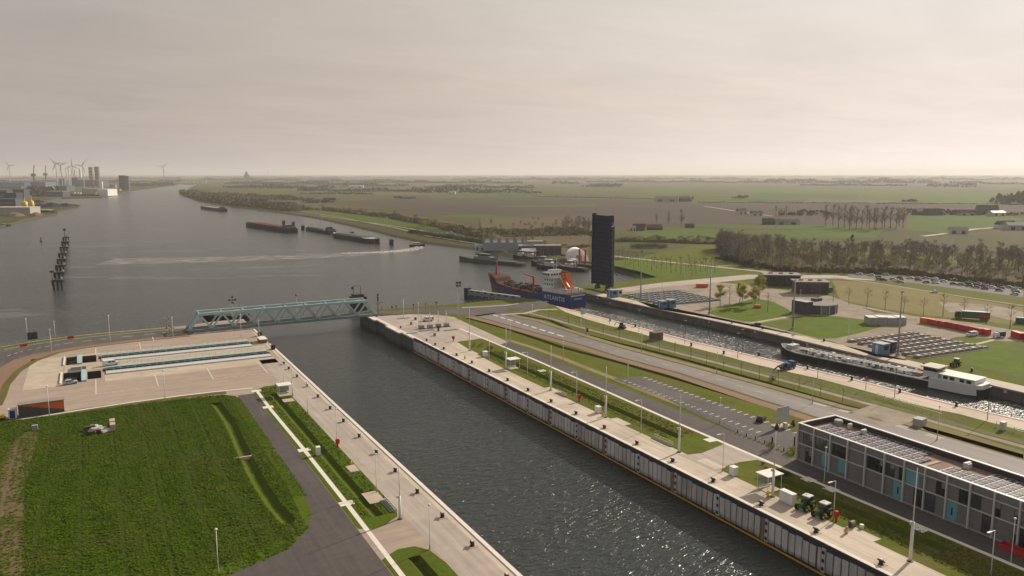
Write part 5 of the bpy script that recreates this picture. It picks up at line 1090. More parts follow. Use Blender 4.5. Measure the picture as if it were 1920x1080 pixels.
t = thing('control_stand', 'dark upright control stand before the third white plaza post', 'stand', spot(822, 621)); MB().box(-0.35, -0.3, 0, 0.35, 0.3, 1.5).build('pedestal', DARKS, t); MB().box(-0.5, -0.45, 1.5, 0.5, 0.45, 2.3).build('panel_box', BLACK, t)
for k, (px, py, lab) in enumerate(((771, 609, 'small brown box on the plaza left of the white van'), (815, 630, 'small brown box on the plaza near the lawn tip'), (779, 600, 'small dark box beside the white van'))): cabinet((*spot(px, py), 0), lab, 0.8, 0.8, 1.2, RUST if k < 2 else DARKS, 0, 'box')
railing('bridge_fence', ln((712, 589), (735, 588), (790, 586), (845, 585)), 'thin railing between the plaza and the bridge road', 1.1, 2.2)
for k, (px, py) in enumerate(((735, 587), (743, 585), (775, 583), (798, 580), (818, 578))):
    t = thing('signal_post', f'short dark signal post on the bridge road, {ORD[k]} from the truss bridge', 'signal post', spot(px, py)); MB().cyl((0, 0, 0), (0, 0, 2.6), .09, .08, 6).build('post', DARKS, t); MB().box(-.3, -.2, 2.6, .3, .2, 3.5).build('signal_head', RUST if k % 2 else BLACK, t)

# ------------------------------------------------------------------ road vehicles
def wheels(t, xs, ys, r, w_=0.22):
    for y in ys:
        for s_ in (-1, 1):
            o = MB().cyl((s_ * (xs - w_ / 2), y, r), (s_ * (xs + w_ / 2), y, r), r, r, 12).build('wheel', RUBBER, t)
            MB().cyl((s_ * (xs + w_ / 2 - 0.02), y, r), (s_ * (xs + w_ / 2 + 0.015), y, r), r * 0.55, r * 0.5, 10).build('rim', GREY, o)
def car(name, loc, rz, lab, mat, group=None, cat='car', detail=True):
    t = thing(name, lab, cat, loc, rz, group)
    prof = [(-2.15, 0.35), (2.1, 0.35), (2.2, 0.62), (2.05, 0.82), (1.1, 0.95), (-1.9, 1.0), (-2.2, 0.9), (-2.2, 0.55)]
    MB().side_prism(prof, -0.9, 0.9, 0.06, 0.6).build('body', mat, t)
    MB().side_prism([(-2.0, 0.95), (1.05, 0.93), (0.35, 1.46), (-1.35, 1.48)], -0.84, 0.84, 0.2, 0.95).build('cabin', mat, t)
    for s_ in (-1, 1):
        MB().add([(s_ * 0.86, -1.62, 1.03), (s_ * 0.86, 0.72, 1.01), (s_ * 0.72, 0.3, 1.38), (s_ * 0.72, -1.25, 1.40)], [(0, 1, 2, 3) if s_ > 0 else (3, 2, 1, 0)]).build('window', GLASS, t)
    MB().add([(-0.76, 1.02, 1.0), (0.76, 1.02, 1.0), (0.66, 0.46, 1.42), (-0.66, 0.46, 1.42)], [(0, 1, 2, 3)]).build('windscreen', GLASS, t)
    MB().add([(-0.72, -1.96, 1.05), (0.72, -1.96, 1.05), (0.66, -1.46, 1.43), (-0.66, -1.46, 1.43)], [(3, 2, 1, 0)]).build('rear_window', GLASS, t)
    if detail: wheels(t, 0.82, (-1.35, 1.4), 0.33)
    return t
def van(loc, rz, lab, mat, rear=None, cat='van'):
    t = thing('parked_van', lab, cat, loc, rz)
    MB().side_prism([(-2.6, 0.4), (2.5, 0.4), (2.6, 0.75), (2.35, 1.15), (1.7, 1.3), (1.05, 1.98), (-2.45, 2.05), (-2.6, 1.8)], -1.0, 1.0, 0.14, 0.9).build('body', mat, t)
    for s_ in (-1, 1):
        for a, b_ in ((0.25, 1.25), (-0.95, 0.1)):
            MB().add([(s_ * 0.985, a, 1.25), (s_ * 0.985, b_, 1.25), (s_ * 0.90, b_ - (0.3 if b_ > 1 else 0), 1.75), (s_ * 0.90, a, 1.75)], [(0, 1, 2, 3) if s_ > 0 else (3, 2, 1, 0)]).build('window', GLASS, t)
    MB().add([(-0.86, 1.74, 1.32), (0.86, 1.74, 1.32), (0.76, 1.12, 1.95), (-0.76, 1.12, 1.95)], [(0, 1, 2, 3)]).build('windscreen', GLASS, t)
    if rear: MB().box(-0.97, -2.66, 0.55, 0.97, -2.0, 1.98).build('red_tail', rear, t)
    wheels(t, 0.9, (-1.6, 1.65), 0.36)
    return t
SILVER = M('silver_paint', (0.42, 0.44, 0.46), (0.38, 0.4, 0.42), 0.5, 0.3); CARBLK = M('black_car_paint', (0.012, 0.012, 0.014), None, 1, 0.25)
CARW = M('white_car_paint', (0.70, 0.70, 0.69), None, 1, 0.3); CARB = M('blue_car_paint', (0.03, 0.06, 0.15), None, 1, 0.3); CARR = M('dark_red_paint', (0.16, 0.02, 0.02), None, 1, 0.3); CARG = M('grey_car_paint', (0.15, 0.155, 0.16), None, 1, 0.3)
van((*spot(208, 685), 0.02), R(-80), 'white van with black windows parked between the two gate recesses', CARW)
car('parked_car', (*spot(132, 720), 0.02), R(-78), 'silver car with a black roof at the corner of the nearer machine pit', SILVER)
van((*spot(802, 602), 0.04), R(75), 'white van with a red tail on the plaza right of the truss bridge', CARW, REDP)
car('parked_car', (*spot(1427, 789), 0.05), R(-60), 'black car alone at the near end of the car park', CARBLK)
def tractor(loc, rz, lab, mat=GREENT):
    t = thing('farm_tractor', lab, 'tractor', loc, rz)
    MB().side_prism([(0.2, 0.8), (2.3, 0.75), (2.4, 1.1), (2.25, 1.55), (0.2, 1.7)], -0.42, 0.42, 0.08, 1.0).build('bonnet', mat, t)
    MB().box(-1.2, -1.1, 0.55, 1.2, -0.5, 0.9).box(-0.35, -1.4, 0.6, 0.35, 0.4, 1.2).build('chassis', DARKS, t)
    cb = MB().side_prism([(-1.25, 1.15), (0.35, 1.15), (0.25, 2.55), (-1.15, 2.55)], -0.78, 0.78, 0.1, 1.3).build('cab', GLASS, t)
    MB().box(-0.85, -1.3, 2.56, 0.85, 0.4, 2.76).build('cab_roof', OFFW, cb)
    MB().lathe([(0.1, 0), (0.13, 0.1), (0.08, 0.22)], (0.3, -0.5, 2.76), 8).build('beacon', YELP, cb)
    for s_ in (-1, 1):
        MB().side_prism([(-1.75, 1.2), (-1.3, 1.65), (-0.3, 1.65), (0.1, 1.2), (-0.1, 1.1), (-0.4, 1.5), (-1.2, 1.5), (-1.55, 1.1)], s_ * 1.0 - 0.25, s_ * 1.0 + 0.25).build('mudguard', mat, t)
        for y, r in ((-0.8, 0.85), (1.75, 0.6)):
            o = MB().cyl((s_ * 1.0 - 0.24, y, r), (s_ * 1.0 + 0.24, y, r), r, r, 14).build('wheel', RUBBER, t)
            MB().cyl((s_ * 1.0 - 0.26, y, r), (s_ * 1.0 + 0.26, y, r), r * 0.5, r * 0.5, 10).build('rim', YELP, o)
    MB().cyl((0.36, 0.9, 1.6), (0.36, 0.9, 2.6), 0.05, 0.05, 6).build('exhaust', DARKS, t)
    return t
tractor((125.0, 104.8, 0.05), R(100), 'green tractor with white cab roof beside the large white cabinet')
tractor((125.2, 100.7, 0.05), R(96), 'green tractor with white cab roof next to the red life ring box')
tractor((*spot(1792, 686), 0.05), R(100), 'dark green tractor on the far lock wall by the bright lawn')
t = thing('crane_truck', 'dark blue crane truck with a folded boom on the old quay', 'crane truck', (*spot(1476, 692), 0.04), R(95))
MB().box(-1.2, -3.2, 0.5, 1.2, 3.0, 1.0).build('chassis', DARKS, t); MB().side_prism([(-3.2, 1.0), (-1.4, 1.0), (-1.5, 2.6), (-3.0, 2.7)], -1.15, 1.15, 0.1, 1.5).build('cab', CARB, t)
MB().box(-1.0, -1.1, 1.0, 1.0, 1.2, 2.2).build('engine_box', CARB, t); MB().bar((0, 0.5, 2.2), (0, 5.2, 1.6), 0.5).bar((0, 5.2, 1.6), (0, 7.6, 0.5), 0.35).build('boom', CARB, t)
wheels(t, 1.05, (-2.3, 0.2, 2.0), 0.55, 0.35)
t = thing('small_digger', 'small black machine on the quay lawn before the foaming water', 'digger', (*spot(1166, 616), 0.04), 0.5); MB().box(-1.1, -1.6, 0, -0.6, 1.6, 0.7).box(0.6, -1.6, 0, 1.1, 1.6, 0.7).build('track', BLACK, t); MB().box(-0.9, -1.3, 0.7, 0.9, 1.0, 1.6).build('body', DARKS, t); MB().side_prism([(-0.5, 1.6), (0.9, 1.6), (0.7, 2.7), (-0.4, 2.7)], -0.7, 0.5, 0.1).build('cab', GLASS, t); MB().bar((0.7, 0.8, 1.6), (0.7, 3.0, 2.6), 0.25).bar((0.7, 3.0, 2.6), (0.7, 4.0, 0.8), 0.2).build('arm', DARKS, t)
for px, py, lab in ((1418, 611, 'dark car parked on the far lock wall by the shaded lawn'), (1751, 549, 'white car on the light path beside the dry meadow')):
    car('parked_car', (*spot(px, py), 0.05), R(70), lab, CARBLK if px < 1500 else CARW)
# the car park in front of the wood
cars = {'white': CARW, 'silver': SILVER, 'black': CARBLK, 'grey': CARG, 'dark blue': CARB, 'dark red': CARR}
protoc = {}; rs = random.Random(5)
pa = [(1648, 521), (1682, 526), (1740, 527), (1800, 531), (1850, 540), (1905, 545)]
for row, dy in enumerate((0, 4.5, 9.5)):
    for k in range(19):
        f = k / 18; i = min(4, int(f * 5)); g = f * 5 - i
        px = pa[i][0] + (pa[i + 1][0] - pa[i][0]) * g; py = pa[i][1] + (pa[i + 1][1] - pa[i][1]) * g - 4 + dy * 0.8
        if rs.random() < (0.2 if row < 2 else 0.45): continue
        if row == 0 and k < 4: continue
        cname = rs.choice(['white', 'white', 'silver', 'silver', 'black', 'black', 'grey', 'dark blue', 'dark red', 'grey'])
        lab = f'small {cname} car in the rows parked before the wood'; gp = f'{cname} cars parked before the wood'
        loc = (*spot(px + rs.uniform(-2, 2), py), 0.05)
        if cname not in protoc: protoc[cname] = car('parked_car', loc, R(25 + rs.uniform(-4, 4)), lab, cars[cname], gp)
        else: copy_tree(protoc[cname], loc, R(25 + (180 if rs.random() < 0.5 else 0) + rs.uniform(-4, 4)), label=lab, group=gp)
for px, py, cn, lab in ((1611, 515, 'white', 'white car standing alone at the left end of the rows of parked cars'), (1633, 517, 'white', 'white car second from the left end of the rows of parked cars'), (1660, 516, 'silver', 'silver car third from the left end of the rows of parked cars'), (1681, 528, 'white', 'larger white car in front of the rows of parked cars'), (1902, 553, 'silver', 'silver car on the light path below the right end of the rows of parked cars')):
    copy_tree(protoc[cn], (*spot(px, py), 0.05), R(30), label=lab, group='cars standing apart by the wood')
# containers and lorry
def container(loc, rz, lab, mat, L_=6.1, w_=2.44, h=2.6, group=None):
    t = thing('shipping_container', lab, 'container', loc, rz, group)
    MB().box(-w_ / 2 + 0.03, -L_ / 2 + 0.03, 0.15, w_ / 2 - 0.03, L_ / 2 - 0.03, h - 0.02).build('body', mat, t)
    b = MB(); n = int(L_ / 0.5)
    for k in range(n):
        y = -L_ / 2 + 0.3 + k * 0.5
        for s_ in (-1, 1): b.box(s_ * (w_ / 2 - 0.03) - 0.03, y - 0.1, 0.25, s_ * (w_ / 2 - 0.03) + 0.03, y + 0.1, h - 0.15)
    b.build('corrugation', mat, t)['kind'] = 'stuff'
    for x in (-w_ / 2, w_ / 2):
        for y in (-L_ / 2, L_ / 2): MB().cbox((x * 0.96, y * 0.98, h / 2), (0.18, 0.18, h)).build('corner_post', mat, t)
    MB().box(-w_ / 2 + 0.1, L_ / 2 - 0.03, 0.25, -0.02, L_ / 2 + 0.02, h - 0.15).build('door', mat, t); MB().box(0.02, L_ / 2 - 0.03, 0.25, w_ / 2 - 0.1, L_ / 2 + 0.02, h - 0.15).build('door', mat, t)
    return t
pc = container((*spot(1739, 607), 0.05), R(8), 'orange container at the left end of the row of red containers', ORANGE)
pr = None
for k, (px, py) in enumerate(((1752, 610), (1763, 612), (1774, 613.5), (1786, 616), (1797, 618), (1808, 620.5), (1820, 623), (1832, 625.5), (1842, 627))):
    lab = f'{ORD[k]} red container of the row counting from the orange one'
    if pr is None: pr = container((*spot(px, py), 0.05), R(-10), lab, REDC, 6.1, 2.44, 2.7, 'red containers in a row')
    else: copy_tree(pr, (*spot(px, py), 0.05), R(-10 + (k % 3 - 1) * 2), label=lab)
copy_tree(pr, (*spot(1908, 634), 0.05), R(-30), label='red container standing apart at the right end of the yard', group='red containers at the right edge'); copy_tree(pr, (*spot(1925, 637), 0.05), R(-30), label='red container cut by the right edge of the picture', group='red containers at the right edge')
container((*spot(1546, 548), 0.05), R(70), 'dark green container beside the brown clad building', GREENC, 9, 2.5, 2.9)
container((*spot(1316, 539), 0.05), R(62), 'orange open container on the harbour road before the tree rows', ORANGE, 7, 2.4, 2.3)
container((*spot(1918, 607), 0.05), R(30), 'green container at the right edge behind the red ones', GREENC, 6, 2.5, 2.9)
container((*spot(1420, 577), 0.05), R(50), 'small orange skip under the budding trees', ORANGE, 3.2, 2.0, 1.5)
t = thing('lorry', 'green curtain side lorry parked along the dry meadow', 'lorry', (*spot(1826, 599), 0.05), math.atan2(218.0 - 204.5, 351.3 - 362.4) - R(90))
MB().box(-1.25, -6.5, 1.0, 1.25, 5.4, 3.9).build('trailer', GREENC, t); MB().box(-1.26, -6.4, 1.1, -1.25, -1.5, 2.6).build('red_panel', REDC, t); MB().box(-1.2, -6.4, 3.9, 1.2, 5.3, 3.95).build('roof', OFFW, t)
MB().side_prism([(5.8, 0.6), (8.2, 0.6), (8.2, 1.6), (7.9, 3.3), (6.2, 3.6), (5.8, 3.5)], -1.2, 1.2, 0.05, 2).build('cab', M('lorry_cab_green', (0.02, 0.06, 0.035)), t); MB().box(-1.1, 5.4, 0.6, 1.1, 8.0, 0.99).build('chassis', DARKS, t); MB().box(-1.1, -6.4, 0.6, 1.1, 5.3, 0.99).build('trailer_frame', DARKS, t)
wheels(t, 1.05, (-5.4, -4.2, -3.0, 5.9, 7.2), 0.5, 0.3)
t = thing('service_truck', 'blue and white service truck below the red containers', 'truck', (*spot(1872, 633), 0.05), R(80)); MB().box(-1.1, -2.8, 0.6, 1.1, 0.4, 2.6).build('box_body', CARB, t); MB().side_prism([(0.5, 0.6), (2.4, 0.6), (2.3, 1.4), (1.7, 2.3), (0.5, 2.4)], -1.05, 1.05, 0.1, 1.2).build('cab', CARW, t); wheels(t, 0.95, (-1.9, 1.5), 0.42)
van((*spot(1822, 630), 0.05), R(80), 'white van parked between the gate beams and the red containers', CARW)

# ------------------------------------------------------------------ ships
def hull_rings(L_, B, prof):
    """stations stern to bow: half breadth factor, and rise of the deck"""
    return [(y, B / 2 * f, dz) for y, f, dz in prof]
def strake(st, z0f, z1f, off=0.0):
    """hull side between two height functions, closed over the beam as a loft"""
    b = MB(); rings = []
    for (y, hb, dz) in st:
        a, c = z0f(y, dz), z1f(y, dz)
        rings.append([(-hb - off, y, a), (-hb - off, y, c), (hb + off, y, c), (hb + off, y, a)])
    return b.loft(rings, cap=True)
ps, pb = Vector(spot(1066, 579, ZW)), Vector(spot(908, 548, ZW))
ax_ = (pb - ps).normalized(); LS = (pb - ps).length + 2
ctr = ps + Vector((ax_.y, -ax_.x)) * 7.0
t = thing('tanker_ship', 'blue and maroon tanker ship with white deckhouse and slanted orange funnel', 'ship', (*ctr, ZW), math.atan2(ax_.y, ax_.x) - R(90))
B_ = 14.6
st = [(y * LS, B_ / 2 * f, dz) for y, f, dz in ((0, .84, .3), (.02, .93, .2), (.06, 1, .1), (.2, 1, 0), (.35, 1, -.1), (.5, 1, 0), (.62, 1, .3), (.72, .98, .8), (.80, .90, 1.6), (.87, .72, 2.6), (.93, .46, 3.6), (.975, .2, 4.3), (1.0, .03, 4.7))]
DK = 5.6
def deckz(y, dz): return DK + dz + (1.6 if y < LS * 0.33 else 0) * (1 if y < LS * .31 else 0.5) + (2.0 if y > LS * .84 else 0)
def lo(y):
    u = y / LS
    return float(np.interp(u, (0, .3, .45, .62, .93, 1), (0.8, 0.8, 1.5, 2.6, 4.2, 4.6)))
def hi(y, dz):
    u = y / LS
    if u < .30: return deckz(y, dz)
    if u < .44: return deckz(y, dz) * (1 - (u - .30) / .14) + 3.6 * ((u - .30) / .14)
    return float(np.interp(u, (.44, .62, .93, 1), (3.6, 4.1, 5.9, 6.4)))
def ins_st(f): return [(y, hb * f, dz) for y, hb, dz in st]
fine = []
for (a, b_) in zip(st, st[1:]):
    for k in range(4): f = k / 4; fine.append(tuple(a[i] + (b_[i] - a[i]) * f for i in range(3)))
fine.append(st[-1])
def flare(z, y): u = y / LS; return (0.0 if u < .7 else (u - .7) * 2.2) * (z - 3) / 6
def strake2(z0f, z1f, off=0):
    b = MB(); rings = []
    for (y, hb, dz) in fine:
        a, c = z0f(y, dz), z1f(y, dz); h0, h1 = max(0.05, hb + flare(a, y)) + off, max(0.05, hb + flare(c, y)) + off
        ya = y + (0.25 * (a - 4) if y > LS * .9 else 0); yc = y + (0.25 * (c - 4) if y > LS * .9 else 0)
        rings.append([(-h0, ya, a), (-h1, yc, c), (h1, yc, c), (h0, ya, a)])
    return b.loft(rings, cap=True)
strake2(lambda y, d: -2.0, lambda y, d: lo(y)).build('lower_hull', REDHULL, t)
strake2(lambda y, d: lo(y), lambda y, d: hi(y, d), 0.02).build('blue_band', BLUEP, t)
strake2(lambda y, d: hi(y, d) - 0.01, lambda y, d: max(hi(y, d), deckz(y, d)), 0.0).build('upper_hull', MAROON, t)
dk = MB(); rings = []
for (y, hb, dz) in fine: z = deckz(y, dz) + 0.03; h = max(.05, hb + flare(z, y)) - 0.25; rings.append([(-h, y, z), (h, y, z)])
dk.loft(rings, close=False, cap=False).build('deck', M('deck_maroon', (0.10, 0.04, 0.03), (0.075, 0.033, 0.026), 0.3), t)
b = MB()
for (y, hb, dz) in fine[::1]:
    z = deckz(y, dz); h = max(.05, hb + flare(z, y)) - 0.1
    for s_ in (-1, 1): b.cyl((s_ * h, y, z), (s_ * h, y, z + 1.1), 0.05, 0.05, 5)
b.build('bulwark_rail', M('rail_buff', (0.25, 0.19, 0.15)), t)['kind'] = 'stuff'
zd = DK + 1.6
for nm, (x0, y0, z0, x1, y1, z1) in (('deckhouse_base', (-6.2, 5.5, zd, 6.2, 23, zd + 2.7)), ('accommodation', (-5.6, 14, zd + 2.7, 5.6, 22.5, zd + 8.2)), ('bridge_deck', (-6.6, 16, zd + 8.2, 6.6, 22.8, zd + 10.9)), ('wheelhouse_top', (-3.4, 17, zd + 10.9, 3.4, 21.6, zd + 12.2))):
    o = MB().box(x0, y0, z0, x1, y1, z1).build(nm, WHITE, t)
    if nm == 'bridge_deck':
        for k in range(7): MB().box(x0 + 0.5 + k * 1.8, y1, z0 + 1.1, x0 + 1.7 + k * 1.8, y1 + 0.05, z1 - 0.4).build('window', GLASS, o)
        for k in range(4): MB().box(x0 - 0.05, y0 + 0.5 + k * 1.6, z0 + 1.1, x0, y0 + 1.6 + k * 1.6, z1 - 0.4).build('window', GLASS, o)
        for k in range(6): MB().box(x0 + 0.9 + k * 2.0, y0 - .05, z0 + 1.1, x0 + 2.1 + k * 2.0, y0, z1 - 0.5).build('window', GLASS, o)
    if nm == 'accommodation':
        for z in (z0 + 1.2, z0 + 3.6):
            for k in range(4): MB().box(x0 - 0.05, y0 + 0.8 + k * 2, z, x0, y0 + 1.7 + k * 2, z + 0.9).build('window', GLASS, o)
for z in (zd + 2.7, zd + 5.4, zd + 8.2): MB().box(-6.6, 12.4, z - 0.12, 6.6, 15.9, z + 0.04).build('walkway', OFFW, t)
MB().box(-6.4, 3.0, zd + 2.6, -2.6, 13.5, zd + 2.78).build('walkway', OFFW, t)
fn = MB().add([(-2.3, 5.2, zd + 2.7), (2.3, 5.2, zd + 2.7), (2.3, 10.6, zd + 2.7), (-2.3, 10.6, zd + 2.7), (-1.9, 8.6, zd + 11.5), (1.9, 8.6, zd + 11.5), (1.9, 12.6, zd + 11.5), (-1.9, 12.6, zd + 11.5)], [(0, 3, 2, 1), (4, 5, 6, 7), (0, 1, 5, 4), (1, 2, 6, 5), (2, 3, 7, 6), (3, 0, 4, 7)]).build('funnel', ORANGE, t)
MB().box(-1.6, 8.9, zd + 11.5, 1.6, 12.3, zd + 12.1).build('funnel_top', BLACK, fn)
MB().bar((-4.2, 4.6, zd + 2.8), (-4.2, 9.8, zd + 8.6), 0.3).bar((-4.2, 9.8, zd + 8.6), (-2.0, 10.2, zd + 8.6), 0.3).build('davit', WHITE, t)
MB().loft([[(-3.6 + a, y, zd + 4.2 + c + dz) for a, c in ((0, 0), (0.9, .3), (0.9, 1.2), (0, 1.6), (-.9, 1.2), (-.9, .3))] for y, dz in ((3.4, -1.5), (6.8, 2.0))]).build('lifeboat', ORANGE, t)
b = MB()
for x, y, h in ((-1, 19, 5.5), (1.2, 19.4, 4.2), (0.2, 18.2, 7)): b.cyl((x, y, zd + 12.2), (x, y, zd + 12.2 + h), 0.14, 0.08, 6)
b.bar((-1.8, 18.6, zd + 15), (1.8, 18.6, zd + 15), 0.18); b.build('radar_mast', WHITE, t)
MB().cyl((0, LS * 0.93, DK + 5.0), (0, LS * 0.93, DK + 13.8), 0.75, 0.5, 8).build('foremast', REDP, t)
MB().box(-2.2, LS * .45, DK + 0.2, 2.2, LS * .46, DK + 1.6).build('manifold', DARKS, t)
MB().cyl((1.5, LS * .50, DK), (1.5, LS * .50, DK + 7.5), 0.7, 0.6, 8).build('deck_crane', REDP, t); MB().bar((1.5, LS * .50, DK + 7.3), (1.5, LS * .62, DK + 8.4), 0.6).build('crane_jib', REDP, t)
rs = random.Random(8); b = MB(); c_ = MB()
for k in range(120):
    y = LS * rs.uniform(.33, .86); x = rs.uniform(-5.5, 5.5); q = rs.uniform(.3, .9); b.box(x - q, y - q * .7, DK, x + q, y + q * .7, DK + rs.uniform(.6, 2.6))
for x in (-2.4, -1.6, -0.8, 0.8, 1.6): b.bar((x, LS * .35, DK + 1.1), (x, LS * .84, DK + 1.5), 0.22)
b.build('deck_pipes', M('pipes_dark', (0.09, 0.075, 0.07)), t)['kind'] = 'stuff'
for y in (.40, .56, .66): c_.bar((-5.5, LS * y, DK + 2.4), (5.5, LS * y, DK + 2.4), 0.3).bar((-5.5, LS * y, DK), (-5.5, LS * y, DK + 2.4), 0.3).bar((5.5, LS * y, DK), (5.5, LS * y, DK + 2.4), 0.3)
c_.build('pipe_gantry', GREY, t)
for y, s_ in ((1.5, 1), (3.4, 1), (1.6, -1)): MB().cyl((s_ * 3.5, y, zd - 0.4), (s_ * 3.5, y, zd + 3.5), 0.16, 0.12, 6).build('stern_post', RUST, t)
def lettering(body, size, loc, rot, mat, parent, name='lettering', ext=0.02, bold=0.03):
    cu = bpy.data.curves.new(name, 'FONT'); cu.body = body; cu.size = size; cu.extrude = ext; cu.offset = bold; cu.align_x = 'CENTER'; cu.space_character = 1.12
    o = bpy.data.objects.new(name, cu); COL.objects.link(o); dg = bpy.context.evaluated_depsgraph_get(); me = bpy.data.meshes.new_from_object(o.evaluated_get(dg)); bpy.data.objects.remove(o)
    me.materials.clear(); me.materials.append(mat); o = link(name, me, parent); o.location = loc; o.rotation_euler = rot; return o
lettering('ATLANTIS', 3.5, (-B_ / 2 - 0.08, 11.5, 3.4), (R(90), 0, R(-90)), WHITE, t, 'hull_name')
lettering('ATLANTIS', 1.2, (0, -0.06, 4.4), (R(90), 0, 0), WHITE, t, 'stern_name')
MB().box(-5.4, -0.1, zd - 0.9, 5.4, -0.02, zd - 0.1).build('stern_rail', OFFW, t)

def barge(name, loc_a, loc_b, lab, B, dkz, mat_h, mat_d, cargo=None, house='stern', load=None, cat='barge', hh=3.2, rows_=10):
    """an inland barge from bow point a to stern point b on the water"""
    a, c = Vector(loc_a), Vector(loc_b); L_ = (a - c).length; ax = (a - c).normalized()
    t = thing(name, lab, cat, (*c, ZW), math.atan2(ax.y, ax.x) - R(90))
    stn = [(0, .8, .2), (.03, .97, .1), (.1, 1, 0), (.85, 1, 0), (.92, .92, .3), (.97, .62, .6), (1, .2, .8)]
    b = MB(); rg = []; rd = []
    for u, f, dz in stn:
        h = B / 2 * f; rg.append([(-h * .96, u * L_, -0.8), (-h, u * L_, dkz + dz), (h, u * L_, dkz + dz), (h * .96, u * L_, -0.8)]); rd.append([(-h + .3, u * L_, dkz + dz + 0.03), (h - .3, u * L_, dkz + dz + 0.03)])
    b.loft(rg).build('hull', mat_h, t); MB().loft(rd, close=False, cap=False).build('deck', mat_d, t)
    if cargo:
        MB().box(-B * .42, L_ * .2, dkz, B * .42, L_ * .88, dkz + 1.1).build('hold_coaming', mat_d, t)
        n = rows_
        for k in range(n): MB().box(-B * .40, L_ * (.21 + .66 * k / n), dkz + 1.1, B * .40, L_ * (.21 + .66 * (k + .9) / n), dkz + 1.35 + 0.12 * (k % 2)).build('hatch_cover', cargo, t)
    if house:
        y0 = L_ * .03; o = MB().box(-B * .40, y0, dkz, B * .40, y0 + L_ * .09, dkz + hh * .6).build('deckhouse', WHITE if load != 'dark' else DARKB, t)
        MB().box(-B * .28, y0 + L_ * .06, dkz + hh * .6, B * .28, y0 + L_ * .1, dkz + hh * 1.25).build('wheelhouse', OFFW if load != 'dark' else DARKB, t)
        MB().box(-B * .285, y0 + L_ * .059, dkz + hh * .85, B * .285, y0 + L_ * .101, dkz + hh * 1.1).build('window_band', GLASS, t)
    return t
bd = M('barge_dark', (0.025, 0.027, 0.028), (0.035, 0.035, 0.036), 0.2); bm = M('barge_maroon', (0.035, 0.018, 0.018), (0.028, 0.016, 0.016), 0.2); rc = M('hatch_red_brown', (0.15, 0.05, 0.042), (0.08, 0.035, 0.032), 0.06)
barge('cargo_barge', spot(466, 424, ZW), spot(549, 437, ZW), 'long dark maroon barge with reddish hatches out on the canal', 17, 5.0, bm, bm, rc, 'stern', 'dark')
barge('moored_barge', spot(578, 431, ZW), spot(623, 439, ZW), 'dark grey barge moored at the posts, farther of two', 13, 4.2, bd, GREY, M('hatch_grey', (0.16, 0.17, 0.17)), 'stern', 'dark')
barge('moored_barge', spot(628, 444, ZW), spot(704, 456, ZW), 'long dark barge moored at the posts, nearer of two', 13, 4.6, bd, GREY, M('hatch_greenish', (0.12, 0.14, 0.13)), None, 'dark')
barge('moored_barge', spot(379, 391, ZW), spot(421, 397, ZW), 'small dark barge moored at the wooded bank farthest up the canal', 14, 4.6, bd, DARKS, GREY, 'stern', 'dark')

# tank barge in the old lock
a_, c_ = Vector(spot(1462, 667, ZW)), Vector(spot(1852, 752, ZW)); L_ = (a_ - c_).length; ax = (a_ - c_).normalized()
t = thing('tank_barge', 'black hulled tank barge with white deckhouse in the old lock', 'barge', (c_.x + 4.6, c_.y + 3.0, ZW), math.atan2(ax.y, ax.x) - R(90))
stn = [(0, .62, .5), (.015, .82, .4), (.05, .96, .25), (.1, 1, .1), (.2, 1, 0), (.88, 1, 0), (.94, .88, .5), (.975, .6, 1.0), (1, .15, 1.4)]
BB = 9.6; b = MB(); rg = []; rw = []; rd = []
for u, f, dz in stn:
    h = BB / 2 * f; rg.append([(-h * .95, u * L_, -.8), (-h, u * L_, 2.35 + dz), (h, u * L_, 2.35 + dz), (h * .95, u * L_, -.8)]); rw.append([(-h - .04, u * L_, 2.35 + dz), (-h - .04, u * L_, 2.75 + dz), (h + .04, u * L_, 2.75 + dz), (h + .04, u * L_, 2.35 + dz)]); rd.append([(-h + .2, u * L_, 2.78 + dz), (h - .2, u * L_, 2.78 + dz)])
b.loft(rg).build('hull', BLACK, t); MB().loft(rw).build('white_sheer', WHITE, t); MB().loft(rd, close=False, cap=False).build('deck', M('deck_dark_grey', (0.16, 0.165, 0.165), (0.09, 0.092, 0.092), 0.5), t)
z = 2.6
rg = [[(-h, y, z - 2.3 + k), (-h - .05, y, z + 1.2 + k), (h + .05, y, z + 1.2 + k), (h, y, z - 2.3 + k)] for y, h, k in ((0.5, 3.2, .35), (2, 4.2, .3), (5, 4.85, .15), (17, 4.9, 0))]
MB().loft(rg).build('stern_bulwark', WHITE, t)
o = MB().box(-3.9, 2.5, z + 1.0, 3.9, 15.5, z + 2.9).build('deckhouse', WHITE, t); MB().box(-4.1, 2.2, z + 2.9, 4.1, 15.8, z + 3.05).build('roof', OFFW, o)
for y in (3.6, 5.8, 9.0, 11.2): MB().box(-3.96, y, z + 1.55, -3.9, y + 1.5, z + 2.6).build('window', GLASS, o)
MB().box(-3.96, 13.4, z + 1.0, -3.9, 14.4, z + 2.7).build('door', GREY, o)
o = MB().box(-2.9, 15.5, z + 1.0, 2.9, 20, z + 4.4).build('wheelhouse', WHITE, t); MB().box(-2.95, 15.45, z + 3.0, 2.95, 20.05, z + 4.1).build('window_band', GLASS, o); MB().box(-3.6, 14.6, z + 4.4, 3.6, 20.8, z + 4.6).build('roof', M('roof_cream', (0.62, 0.58, 0.48)), o)
MB().cyl((0.5, 14.2, z + 3), (0.5, 14.2, z + 6.5), .08, .06, 6).build('mast', GREY, t)
MB().cyl((0, L_ * .94, z + 1), (0, L_ * .94, z + 6.2), .1, .08, 6).bar((-1.2, L_ * .94, z + 5.6), (1.2, L_ * .94, z + 5.6), .15).box(-1, L_ * .94 - .1, z + 5.8, 1, L_ * .94 + .1, z + 6.6).build('bow_mast', OFFW, t)
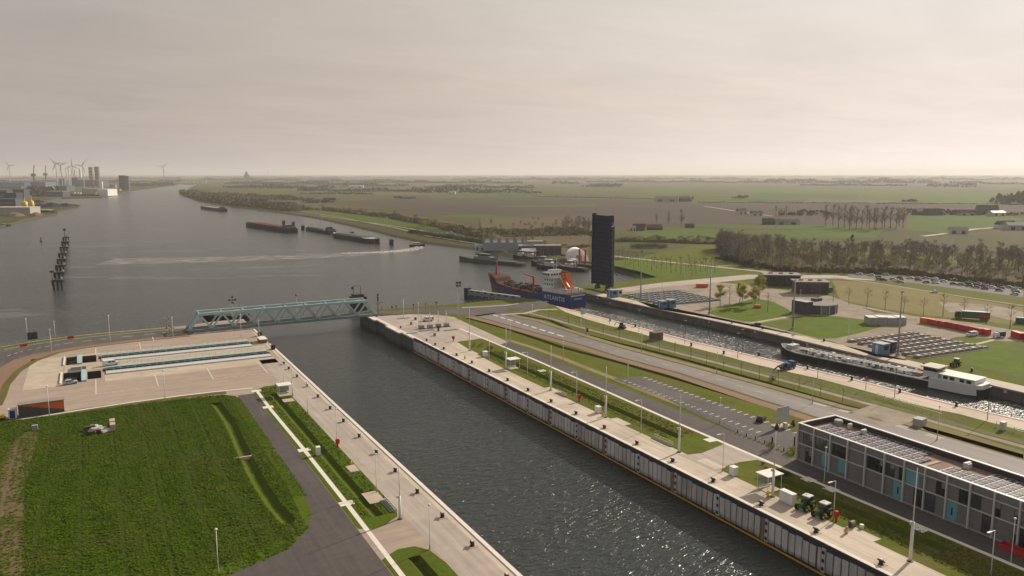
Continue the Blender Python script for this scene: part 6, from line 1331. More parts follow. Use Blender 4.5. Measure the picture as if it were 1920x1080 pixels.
MB().box(-2.4, L_ * .92, z + .5, 2.4, L_ * .955, z + 2.0).build('forecastle', OFFW, t)
rs = random.Random(3); b = MB(); d_ = MB(); e_ = MB()
for k in range(90):
    y = rs.uniform(23, L_ * .9); x = rs.uniform(-3.6, 3.6); s_ = rs.uniform(.2, .6); (b if k % 2 else d_).box(x - s_, y - s_, z, x + s_, y + s_, z + rs.uniform(.3, 1.5))
for x in (-3.9, 3.9):
    for k in range(36): y = 22 + (L_ * .9 - 22) * k / 35; e_.cyl((x * 1.18, y, z), (x * 1.18, y, z + 1.0), .04, .04, 5)
    e_.bar((x * 1.18, 22, z + 1.0), (x * 1.18, L_ * .9, z + 1.0), .06)
for x in (-1.6, -0.9, 0.6, 1.4): b.bar((x, 23, z + 1.2), (x, L_ * .9, z + 1.2), .2)
b.build('deck_fittings', WHITE, t)['kind'] = 'stuff'; d_.build('deck_valves', DARKS, t)['kind'] = 'stuff'; e_.build('deck_railing', WHITE, t)['kind'] = 'stuff'
for y in (26, 36, 47, 58): MB().box(-2.6, y, z, 2.6, y + 3.6, z + .9).build('tank_hatch', OFFW, t)
MB().box(-1.4, 21.5, z, 1.6, 24.5, z + 1.2).build('rope_locker', M('locker_rose', (0.45, 0.25, 0.2)), t)

# motor launch with its wake, small craft, buoy
def launch(loc, rz, lab, hullm, hs=1.0, name='motor_launch', cabm=WHITE):
    t = thing(name, lab, 'boat', (*loc, ZW), rz)
    stn = [(0, .85, 0), (.1, 1, 0), (.6, 1, .2), (.85, .65, .6), (1, .1, 1.0)]; L_, B = 16 * hs, 5.0 * hs
    MB().loft([[(-B / 2 * f * .8, u * L_, -.5), (-B / 2 * f, u * L_, 1.6 * hs + dz), (B / 2 * f, u * L_, 1.6 * hs + dz), (B / 2 * f * .8, u * L_, -.5)] for u, f, dz in stn]).build('hull', hullm, t)
    o = MB().box(-B * .32, L_ * .25, 1.6 * hs, B * .32, L_ * .62, 3.6 * hs).build('cabin', cabm, t); MB().box(-B * .33, L_ * .245, 2.5 * hs, B * .33, L_ * .625, 3.3 * hs).build('window_band', GLASS, o); MB().box(-B * .35, L_ * .22, 3.6 * hs, B * .35, L_ * .64, 3.8 * hs).build('roof', M('launch_cream', (0.6, 0.56, 0.36)), o)
    MB().cyl((0, L_ * .35, 3.8 * hs), (0, L_ * .35, 6.2 * hs), .1, .08, 6).build('mast', DARKS, t)
    return t
launch(spot(768, 462, ZW), R(-98), 'dark motor launch with a cream roof trailing a curved white wake', bd)
launch(spot(-2, 424, ZW), R(-85), 'small white and green boat at the left edge on the wide water', M('boat_green', (0.03, 0.12, 0.07)), 0.9)
t = thing('green_buoy', 'green channel buoy left of the row of dolphins', 'buoy', (*spot(77, 453, ZW), ZW)); gm = M('buoy_green', (0.01, 0.09, 0.06)); MB().lathe([(1.3, -.3), (1.4, .4), (.6, 1.0)], n=10).build('float', gm, t); MB().lathe([(.55, 1.0), (.45, 3.6), (.9, 3.7), (.1, 5.0)], n=8).build('tower', gm, t)

# ------------------------------------------------------------------ mooring dolphins
def dolphin(loc, lab, h=4.5, w_=4.2, group=None, white=True, pole=False):
    t = thing('mooring_dolphin', lab, 'dolphin', (*loc, ZW), 0, group)
    for x in (-w_ * .42, 0, w_ * .42):
        for y in (-1.3, 1.3): MB().cyl((x, y, -1), (x, y, h), .55, .55, 8).build('pile', BLACK, t)
    MB().box(-w_ * .6, -2, h, w_ * .6, 2, h + 1.1).build('cap', DARKS, t); MB().lathe([(.4, 0), (.3, .5), (.5, .9)], (0.6, 0, h + 1.1), 8).build('bollard', BLACK, t)
    MB().box(-w_ * .62, -0.5, h * .45, -w_ * .5, .5, h + 1.0).build('fender_board', BLACK, t)
    if white: MB().box(w_ * .42, -2.05, h + 1.1, w_ * .62, -1.2, h + 2.6).build('white_mark', WHITE, t)
    b = MB()
    for k in range(5):
        x = -w_ * .55 + w_ * 1.1 * k / 4; b.cyl((x, 1.9, h + 1.1), (x, 1.9, h + 2.2), .05, .05, 5)
    b.bar((-w_ * .55, 1.9, h + 2.2), (w_ * .55, 1.9, h + 2.2), .08); b.build('guard_rail', DARKS, t)['kind'] = 'stuff'
    if pole: MB().cyl((-w_ * .5, -1.4, h), (-w_ * .5, -1.4, h + 6.5), .16, .14, 6).box(-w_ * .5 - 1.1, -1.5, h + 5.9, -w_ * .5 + 1.1, -1.3, h + 7).build('light_pole', DARKS, t)
    return t
dys = [576, 620, 668, 716, 768, 833, 898, 959]
p0 = dolphin((-20.6, 576), 'black mooring dolphin with a lamp frame, first of the row and nearest the curved road', 5.2, 5.4, 'black dolphins in a row on the wide water', True, True)
p1 = dolphin((-20.9, 620), 'black mooring dolphin in the row on the wide water, second from the curved road', 5.2, 5.4, 'black dolphins in a row on the wide water')
for k in range(2, 8): copy_tree(p1, (-20.6 - 0.35 * k, dys[k], ZW), label=f'black mooring dolphin in the row on the wide water, {ORD[k]} from the curved road')
t = thing('beacon_pole', 'thin black beacon pole at the far end of the dolphin row', 'beacon', (*spot(122, 447, ZW), ZW)); MB().cyl((0, 0, -1), (0, 0, 10), .4, .3, 8).build('pole', BLACK, t); MB().box(-1.6, -.3, 9, 1.6, .3, 11).build('top_mark', BLACK, t)
cols = ['beyond the maroon barge bow', 'between the maroon barge and the moored ones', 'right beside the farther moored barge', 'by the gap between the moored barges', 'at the middle of the nearer moored barge', 'at the near end of the moored barges', 'alone between the moored barges and the launch']
dp = None
for k, (px, py) in enumerate(((532, 421), (550, 424), (568, 431), (627, 441), (660, 444), (708, 457), (734, 459))):
    if dp is None: dp = dolphin(spot(px, py, ZW), 'dark mooring post group ' + cols[k], 4.5, 3.4, 'mooring posts along the canal', False)
    else: copy_tree(dp, (*spot(px, py, ZW), ZW), label='dark mooring post group ' + cols[k])
# steel work vessel seen through the left of the truss; dark pontoon at the right
t = thing('work_vessel', 'black hulled vessel seen through the left end of the truss bridge', 'vessel', (*spot(427, 606, ZW), ZW), AZ - R(90))
MB().loft([[(-3.5 * f, y, -.5), (-4 * f, y, 4.4 + dz), (4 * f, y, 4.4 + dz), (3.5 * f, y, -.5)] for y, f, dz in ((-11, .8, 0), (-8, 1, 0), (5, 1, 0), (9, .7, .2), (11, .1, .5))]).build('hull', BLACK, t); MB().box(-1.8, -9, 4.4, 1.8, -6, 5.2).build('hatch', DARKS, t)
for y in (-8.6, -7.4, -6.4): MB().cyl((0, y, 5.2), (0, y, 8.0), .1, .08, 5).build('mast', DARKS, t)
t = thing('mooring_platform', 'dark work platform with a lamp frame seen through the right end of the truss bridge', 'platform', (*spot(672, 580, ZW), ZW), 0); MB().box(-4, -3, -1, 4, 3, 7.2).build('pier', BLACK, t); MB().box(-3.0, -2.6, 7.2, 2.6, 2.6, 8.6).build('equipment_box', DARKS, t); MB().bar((-2.5, 0, 8.6), (-2.5, 0, 13), .2).bar((-2.5, 0, 13), (1.5, 0, 13), .2).bar((1.5, 0, 13), (1.5, 0, 8.6), .2).build('lamp_frame', M('frame_olive', (0.10, 0.085, 0.06)), t); MB().box(-3.6, -.3, 11.4, -2.6, .3, 12.6).build('lamp', BLACK, t)

# tug harbour
def tug(pxy, rz, lab, hm, s_=1.0, sup=WHITE, long=0):
    t = thing('tug_boat', lab, 'tug', (*spot(*pxy, ZW), ZW), rz); L_, B = 26 * s_ + long, 8.5 * s_
    MB().loft([[(-B / 2 * f * .85, u * L_, -.8), (-B / 2 * f, u * L_, 2.4 + dz), (B / 2 * f, u * L_, 2.4 + dz), (B / 2 * f * .85, u * L_, -.8)] for u, f, dz in ((0, .7, 0), (.08, .95, 0), (.5, 1, .1), (.8, .85, .8), (.94, .45, 1.4), (1, .1, 1.7))]).build('hull', hm, t)
    MB().box(-B * .3, L_ * .42, 2.4, B * .3, L_ * .74, 5.2).build('deckhouse', sup, t); o = MB().box(-B * .24, L_ * .52, 5.2, B * .24, L_ * .68, 7.6).build('wheelhouse', sup, t); MB().box(-B * .25, L_ * .515, 6.1, B * .25, L_ * .685, 7.1).build('window_band', GLASS, o)
    MB().cyl((0, L_ * .6, 7.6), (0, L_ * .6, 12.5), .14, .1, 6).build('mast', GREY, t)
    for x in (-1.4, 1.4): MB().cyl((x, L_ * .42, 2.4), (x, L_ * .42, 7), .5, .45, 8).build('funnel', DARKS, t)
    MB().box(-B * .34, L_ * .1, 2.42, B * .34, L_ * .36, 3.0).build('aft_gear', DARKS, t)
    return t
tug((983, 499), R(25), 'long grey green work boat moored in the harbour left of the tanker', M('boat_greygreen', (0.07, 0.085, 0.075)), 1.0, M('boat_sup', (0.22, 0.25, 0.24)), 42)
tug((1001, 487), R(30), 'dark pontoon boat at the harbour shore below the brick huts', bd, .8, OFFW)
tug((1022, 489), R(28), 'second dark boat at the harbour shore beside the pontoon boat', bd, .9, OFFW)
tug((1052, 500), R(35), 'dark green tug with grey deckhouse in the harbour', M('tug_dark_green', (0.025, 0.04, 0.035)), 1.0, GREY)
tug((1066, 506), R(40), 'dark tug with a white mast behind the tanker deckhouse', bd, 1.0, OFFW)
tug((1100, 510), R(20), 'black tug moored closest to the raised navy bridge', BLACK, 1.0, OFFW)
t = thing('dredger', 'barge with red steel legs moored beside the white tent', 'work barge', (*spot(1090, 500, ZW), ZW), R(20)); MB().box(-5, -14, -1, 5, 14, 2.5).build('hull', bd, t)
for y in (-4, 2): MB().cyl((0, y, 2), (0, y, 14), .8, .8, 8).build('spud_leg', REDP, t)
MB().box(-3, 5, 2.5, 3, 11, 5.5).build('deckhouse', OFFW, t)

# ------------------------------------------------------------------ vegetation
def tree_meshes(seed, h, spread, clear, ntwig, tw_len, tw_w, twmat, leaves=0, leaf=0.3, leafmat=None, nlimb=9, trunk_r=None, upright=0.5):
    """a tapered trunk with limbs and branches, and a crown of single twigs (and leaves) around them"""
    rs = random.Random(seed); tr = MB(); pts = []
    r0 = trunk_r or h * 0.017
    def tube(p, q, a, c, n=5): tr.cyl(p, q, a, c, n, False)
    top = Vector((rs.uniform(-.03, .03) * h, rs.uniform(-.03, .03) * h, h * 0.86)); mid_ = Vector((top.x * .5 + rs.uniform(-.02, .02) * h, top.y * .5, h * clear))
    tube((0, 0, -0.2), mid_, r0, r0 * .7, 6); tube(mid_, top, r0 * .7, r0 * .15)
    for k in range(nlimb):
        f = rs.uniform(0.0, 0.85); b0 = mid_.lerp(top, f); an = k * 2.4 + rs.uniform(-.5, .5); ln_ = spread * (1 - f * .55) * rs.uniform(.65, 1.1)
        d = Vector((math.cos(an), math.sin(an), upright * rs.uniform(.7, 1.6))).normalized(); e = b0 + d * ln_
        tube(b0, e, r0 * .42 * (1 - f * .5), r0 * .1, 4)
        for m_ in range(4):
            g = rs.uniform(.3, 1.0); s0 = b0.lerp(e, g); d2 = (d + Vector((rs.uniform(-1, 1), rs.uniform(-1, 1), rs.uniform(-.1, 1.1)))).normalized(); e2 = s0 + d2 * ln_ * rs.uniform(.3, .55)
            tube(s0, e2, r0 * .16, r0 * .05, 3); pts.append((s0, e2)); pts.append((b0.lerp(e, .4), e))
    pts.append((mid_.lerp(top, .5), top + Vector((0, 0, h * .12))))
    cw = MB()
    for k in range(ntwig):
        a, c = rs.choice(pts); p = a.lerp(c, rs.uniform(.15, 1.08)) + Vector((rs.gauss(0, .35), rs.gauss(0, .35), rs.gauss(0, .3)))
        d = ((c - a).normalized() * .8 + Vector((rs.uniform(-1, 1), rs.uniform(-1, 1), rs.uniform(-.3, 1.0)))).normalized(); L_ = tw_len * rs.uniform(.6, 1.4)
        s_ = d.cross(Vector((rs.uniform(-1, 1), rs.uniform(-1, 1), rs.uniform(-1, 1)))).normalized() * tw_w
        cw.add([p - s_, p + s_, p + d * L_], [(0, 1, 2)])
    me2 = cw.mesh('crown', twmat)
    me3 = None
    if leaves:
        lf = MB()
        for k in range(leaves):
            a, c = rs.choice(pts); p = a.lerp(c, rs.uniform(.25, 1.1)) + Vector((rs.gauss(0, .5), rs.gauss(0, .5), rs.gauss(0, .45)))
            u = Vector((rs.uniform(-1, 1), rs.uniform(-1, 1), rs.uniform(-1, 1))).normalized(); v = u.orthogonal().normalized()
            s_ = leaf * rs.uniform(.6, 1.3); lf.add([p - u * s_, p + v * s_ * .6, p + u * s_, p - v * s_ * .6], [(0, 1, 2, 3)])
        me3 = lf.mesh('leaves', leafmat)
    return tr.mesh('trunk', BARK, False), me2, me3
def make_tree(name, meshes, loc, lab, group=None, rz=0, s_=1.0, cat='tree'):
    t = thing(name, lab, cat, loc, rz, group); t.scale = s_ if hasattr(s_, '__len__') else (s_, s_, s_)
    link('trunk', meshes[0], t); link('crown', meshes[1], t)
    if meshes[2]: link('leaves', meshes[2], t)
    return t
bare = [tree_meshes(20 + k, (14, 15.5, 12.5, 16, 13)[k], (4.6, 3.8, 5.0, 4.2, 5.4)[k], (.13, .2, .1, .24, .12)[k], (520, 420, 600, 380, 460)[k], 1.7, .042, (TWIG, TWIG, TWIGR)[k % 3], nlimb=13, upright=.8) for k in range(5)]
green_bare = [tree_meshes(40 + k, 11, 4.2, .10, 380, 1.4, .045, TWIG, 520, .34, EARLY, nlimb=13) for k in range(3)]
thin = [tree_meshes(60 + k, 12, 3.0, .32, 170, 1.3, .022, TWIGR, nlimb=7, trunk_r=.16, upright=.9) for k in range(3)]
sap = [tree_meshes(70 + k, 10.5, 2.4, .48, 190, 1.0, .022, TWIGR, nlimb=7, trunk_r=.13, upright=.5) for k in range(3)]
budt = [tree_meshes(80 + k, 12.5, 4.0, .28, 160, 1.1, .03, TWIG, 2200, .28, BUD, nlimb=10, upright=.8) for k in range(3)]
tall = [tree_meshes(90 + k, 30, 7.0, .16, 620, 3.0, .05, TWIG, nlimb=20, upright=1.7, trunk_r=.4) for k in range(3)]
popl = [tree_meshes(95 + k, 25, 1.6, .08, 420, 2.4, .12, TWIG, nlimb=12, upright=3.0, trunk_r=.3) for k in range(2)]
def bush_meshes(seed, h, r, n, leaf, mat, tw=TWIG):
    rs = random.Random(seed); st = MB(); lf = MB(); cl = [(Vector((rs.uniform(-.6, .6) * r, rs.uniform(-.6, .6) * r, h * rs.uniform(.35, .78))), r * rs.uniform(.35, .6)) for _ in range(7)]
    for c, q in cl: st.cyl((c.x * .2, c.y * .2, -0.1), c, .07, .03, 4, False)
    for k in range(n):
        c, q = rs.choice(cl); d = Vector((rs.gauss(0, 1), rs.gauss(0, 1), rs.gauss(0, .8))); d = d.normalized() * (q * rs.uniform(.55, 1.15)); p = c + d
        if p.z < 0: p.z = -p.z * .4
        u = Vector((rs.uniform(-1, 1), rs.uniform(-1, 1), rs.uniform(-.4, 1))).normalized(); v = u.orthogonal().normalized(); s_ = leaf * rs.uniform(.5, 1.3)
        lf.add([p - u * s_, p + v * s_ * .55, p + u * s_, p - v * s_ * .55], [(0, 1, 2, 3)])
    return st.mesh('stems', BARK), lf.mesh('foliage', mat), None
WB = translucent(M('willow_buds', (0.24, 0.185, 0.07), (0.19, 0.148, 0.058), .4, .9, rand=.2))
bushes = {'brown': bush_meshes(1, 5.5, 3.6, 420, .34, TWIGR), 'olive': bush_meshes(2, 5.5, 3.6, 480, .36, EARLY), 'yellow': bush_meshes(3, 7.5, 3.4, 480, .36, WB), 'dark': bush_meshes(4, 4.6, 4.2, 520, .36, EVERG), 'white': bush_meshes(5, 4.4, 3.4, 380, .30, BLOSSOM)}
def bush(kind, loc, lab, group, s_=1.0, rz=0):
    t = thing('shrub', lab, 'shrub', loc, rz, group); t.scale = (s_, s_, s_ * rnd(.85, 1.15)); m_ = bushes[kind]; link('stems', m_[0], t); link('foliage', m_[1], t); return t
def forest(name, meshes_list, items, lab, kind='stuff', matsel=1):
    """many trees of a mass joined into one object"""
    vs_, fs_, nb = [], [], 0
    for (x, y, z, s_, rz, mi) in items:
        for me in (meshes_list[mi][0], meshes_list[mi][matsel]):
            n = len(me.vertices); co = np.empty(n * 3); me.vertices.foreach_get('co', co); co = co.reshape(-1, 3) * s_
            c, q = math.cos(rz), math.sin(rz); xx = co[:, 0] * c - co[:, 1] * q + x; yy = co[:, 0] * q + co[:, 1] * c + y
            vs_.append(np.stack([xx, yy, co[:, 2] + z], 1)); fs_ += [tuple(i + nb for i in p.vertices) for p in me.polygons]; nb += n
    V = np.concatenate(vs_); me = bpy.data.meshes.new(name); me.from_pydata(V.tolist(), [], fs_); me.materials.append(meshes_list[0][matsel].materials[0]); me.update()
    o = bpy.data.objects.new(name, me); COL.objects.link(o); return tag(o, lab, None, None, kind)

# the wood behind the car park
rs = random.Random(21)
front = [(1345, 474), (1362, 489), (1400, 501), (1480, 511), (1590, 511), (1700, 514), (1820, 526), (1925, 541)]
back = [(1350, 462), (1380, 455), (1440, 455), (1520, 462), (1600, 466), (1700, 462), (1820, 466), (1925, 472)]
def along(l, f):
    g = f * (len(l) - 1); i = min(len(l) - 2, int(g)); g -= i; return (l[i][0] + (l[i + 1][0] - l[i][0]) * g, l[i][1] + (l[i + 1][1] - l[i][1]) * g)
cand = []
for k in range(620):
    f = rs.random(); q = rs.random() ** .8; a, c = Vector(spot(*along(front, f))), Vector(spot(*along(back, f))); p = a.lerp(c, q); cand.append((q, f, p))
cand.sort(key=lambda e: e[0])
wl = {0: ('bare brown tree at the front of the wood', 'bare trees at the front of the wood'), 1: ('bare brown tree deep inside the wood', 'bare trees inside the wood')}
for k, (q, f, p) in enumerate(cand[:170]):
    i = 0 if k < 85 else 1; make_tree('bare_tree', bare[k % 5], (p.x, p.y, -0.1 if p.x < 665 else ZP), wl[i][0], wl[i][1], rs.uniform(0, 6), rs.uniform(.62, 1.2) * (1.12 if f < .35 else .95))
forest('wood', bare, [(p.x, p.y, ZR - 0.1 if p.x < 665 else ZP, rs.uniform(.8, 1.2) * (1.15 if f < .35 else .95), rs.uniform(0, 6), rs.randrange(5)) for q, f, p in cand[170:400]], 'distant mass of bare brown woodland beyond the parked cars')
for k in range(62):
    f = rs.uniform(.22, 1.0); x, y = along(front, f); p = spot(x, y + rs.uniform(-14, 2.0))
    make_tree('budding_tree', green_bare[k % 3], (*p, -0.05), 'low pale green tree along the front of the wood', 'pale green trees at the wood edge', rs.uniform(0, 6), rs.uniform(.5, 1.05))
for k in range(16):
    x, y = along(front, rs.uniform(0.0, .35)); bush('dark', (*spot(x, y - 1), 0), 'dark green shrub under the left end of the wood', 'dark shrubs under the wood', rs.uniform(.6, 1.0), rs.uniform(0, 6))
t = make_tree('cypress_tree', tree_meshes(7, 15, 2.4, .05, 900, 1.0, .16, EVERG, nlimb=14, upright=1.4), (*spot(1596, 470), 0), 'dark pointed evergreen rising out of the middle of the wood', None, 0, 1.15)
# tall grove beyond
gv = [(40, 470), (110, 470), (160, 495), (215, 490), (265, 510), (280, 480), (325, 510), (385, 500), (430, 485), (455, 500), (500, 505), (515, 515), (570, 500), (600, 488), (650, 490), (705, 500), (735, 480), (770, 495)]
for k, (x, y) in enumerate(gv): make_tree('tall_tree', tall[k % 3], (*spot(1540 + x / 5.047, 330 + y / 5.047, ZP), ZP), 'tall slender bare tree in the grove on the bright green field', 'tall bare trees of the grove', rs.uniform(0, 6), (lambda q: (q * 1.35, q * 1.35, q * 1.1))(rs.uniform(.88, 1.08)))
for k, (px, py, s_, lab) in enumerate(((1253, 424, .8, 'lone bare tree left of the pair before the ploughed field'), (1277, 427, .95, 'taller lone bare tree of the pair before the ploughed field'), (1231, 421, .6, 'small bare tree beside the dark roofed farm'))):
    make_tree('tall_tree', tall[k % 3], (*spot(px, py, ZP), ZP), lab, None, k, s_)
for k, px in enumerate((1454, 1460, 1466, 1470, 1474)): make_tree('poplar_tree', popl[k % 2], (*spot(px, 405 + (k % 2), ZP), ZP), 'narrow upright poplar in the small far row by the farms', 'poplars in the far row', k, (.9 if k in (0, 4) else .7))
make_tree('willow_tree', budt[0], (*spot(1464, 406, ZP), ZP), 'yellow green round tree among the far poplars', None, 0, 1.1)
# saplings by the raised bridge
for k, (x, y) in enumerate(((40, 720), (85, 700), (130, 690), (170, 720), (210, 745), (260, 730), (300, 760), (310, 705), (350, 740), (395, 770), (440, 755), (487, 780), (530, 765), (575, 745), (590, 795), (630, 780), (670, 760), (718, 745), (735, 790), (775, 740), (808, 762), (15, 690), (60, 668), (110, 660), (235, 695), (390, 715), (480, 725), (620, 735), (560, 712), (700, 720), (-20, 655), (-60, 640), (-100, 630), (-70, 610), (-110, 655), (-40, 700))):
    make_tree('sapling', sap[k % 3], (*spot(1180 + x / 5.047, 360 + y / 5.047), 0), 'slim young tree in the ' + ('front' if y > 722 else 'back') + ' rows right of the raised bridge', 'young trees in the ' + ('front' if y > 722 else 'back') + ' rows right of the raised bridge', k, rs.uniform(.85, 1.08))
for k, ((px, py), lab) in enumerate((((1350, 574), 'budding yellow green tree at the left end of the lawn group'), ((1368, 571), 'thin bare tree second in the budding group on the lawn'), ((1387, 568), 'budding tree behind the third trunk of the lawn group'), ((1391, 575), 'budding yellow green tree in the middle of the lawn group'), ((1415, 576), 'budding yellow green tree right of the middle of the lawn group'), ((1423, 563), 'tallest budding tree at the back of the lawn group'), ((1439, 584), 'thin bare tree at the right front of the lawn group'))):
    make_tree('budding_tree' if 'budding yellow' in lab or 'budding' in lab else 'bare_tree', thin[k % 3] if 'thin' in lab else budt[k % 3], (*spot(px, py), 0), lab, None, k * 1.3, 1.25 if 'tallest' in lab else 1.0)
for k, (px, py) in enumerate(((1533, 558), (1562, 566), (1592, 571), (1625, 576), (1659, 581), (1693, 587), (1731, 593), (1768, 593), (1808, 600), (1849, 607), (1893, 617))):
    make_tree('bare_tree', thin[k % 3], (*spot(px, py), 0), f'thin bare tree of the row along the dry meadow, {ORD[k]} from the brown building', 'thin bare trees along the dry meadow', k * 1.1, rs.uniform(.9, 1.15))
# young trees in the verge along the foot path
mk = None
for k, (x, y) in enumerate(((445, 45), (548, 65), (662, 92), (780, 130), (898, 170), (1022, 232), (1158, 255), (1295, 282), (1437, 322), (1590, 362), (1750, 408), (1918, 455))):
    make_tree('street_sapling', tree_meshes(300 + k, 5.6, .55, .35, 34, .6, .03, TWIG, nlimb=4, trunk_r=.09, upright=1.8) if k < 3 else SM[k % 3], (*spot(1100 + x / 4, 640 + y / 4), 0), f'very slim young tree in the verge of the foot path, {ORD[k]} from the tanker stern', 'slim young trees along the foot path', k, rs.uniform(.85, 1.1)) if k >= 3 else None
    if k == 0: SM = [tree_meshes(300 + j, 5.6, .55, .35, 34, .6, .03, TWIG, nlimb=4, trunk_r=.09, upright=1.8) for j in range(3)]
    if k < 3: make_tree('street_sapling', SM[k], (*spot(1100 + x / 4, 640 + y / 4), 0), f'very slim young tree in the verge of the foot path, {ORD[k]} from the tanker stern', 'slim young trees along the foot path', k, 1.0)
for k, (px, py) in enumerate(((1029, 596), (1066, 607), (1099, 617), (1131, 626), (1161, 634))):
    make_tree('street_sapling', SM[k % 3], (*spot(px, py), 0), f'very slim young tree near the road junction, {ORD[k]} along the foot path', 'slim young trees near the junction', k, .95)
# low dark shrubs in the lawn on the right quay and along the path
rs = random.Random(6)
for k in range(14): bush('brown', (rs.uniform(129.5, 136), rs.uniform(262, 276), 0), 'low brown shrub at the far end of the right lawn', 'brown shrubs on the lawn', rs.uniform(.14, .26), k)
for k in range(10): bush('dark', (rs.uniform(131.8, 136.5), rs.uniform(119, 127), 0), 'low dark shrub in the lawn tip by the near shelter', 'dark shrubs at the near lawn tip', rs.uniform(.14, .24), k)
bush('olive', (144.6, 133.0, 0), 'yellow green shrub at the corner of the car park entrance', None, .45); bush('olive', (147.5, 128.5, 0), 'round yellow green shrub by the brick building corner', None, .42)
bush('dark', (*spot(1447, 714), 0), 'small dark green shrub in the verge by the main road', None, .35)
# hedge block on the far bank and field shrubs
for k in range(9): bush('dark', (*spot(1186 + k * 7.2, 465.5 + (k % 2), ZP), ZP), 'dark clipped shrub of the hedge block beyond the young trees', 'hedge block shrubs', .95, k)
for k in range(26):
    px = 1150 + k * 7.8; bush(('olive', 'brown', 'dark')[k % 3], (*spot(px + rs.uniform(-2, 2), 452 + rs.uniform(-4, 3), ZP), ZP), ('olive', 'brown', 'dark green')[k % 3] + ' shrub in the loose hedge beyond the raised bridge', ('olive', 'brown', 'dark green')[k % 3] + ' shrubs of the loose hedge', rs.uniform(.7, 1.1), k)
# wooded canal bank
rs = random.Random(9); bl = [(352, 366), (372, 375), (400, 380), (470, 389), (540, 397), (562, 400)]
for k in range(110):
    f = rs.random(); x, y = along(bl, f); kind = rs.randrange(5)
    up = rs.random() * (4 + 18 * (1 - abs(f - .45) * 1.4)) * .55
    make_tree('bank_tree', bare[kind], (*spot(x + rs.uniform(-3, 6), y - 1.2 - up, ZP), ZP), 'brown bare tree in the thicket on the canal bank', 'bare trees on the canal bank', rs.uniform(0, 6), rs.uniform(.7, 1.1))
for k in range(40):
    f = rs.random(); x, y = along(bl, f); bush(('brown', 'yellow', 'olive')[k % 3], (*spot(x + rs.uniform(0, 8), y - 1.0 - rs.random() * 4, ZP), ZP), ('brown', 'pale yellow', 'olive')[k % 3] + ' shrub under the trees on the far canal bank', ('brown', 'pale yellow', 'olive')[k % 3] + ' shrubs on the far canal bank', rs.uniform(.8, 1.5), k)
bl2 = [(600, 396), (660, 402), (720, 410), (780, 420), (840, 432), (900, 446), (940, 455)]
kk = ('olive', 'brown', 'yellow', 'olive', 'dark')
for k in range(95):
    f = rs.random(); x, y = along(bl2, f); kd = kk[k % 5]
    if f < .25 and kd == 'dark': kd = 'olive'
    up = rs.random() * 8
    bush(kd, (*spot(x, y - up, ZP), ZP), {'olive': 'olive green', 'brown': 'reddish brown', 'yellow': 'yellow brown', 'dark': 'dark green'}[kd] + ' shrub in the belt along the canal dike', kd + ' shrubs along the canal dike', rs.uniform(.7, 1.3), k)
for k in range(26):
    f = k / 25; x, y = 770 + 140 * f, 437 + 22 * f; bush('dark', (*spot(x, y + rs.uniform(-2, 1), ZP), ZP), 'dark green shrub at the foot of the canal dike belt', 'dark shrubs along the dike foot', rs.uniform(.7, 1.1), k)
for k, (px, py) in enumerate(((838, 441), (846, 440), (853, 443), (868, 446), (876, 447), (884, 450), (700, 406), (724, 412))): bush('white', (*spot(px, py, ZP), ZP), 'white flowering shrub in the canal dike belt', 'white flowering shrubs', rs.uniform(.7, 1.0), k)
for k in range(7): bush('yellow', (*spot((657, 668, 788, 795, 801, 826, 830)[k], (400, 402, 424, 426, 425, 430, 432)[k], ZP), ZP), 'tall golden yellow willow shrub in the dike belt', 'golden willows in the dike belt', rs.uniform(1.2, 1.6), k)
for k in range(46):
    px = rs.uniform(900, 1105); py = 452 - (px - 900) * .06 + rs.uniform(-34, 12) * (1 if px < 1040 else .7); make_tree('scrub_tree', bare[k % 5] if px > 1030 else green_bare[k % 3], (*spot(px, py, ZP), ZP), 'small bare tree in the scrubland left of the raised bridge' if px > 1010 else 'small bare tree in the scrubland above the harbour hall', 'small trees of the scrubland' if px > 1010 else 'small trees above the harbour hall', rs.uniform(0, 6), rs.uniform(.45, .8) if px < 1040 else rs.uniform(.8, 1.15))
for k in range(18): make_tree('bare_tree', tall[k % 3], (*spot(1056 + k * 2.9 + rs.uniform(-1, 1), 431 + rs.uniform(-6, 6), ZP), ZP), 'bare tree of the tight row just left of the raised bridge', 'tight row of bare trees by the raised bridge', k, rs.uniform(.5, .68))
for k in range(30): bush(('brown', 'olive')[k % 2], (*spot(rs.uniform(930, 1100), rs.uniform(436, 478), ZP), ZP), ('brown', 'olive')[k % 2] + ' scrub bush on the rough ground behind the harbour', ('brown', 'olive')[k % 2] + ' scrub behind the harbour', rs.uniform(.4, .8), k)

forest('bank_wood', bare, [(*spot(*(lambda f, up: (along(bl, f)[0] + rs.uniform(-2, 6), along(bl, f)[1] - 1.5 - up))(f_, rs.random() * (3 + 12 * (1 - abs(f_ - .45) * 1.3))), ZP), ZP, rs.uniform(.7, 1.1), rs.uniform(0, 6), rs.randrange(5)) for f_ in [rs.random() for _ in range(150)]], 'mass of brown bare woodland along the far canal bank')
BELT = M('belt_scrub', (0.15, 0.115, 0.07), (0.11, 0.10, 0.045), .06, .95, c3=(0.075, 0.085, 0.03), bscale=.03); BELTD = M('belt_dark', (0.06, 0.07, 0.028), (0.045, 0.055, 0.022), .06, .95)
